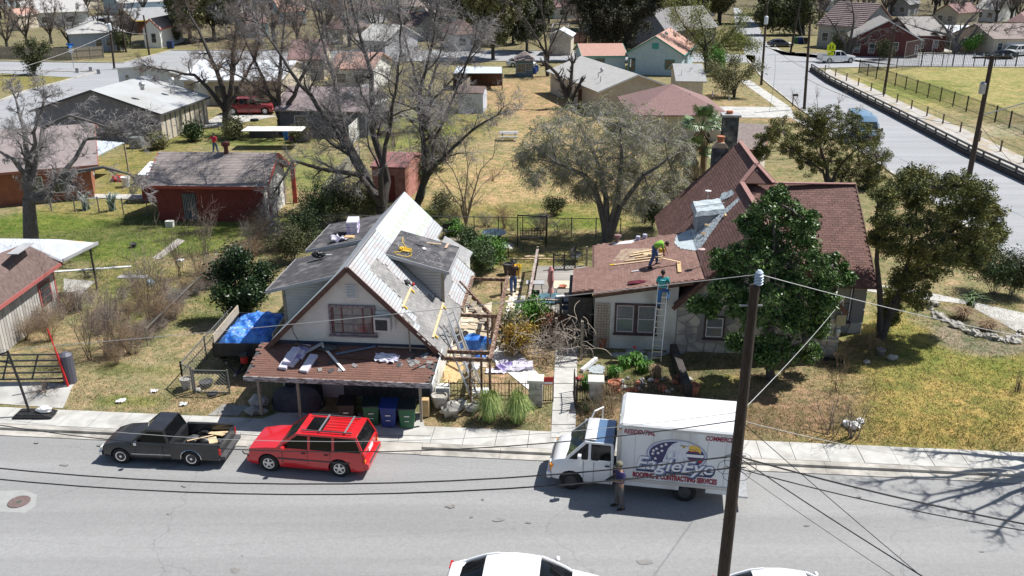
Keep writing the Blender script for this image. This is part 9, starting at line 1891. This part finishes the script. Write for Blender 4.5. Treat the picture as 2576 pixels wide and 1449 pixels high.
# stones around the planted ring and in the flower bed
ring=[(2345,768),(2340,778),(2350,790),(2362,800),(2378,808),(2392,812),(2405,822),(2418,828),(2432,835),(2447,840),(2462,846),(2478,848),(2495,852),(2512,856),(2530,860),(2548,860),(2560,848),(2570,838)]
for k,(x,y)in enumerate(ring):s_=.26 if k%3==0 else .17;q=MB();q.ball((0,0,s_*.35),s_,10,6,(1.3,1,.7),.28,k);o=q.build('edging_stone',rk);o.location=GG(x,y);o.rotation_euler=(0,0,k);tag(o,'white limestone edging the planted ring on the right lawn','stone','edging stones of the planted ring')
rr=random.Random(5)
for k in range(34):x,y=rr.uniform(1545,1740),rr.uniform(950,988);s_=rr.uniform(.08,.17);q=MB();q.ball((0,0,s_*.4),s_,8,5,(1.2,1,.9),.3,k);o=q.build('garden_rock',rk if k%3 else M['terra']);o.location=GG(x,y);tag(o,'small rock edging the flower bed behind the box truck','rock','rocks of the flower bed')
for k,(x,y)in enumerate([(1600,885),(1655,890),(1700,885),(1625,900),(1560,893)]):q=MB();q.ball((0,0,0),.42,7,3,(1.3,.8,.1),.15,k);o=q.build('stepping_stone',M['greyside']);o.location=GG(x,y);tag(o,'flat grey flagstone in the shade below the cottage windows','flagstone','flagstones along the cottage wall')
w_=thing('garden_wall','low dark stone wall running from the cottage corner toward the street','wall',tuple(GG(1690,905)));a,b=GG(1692,890),GG(1732,1000);q=MB();q.bar(a+Vector((0,0,.25)),b+Vector((0,0,.2)),.3,.5);q.build('wall',mat('sooty_kerb',(0,0,0)),w_,world=True)
sheet('paver_court',[(1152,800),(1225,770),(1222,860),(1150,870)],mat('paver_sand',(.46,.38,.28),.95),.03)
pv=thing('flagstone_paving','sandy irregular flagstone paving beneath the pergola','paving',tuple(GG(1190,820)));rr=random.Random(3)
for k in range(34):
 x,y=rr.uniform(1150,1225),rr.uniform(780,905);p=GG(x,y);n=rr.randint(5,7);r_=rr.uniform(.2,.34);q=MB();q.slab([p+Vector((r_*math.cos(i*6.28/n)*rr.uniform(.8,1.1),r_*math.sin(i*6.28/n)*rr.uniform(.8,1.1),.055+k*.0006))for i in range(n)],.02);q.build('flagstone',objrand('sandy_flagstone',(0.52,0.44,0.33),(0.62,0.54,0.42)),pv,world=True)
pv=thing('stepping_path','path of pale stepping stones beside the deck railing','path',tuple(GG(1300,740)))
for k in range(16):x=1296-k*.9+rr.uniform(-9,9)+(12 if k%2 else-6);y=700+k*7.5;p=GG(x,y);q=MB();q.slab([p+Vector((.26*math.cos(i*1.05)*rr.uniform(.8,1.1),.24*math.sin(i*1.05)*rr.uniform(.8,1.1),.04))for i in range(6)],.04);q.build('flagstone',objrand('sandy_flagstone',(0,0,0),(0,0,0)),pv,world=True)
# ---------------- things lying on the roofs
def rpt(u,v,off=0):return HW@rp(u,v,off)
def Pz(v):return PZ0+(v-PV0)*(PZ0-PZ1)/(PV0-PV1)
def pk(u,v,z,rz,L_,W_,H_,lb,m=whp,tilt=0):
 q=MB();q.box((0,0,H_/2),(W_,L_,H_));t=q.build('shingle_bundle',m,bevel=.015);t.matrix_world=HW@Matrix.Translation((u,v,z))@Matrix.Rotation(rz,4,'Z')@Matrix.Rotation(tilt,4,'X');tag(t,lb,'shingle bundle','wrapped shingle bundles')
ta=math.atan2(PZ0-PZ1,PV0-PV1)
pk(-2.45,-.75,Pz(-.75)+.03,-.15,.95,.34,.13,'leftmost white and purple shingle bundle on the porch roof',tilt=ta);pk(-2.15,-.6,Pz(-.6)+.03,-.3,.95,.34,.13,'second shingle bundle from the left on the porch roof',lav,ta);pk(-2.3,-.62,Pz(-.62)+.17,-.2,.9,.34,.12,'shingle bundle on top of the two left ones on the porch',tilt=ta);pk(-1.55,-.85,Pz(-.85)+.03,-.2,.98,.34,.12,'single shingle bundle right of the stacked ones on the porch',tilt=ta);pk(-2.05,-.2,Pz(-.2)+.03,-.2,.8,.5,.1,'dark purple bundle under the gable wall in shadow',lav,ta)
for k in range(6):pk(-2.15+.01*(k%2),9.0+.02*(k%3),4.72+k*.13,.12+.04*(k%2),1.0,.55,.125,['lowest','second','third','fourth','fifth','topmost'][k]+' bundle of the white and purple shingle stack on the rear dormer',lav if k<5 else whp)
for a_,b_,wd,lb,mm in(((-1.9,-.35,.12),(-1.2,.05,.3),.2,'grey metal bar crossing the left of the porch roof',M['greyside']),((-1.3,.1,.2),(-.05,-1.15,.06),.1,'white-edged dark strip slanting down the porch roof',M['white']),((-.6,-.3,.1),(.9,.2,.12),.1,'blue-grey strip slanting up right on the porch roof',mat('blue_grey_strip',(.14,.22,.33),.5)),((-.5,-.45,.08),(1.1,-.5,.08),.06,'long thin brown lath on the porch roof',M['darkwood']),((-2.4,.1,.2),(-.9,-.2,.1),.08,'dark lath in the shade of the gable',M['darkwood']),((1.0,.22,.1),(3.0,.2,.1),.12,'weathered board along the base of the gable wall',M['wood']),((2.6,-.95,.05),(3.1,-.6,.06),.04,'dark rod near the right edge of the porch roof',M['black'])):
 a=HW@Vector((a_[0],a_[1],Pz(a_[1])+a_[2]));b=HW@Vector((b_[0],b_[1],Pz(b_[1])+b_[2]));q=MB();q.bar(a,b,wd,.03);tag(q.build('strip',mm),lb,'strip','scrap strips on the porch roof')
q=MB();sheetf(.95,.5,13,.14)(q);o=q.build('wrapper',whp);o.matrix_world=HW@Matrix.Translation((1.5,-.38,Pz(-.38)+.03))@Matrix.Rotation(ta,4,'X');tag(o,'crumpled white wrapper in the middle of the porch roof','wrapper')
q=MB();q.ball((0,0,0),.4,8,4,(1.1,.7,.25),.3,4);o=q.build('felt_scrap',dkg);o.matrix_world=HW@Matrix.Translation((-1.1,.05,Pz(.05)+.1));tag(o,'heap of dark felt under the gable window','felt scrap')
rr=random.Random(21)
for k in range(30):u,v=rr.uniform(1.9,3.25),rr.uniform(-.75,.05);(u,v)=(u,v)if k<24 else(rr.uniform(-1.3,2.6),rr.uniform(-1.2,-.5));q=MB();q.slab([Vector((.16*math.cos(i*1.57+.7)*rr.uniform(.7,1.3),.12*math.sin(i*1.57+.7)*rr.uniform(.7,1.3),0))for i in range(4)],.008);o=q.build('loose_shingle',greysh if k%2 else dkg);o.matrix_world=HW@Matrix.Translation((u,v,Pz(v)+.035+.001*k))@Matrix.Rotation(ta,4,'X')@Matrix.Rotation(rr.uniform(0,3),4,'Z');tag(o,'torn grey shingle scrap on the brown porch roof','shingle','loose shingle scraps on the porch roof')
Dz=lambda u:5.66-(u-.68)*.272
q=MB();rr=random.Random(14);P=[]
for k in range(70):a=k*.9;r_=.12+.1*math.sin(k*.37)+rr.uniform(-.03,.03);u=1.35+r_*math.cos(a)+(.25 if k%11==0 else 0)*math.cos(a);v=4.5+r_*1.2*math.sin(a);P.append(HW@Vector((u,v,Dz(u)+.06+rr.uniform(0,.08))))
q.tube(P,.016,5);P=[HW@Vector((u,v,Dz(u)+.04))for u,v in((1.3,4.3),(1.0,3.95),(1.15,3.75),(1.6,3.85),(1.7,4.2),(1.5,4.6),(1.1,5.3),(.95,6.0))];q.tube(P,.016,5);tag(q.build('rope',M['yellow']),'tangled yellow rope on the right dormer roof','rope')
for(u,v,L_,W_,rz,lb,mm)in((2.2,6.25,.95,.07,1.35,'pale stick lying at the back of the right dormer roof',M['newwood']),(2.88,6.5,.6,.11,-.05,'pinkish board end near the right edge of the dormer roof',mat('pink_board',(.6,.38,.28),.7)),(1.75,5.6,.5,.05,1.2,'black pry bar on the right dormer roof',M['black']),(2.05,5.35,.28,.14,.5,'white paper scrap on the right dormer roof',M['white'])):
 q=MB();q.box((0,0,.03),(W_,L_,.03));o=q.build('board' if 'board' in lb or 'stick' in lb else 'tool',mm);o.matrix_world=HW@Matrix.Translation((u,v,Dz(u)+.02))@Matrix.Rotation(rz,4,'Z');tag(o,lb,'board' if 'board' in lb or 'stick' in lb else 'scrap')
for(a_,b_,lb)in(((1.93,2.75),(1.98,.7),'toe board on yellow brackets across the grey shingles'),((3.08,3.95),(3.2,.55),'second toe board low on the right roof slope')):
 a,b=rpt(*a_,.07),rpt(*b_,.07);t=thing('toe_board',lb,'board',tuple(a));q=MB();q.bar(a,b,.10,.04);q.build('plank',M['newwood'],t,world=True)
 for f in(.08,.92):p=a.lerp(b,f);q=MB();q.bar(p,p+(HW.to_3x3()@Vector((.16,0,-.16))),.07,.05);q.build('bracket',M['yellow'],t,world=True)
p=rpt(1.75,2.85,.1);q=MB();q.ball(p,.13,10,6,(1.2,.8,.7),.2,2);q.bar(p,p+Vector((.2,-.1,-.12)),.06);tag(q.build('nail_gun',dkg),'black nail gun on the grey shingles above the toe board','tool');q=MB();q.ball(rpt(1.95,3.1,.1),.07,8,5);tag(q.build('red_tin',M['redpaint']),'small red tin beside the nail gun','tin')
for(u,v,z,fn,mm,nm,lb,cat)in((-2.05,7.95,4.78,boxo(.45,.35,.22),M['plywood'],'cardboard_box','open cardboard box in front of the shingle stack on the rear dormer','box'),(-2.5,7.85,4.72,sheetf(.9,.5,15,.35),whp,'wrapper','crumpled white wrapper on the rear dormer roof','wrapper'),(-2.75,5.1,4.9,balo(.2,(1.6,.8,.7),.3,22),M['black'],'tool_bag','black tool bag on the front left dormer roof','bag'),(-2.35,5.2,4.95,baro(.4,.05,.05,.3),M['white'],'caulk_gun','white caulk tube beside the black tool bag','tool'),(-2.75,8.6,4.75,balo(.28,(1.3,.7,.5),.3,23),M['black'],'black_cloth','black cloth left of the shingle stack','cloth')):
 q=MB();fn(q);o=q.build(nm,mm);o.matrix_world=HW@Matrix.Translation((u,v,z-.02));tag(o,lb,cat)
def onlow(u,v,off=.03):return HB@Vector((u,v,LZ(u)+off))
for k,(a_,b_,wd,lb)in enumerate((((.95,1.98),(3.25,1.85),.11,'longest pale board on the low brown roof, nearest the street'),((1.5,2.3),(3.3,2.2),.11,'second pale board on the low brown roof'),((2.0,2.6),(3.3,2.5),.14,'third pale board on the low brown roof'),((1.75,2.9),(2.8,3.0),.14,'fourth pale board, with a sharp cut end'),((1.9,3.2),(2.9,3.3),.18,'fifth pale board at the back of the pile'),((2.4,2.75),(2.9,2.7),.2,'short offcut on the pile of pale boards'))):
 q=MB();q.bar(onlow(*a_,.05+.01*k),onlow(*b_,.05+.01*k),wd,.035);tag(q.build('pine_board',M['newwood']),lb,'board','pale boards on the low brown roof')
q=MB();q.bar(onlow(2.35,.95,.72),onlow(4.0,.85,.12),.10,.03);tag(q.build('pine_board',M['newwood']),'board held under the saw by the man in lime green','board');q=MB();q.bar(onlow(3.95,1.1,.06),onlow(3.88,-.35,.06),.17,.05);tag(q.build('plank',M['plywood']),'orange-brown plank lying right of the workers','plank')
q=MB();q.box(onlow(3.12,.95,.80),(.28,.14,.14));tag(q.build('power_saw',M['yellow']),'yellow power saw in the hands of the man in lime green','saw')
q=MB();q.ball(onlow(2.02,-.83,.04),.36,12,5,(1.3,.6,.22),.3,6);tag(q.build('jacket',mat('maroon_cloth',(.12,.01,.025),.9)),'maroon jacket thrown down near the eave of the low roof','jacket');q=MB();q.bar(onlow(1.75,.62,.05),onlow(2.1,.66,.05),.07);tag(q.build('caulk_tube',M['white']),'white caulk tube on the low brown roof','tube');q=MB();q.bar(onlow(.75,2.0,.04),onlow(1.0,2.05,.04),.1,.05);tag(q.build('level',M['yellow']),'yellow level at the left end of the pale boards','tool')
for u,v,r_,hh,lb in((2.25,5.4,.12,.22,'left paint can at the back of the low brown roof'),(2.6,5.5,.12,.24,'right paint can at the back of the low brown roof')):q=MB();p=onlow(u,v,.0);q.lathe(tuple(p),[(r_,0),(r_,hh),(r_*.9,hh+.01)],12);tag(q.build('paint_can',mat('can_white',(.6,.6,.64),.4,(.3,.3,.5),5)),lb,'can','paint cans on the low roof')
q=MB();q.slab([onlow(.9,5.2),onlow(1.9,5.0),onlow(2.3,5.5),onlow(1.0,5.5)],.01);tag(q.build('white_sheet',M['white']),'flat white sheet at the back edge of the low brown roof','sheet')
for u,v,w_,d_,rz in((5.35,3.5,.12,.35,.5),(6.3,3.6,.12,.3,-.3),(5.6,4.2,.1,.3,1.0)):q=MB();p=HB@Vector((u,v,WZ(u)+.09));q.box(p,(w_,d_,.08),M=Matrix.Rotation(rz,4,'Z')@Matrix.Rotation(R(-45),4,'Y'));tag(q.build('wood_block',M['newwood']),'wooden toe block nailed to the roof beside the tarp dormer','block','toe blocks near the tarp dormer')
# twiggy saplings with bags on the right lawn
twiggy((2088,1090),1.7,.9,5,'small bare sapling near the sidewalk, left of the white bags','bare_sapling',M['twigb'],401,lev=2,r=.03,up=.0,nch=(2,1));twiggy((2142,1100),1.8,.9,5,'small bare sapling near the sidewalk, rising from the white bags','bare_sapling',M['twigb'],402,lev=2,r=.035,up=.0,nch=(2,1));twiggy((2105,985),1.5,1.0,9,'low tangle of pale bare stems below the cottage corner','bare_shrub',M['dry'],403,lev=2,r=.015,nch=(1,1));twiggy((2190,975),1.2,1.0,5,'long thin pale stems on the lawn right of the cottage corner','bare_shrub',M['dry'],404,lev=1,r=.012,nch=(1,))
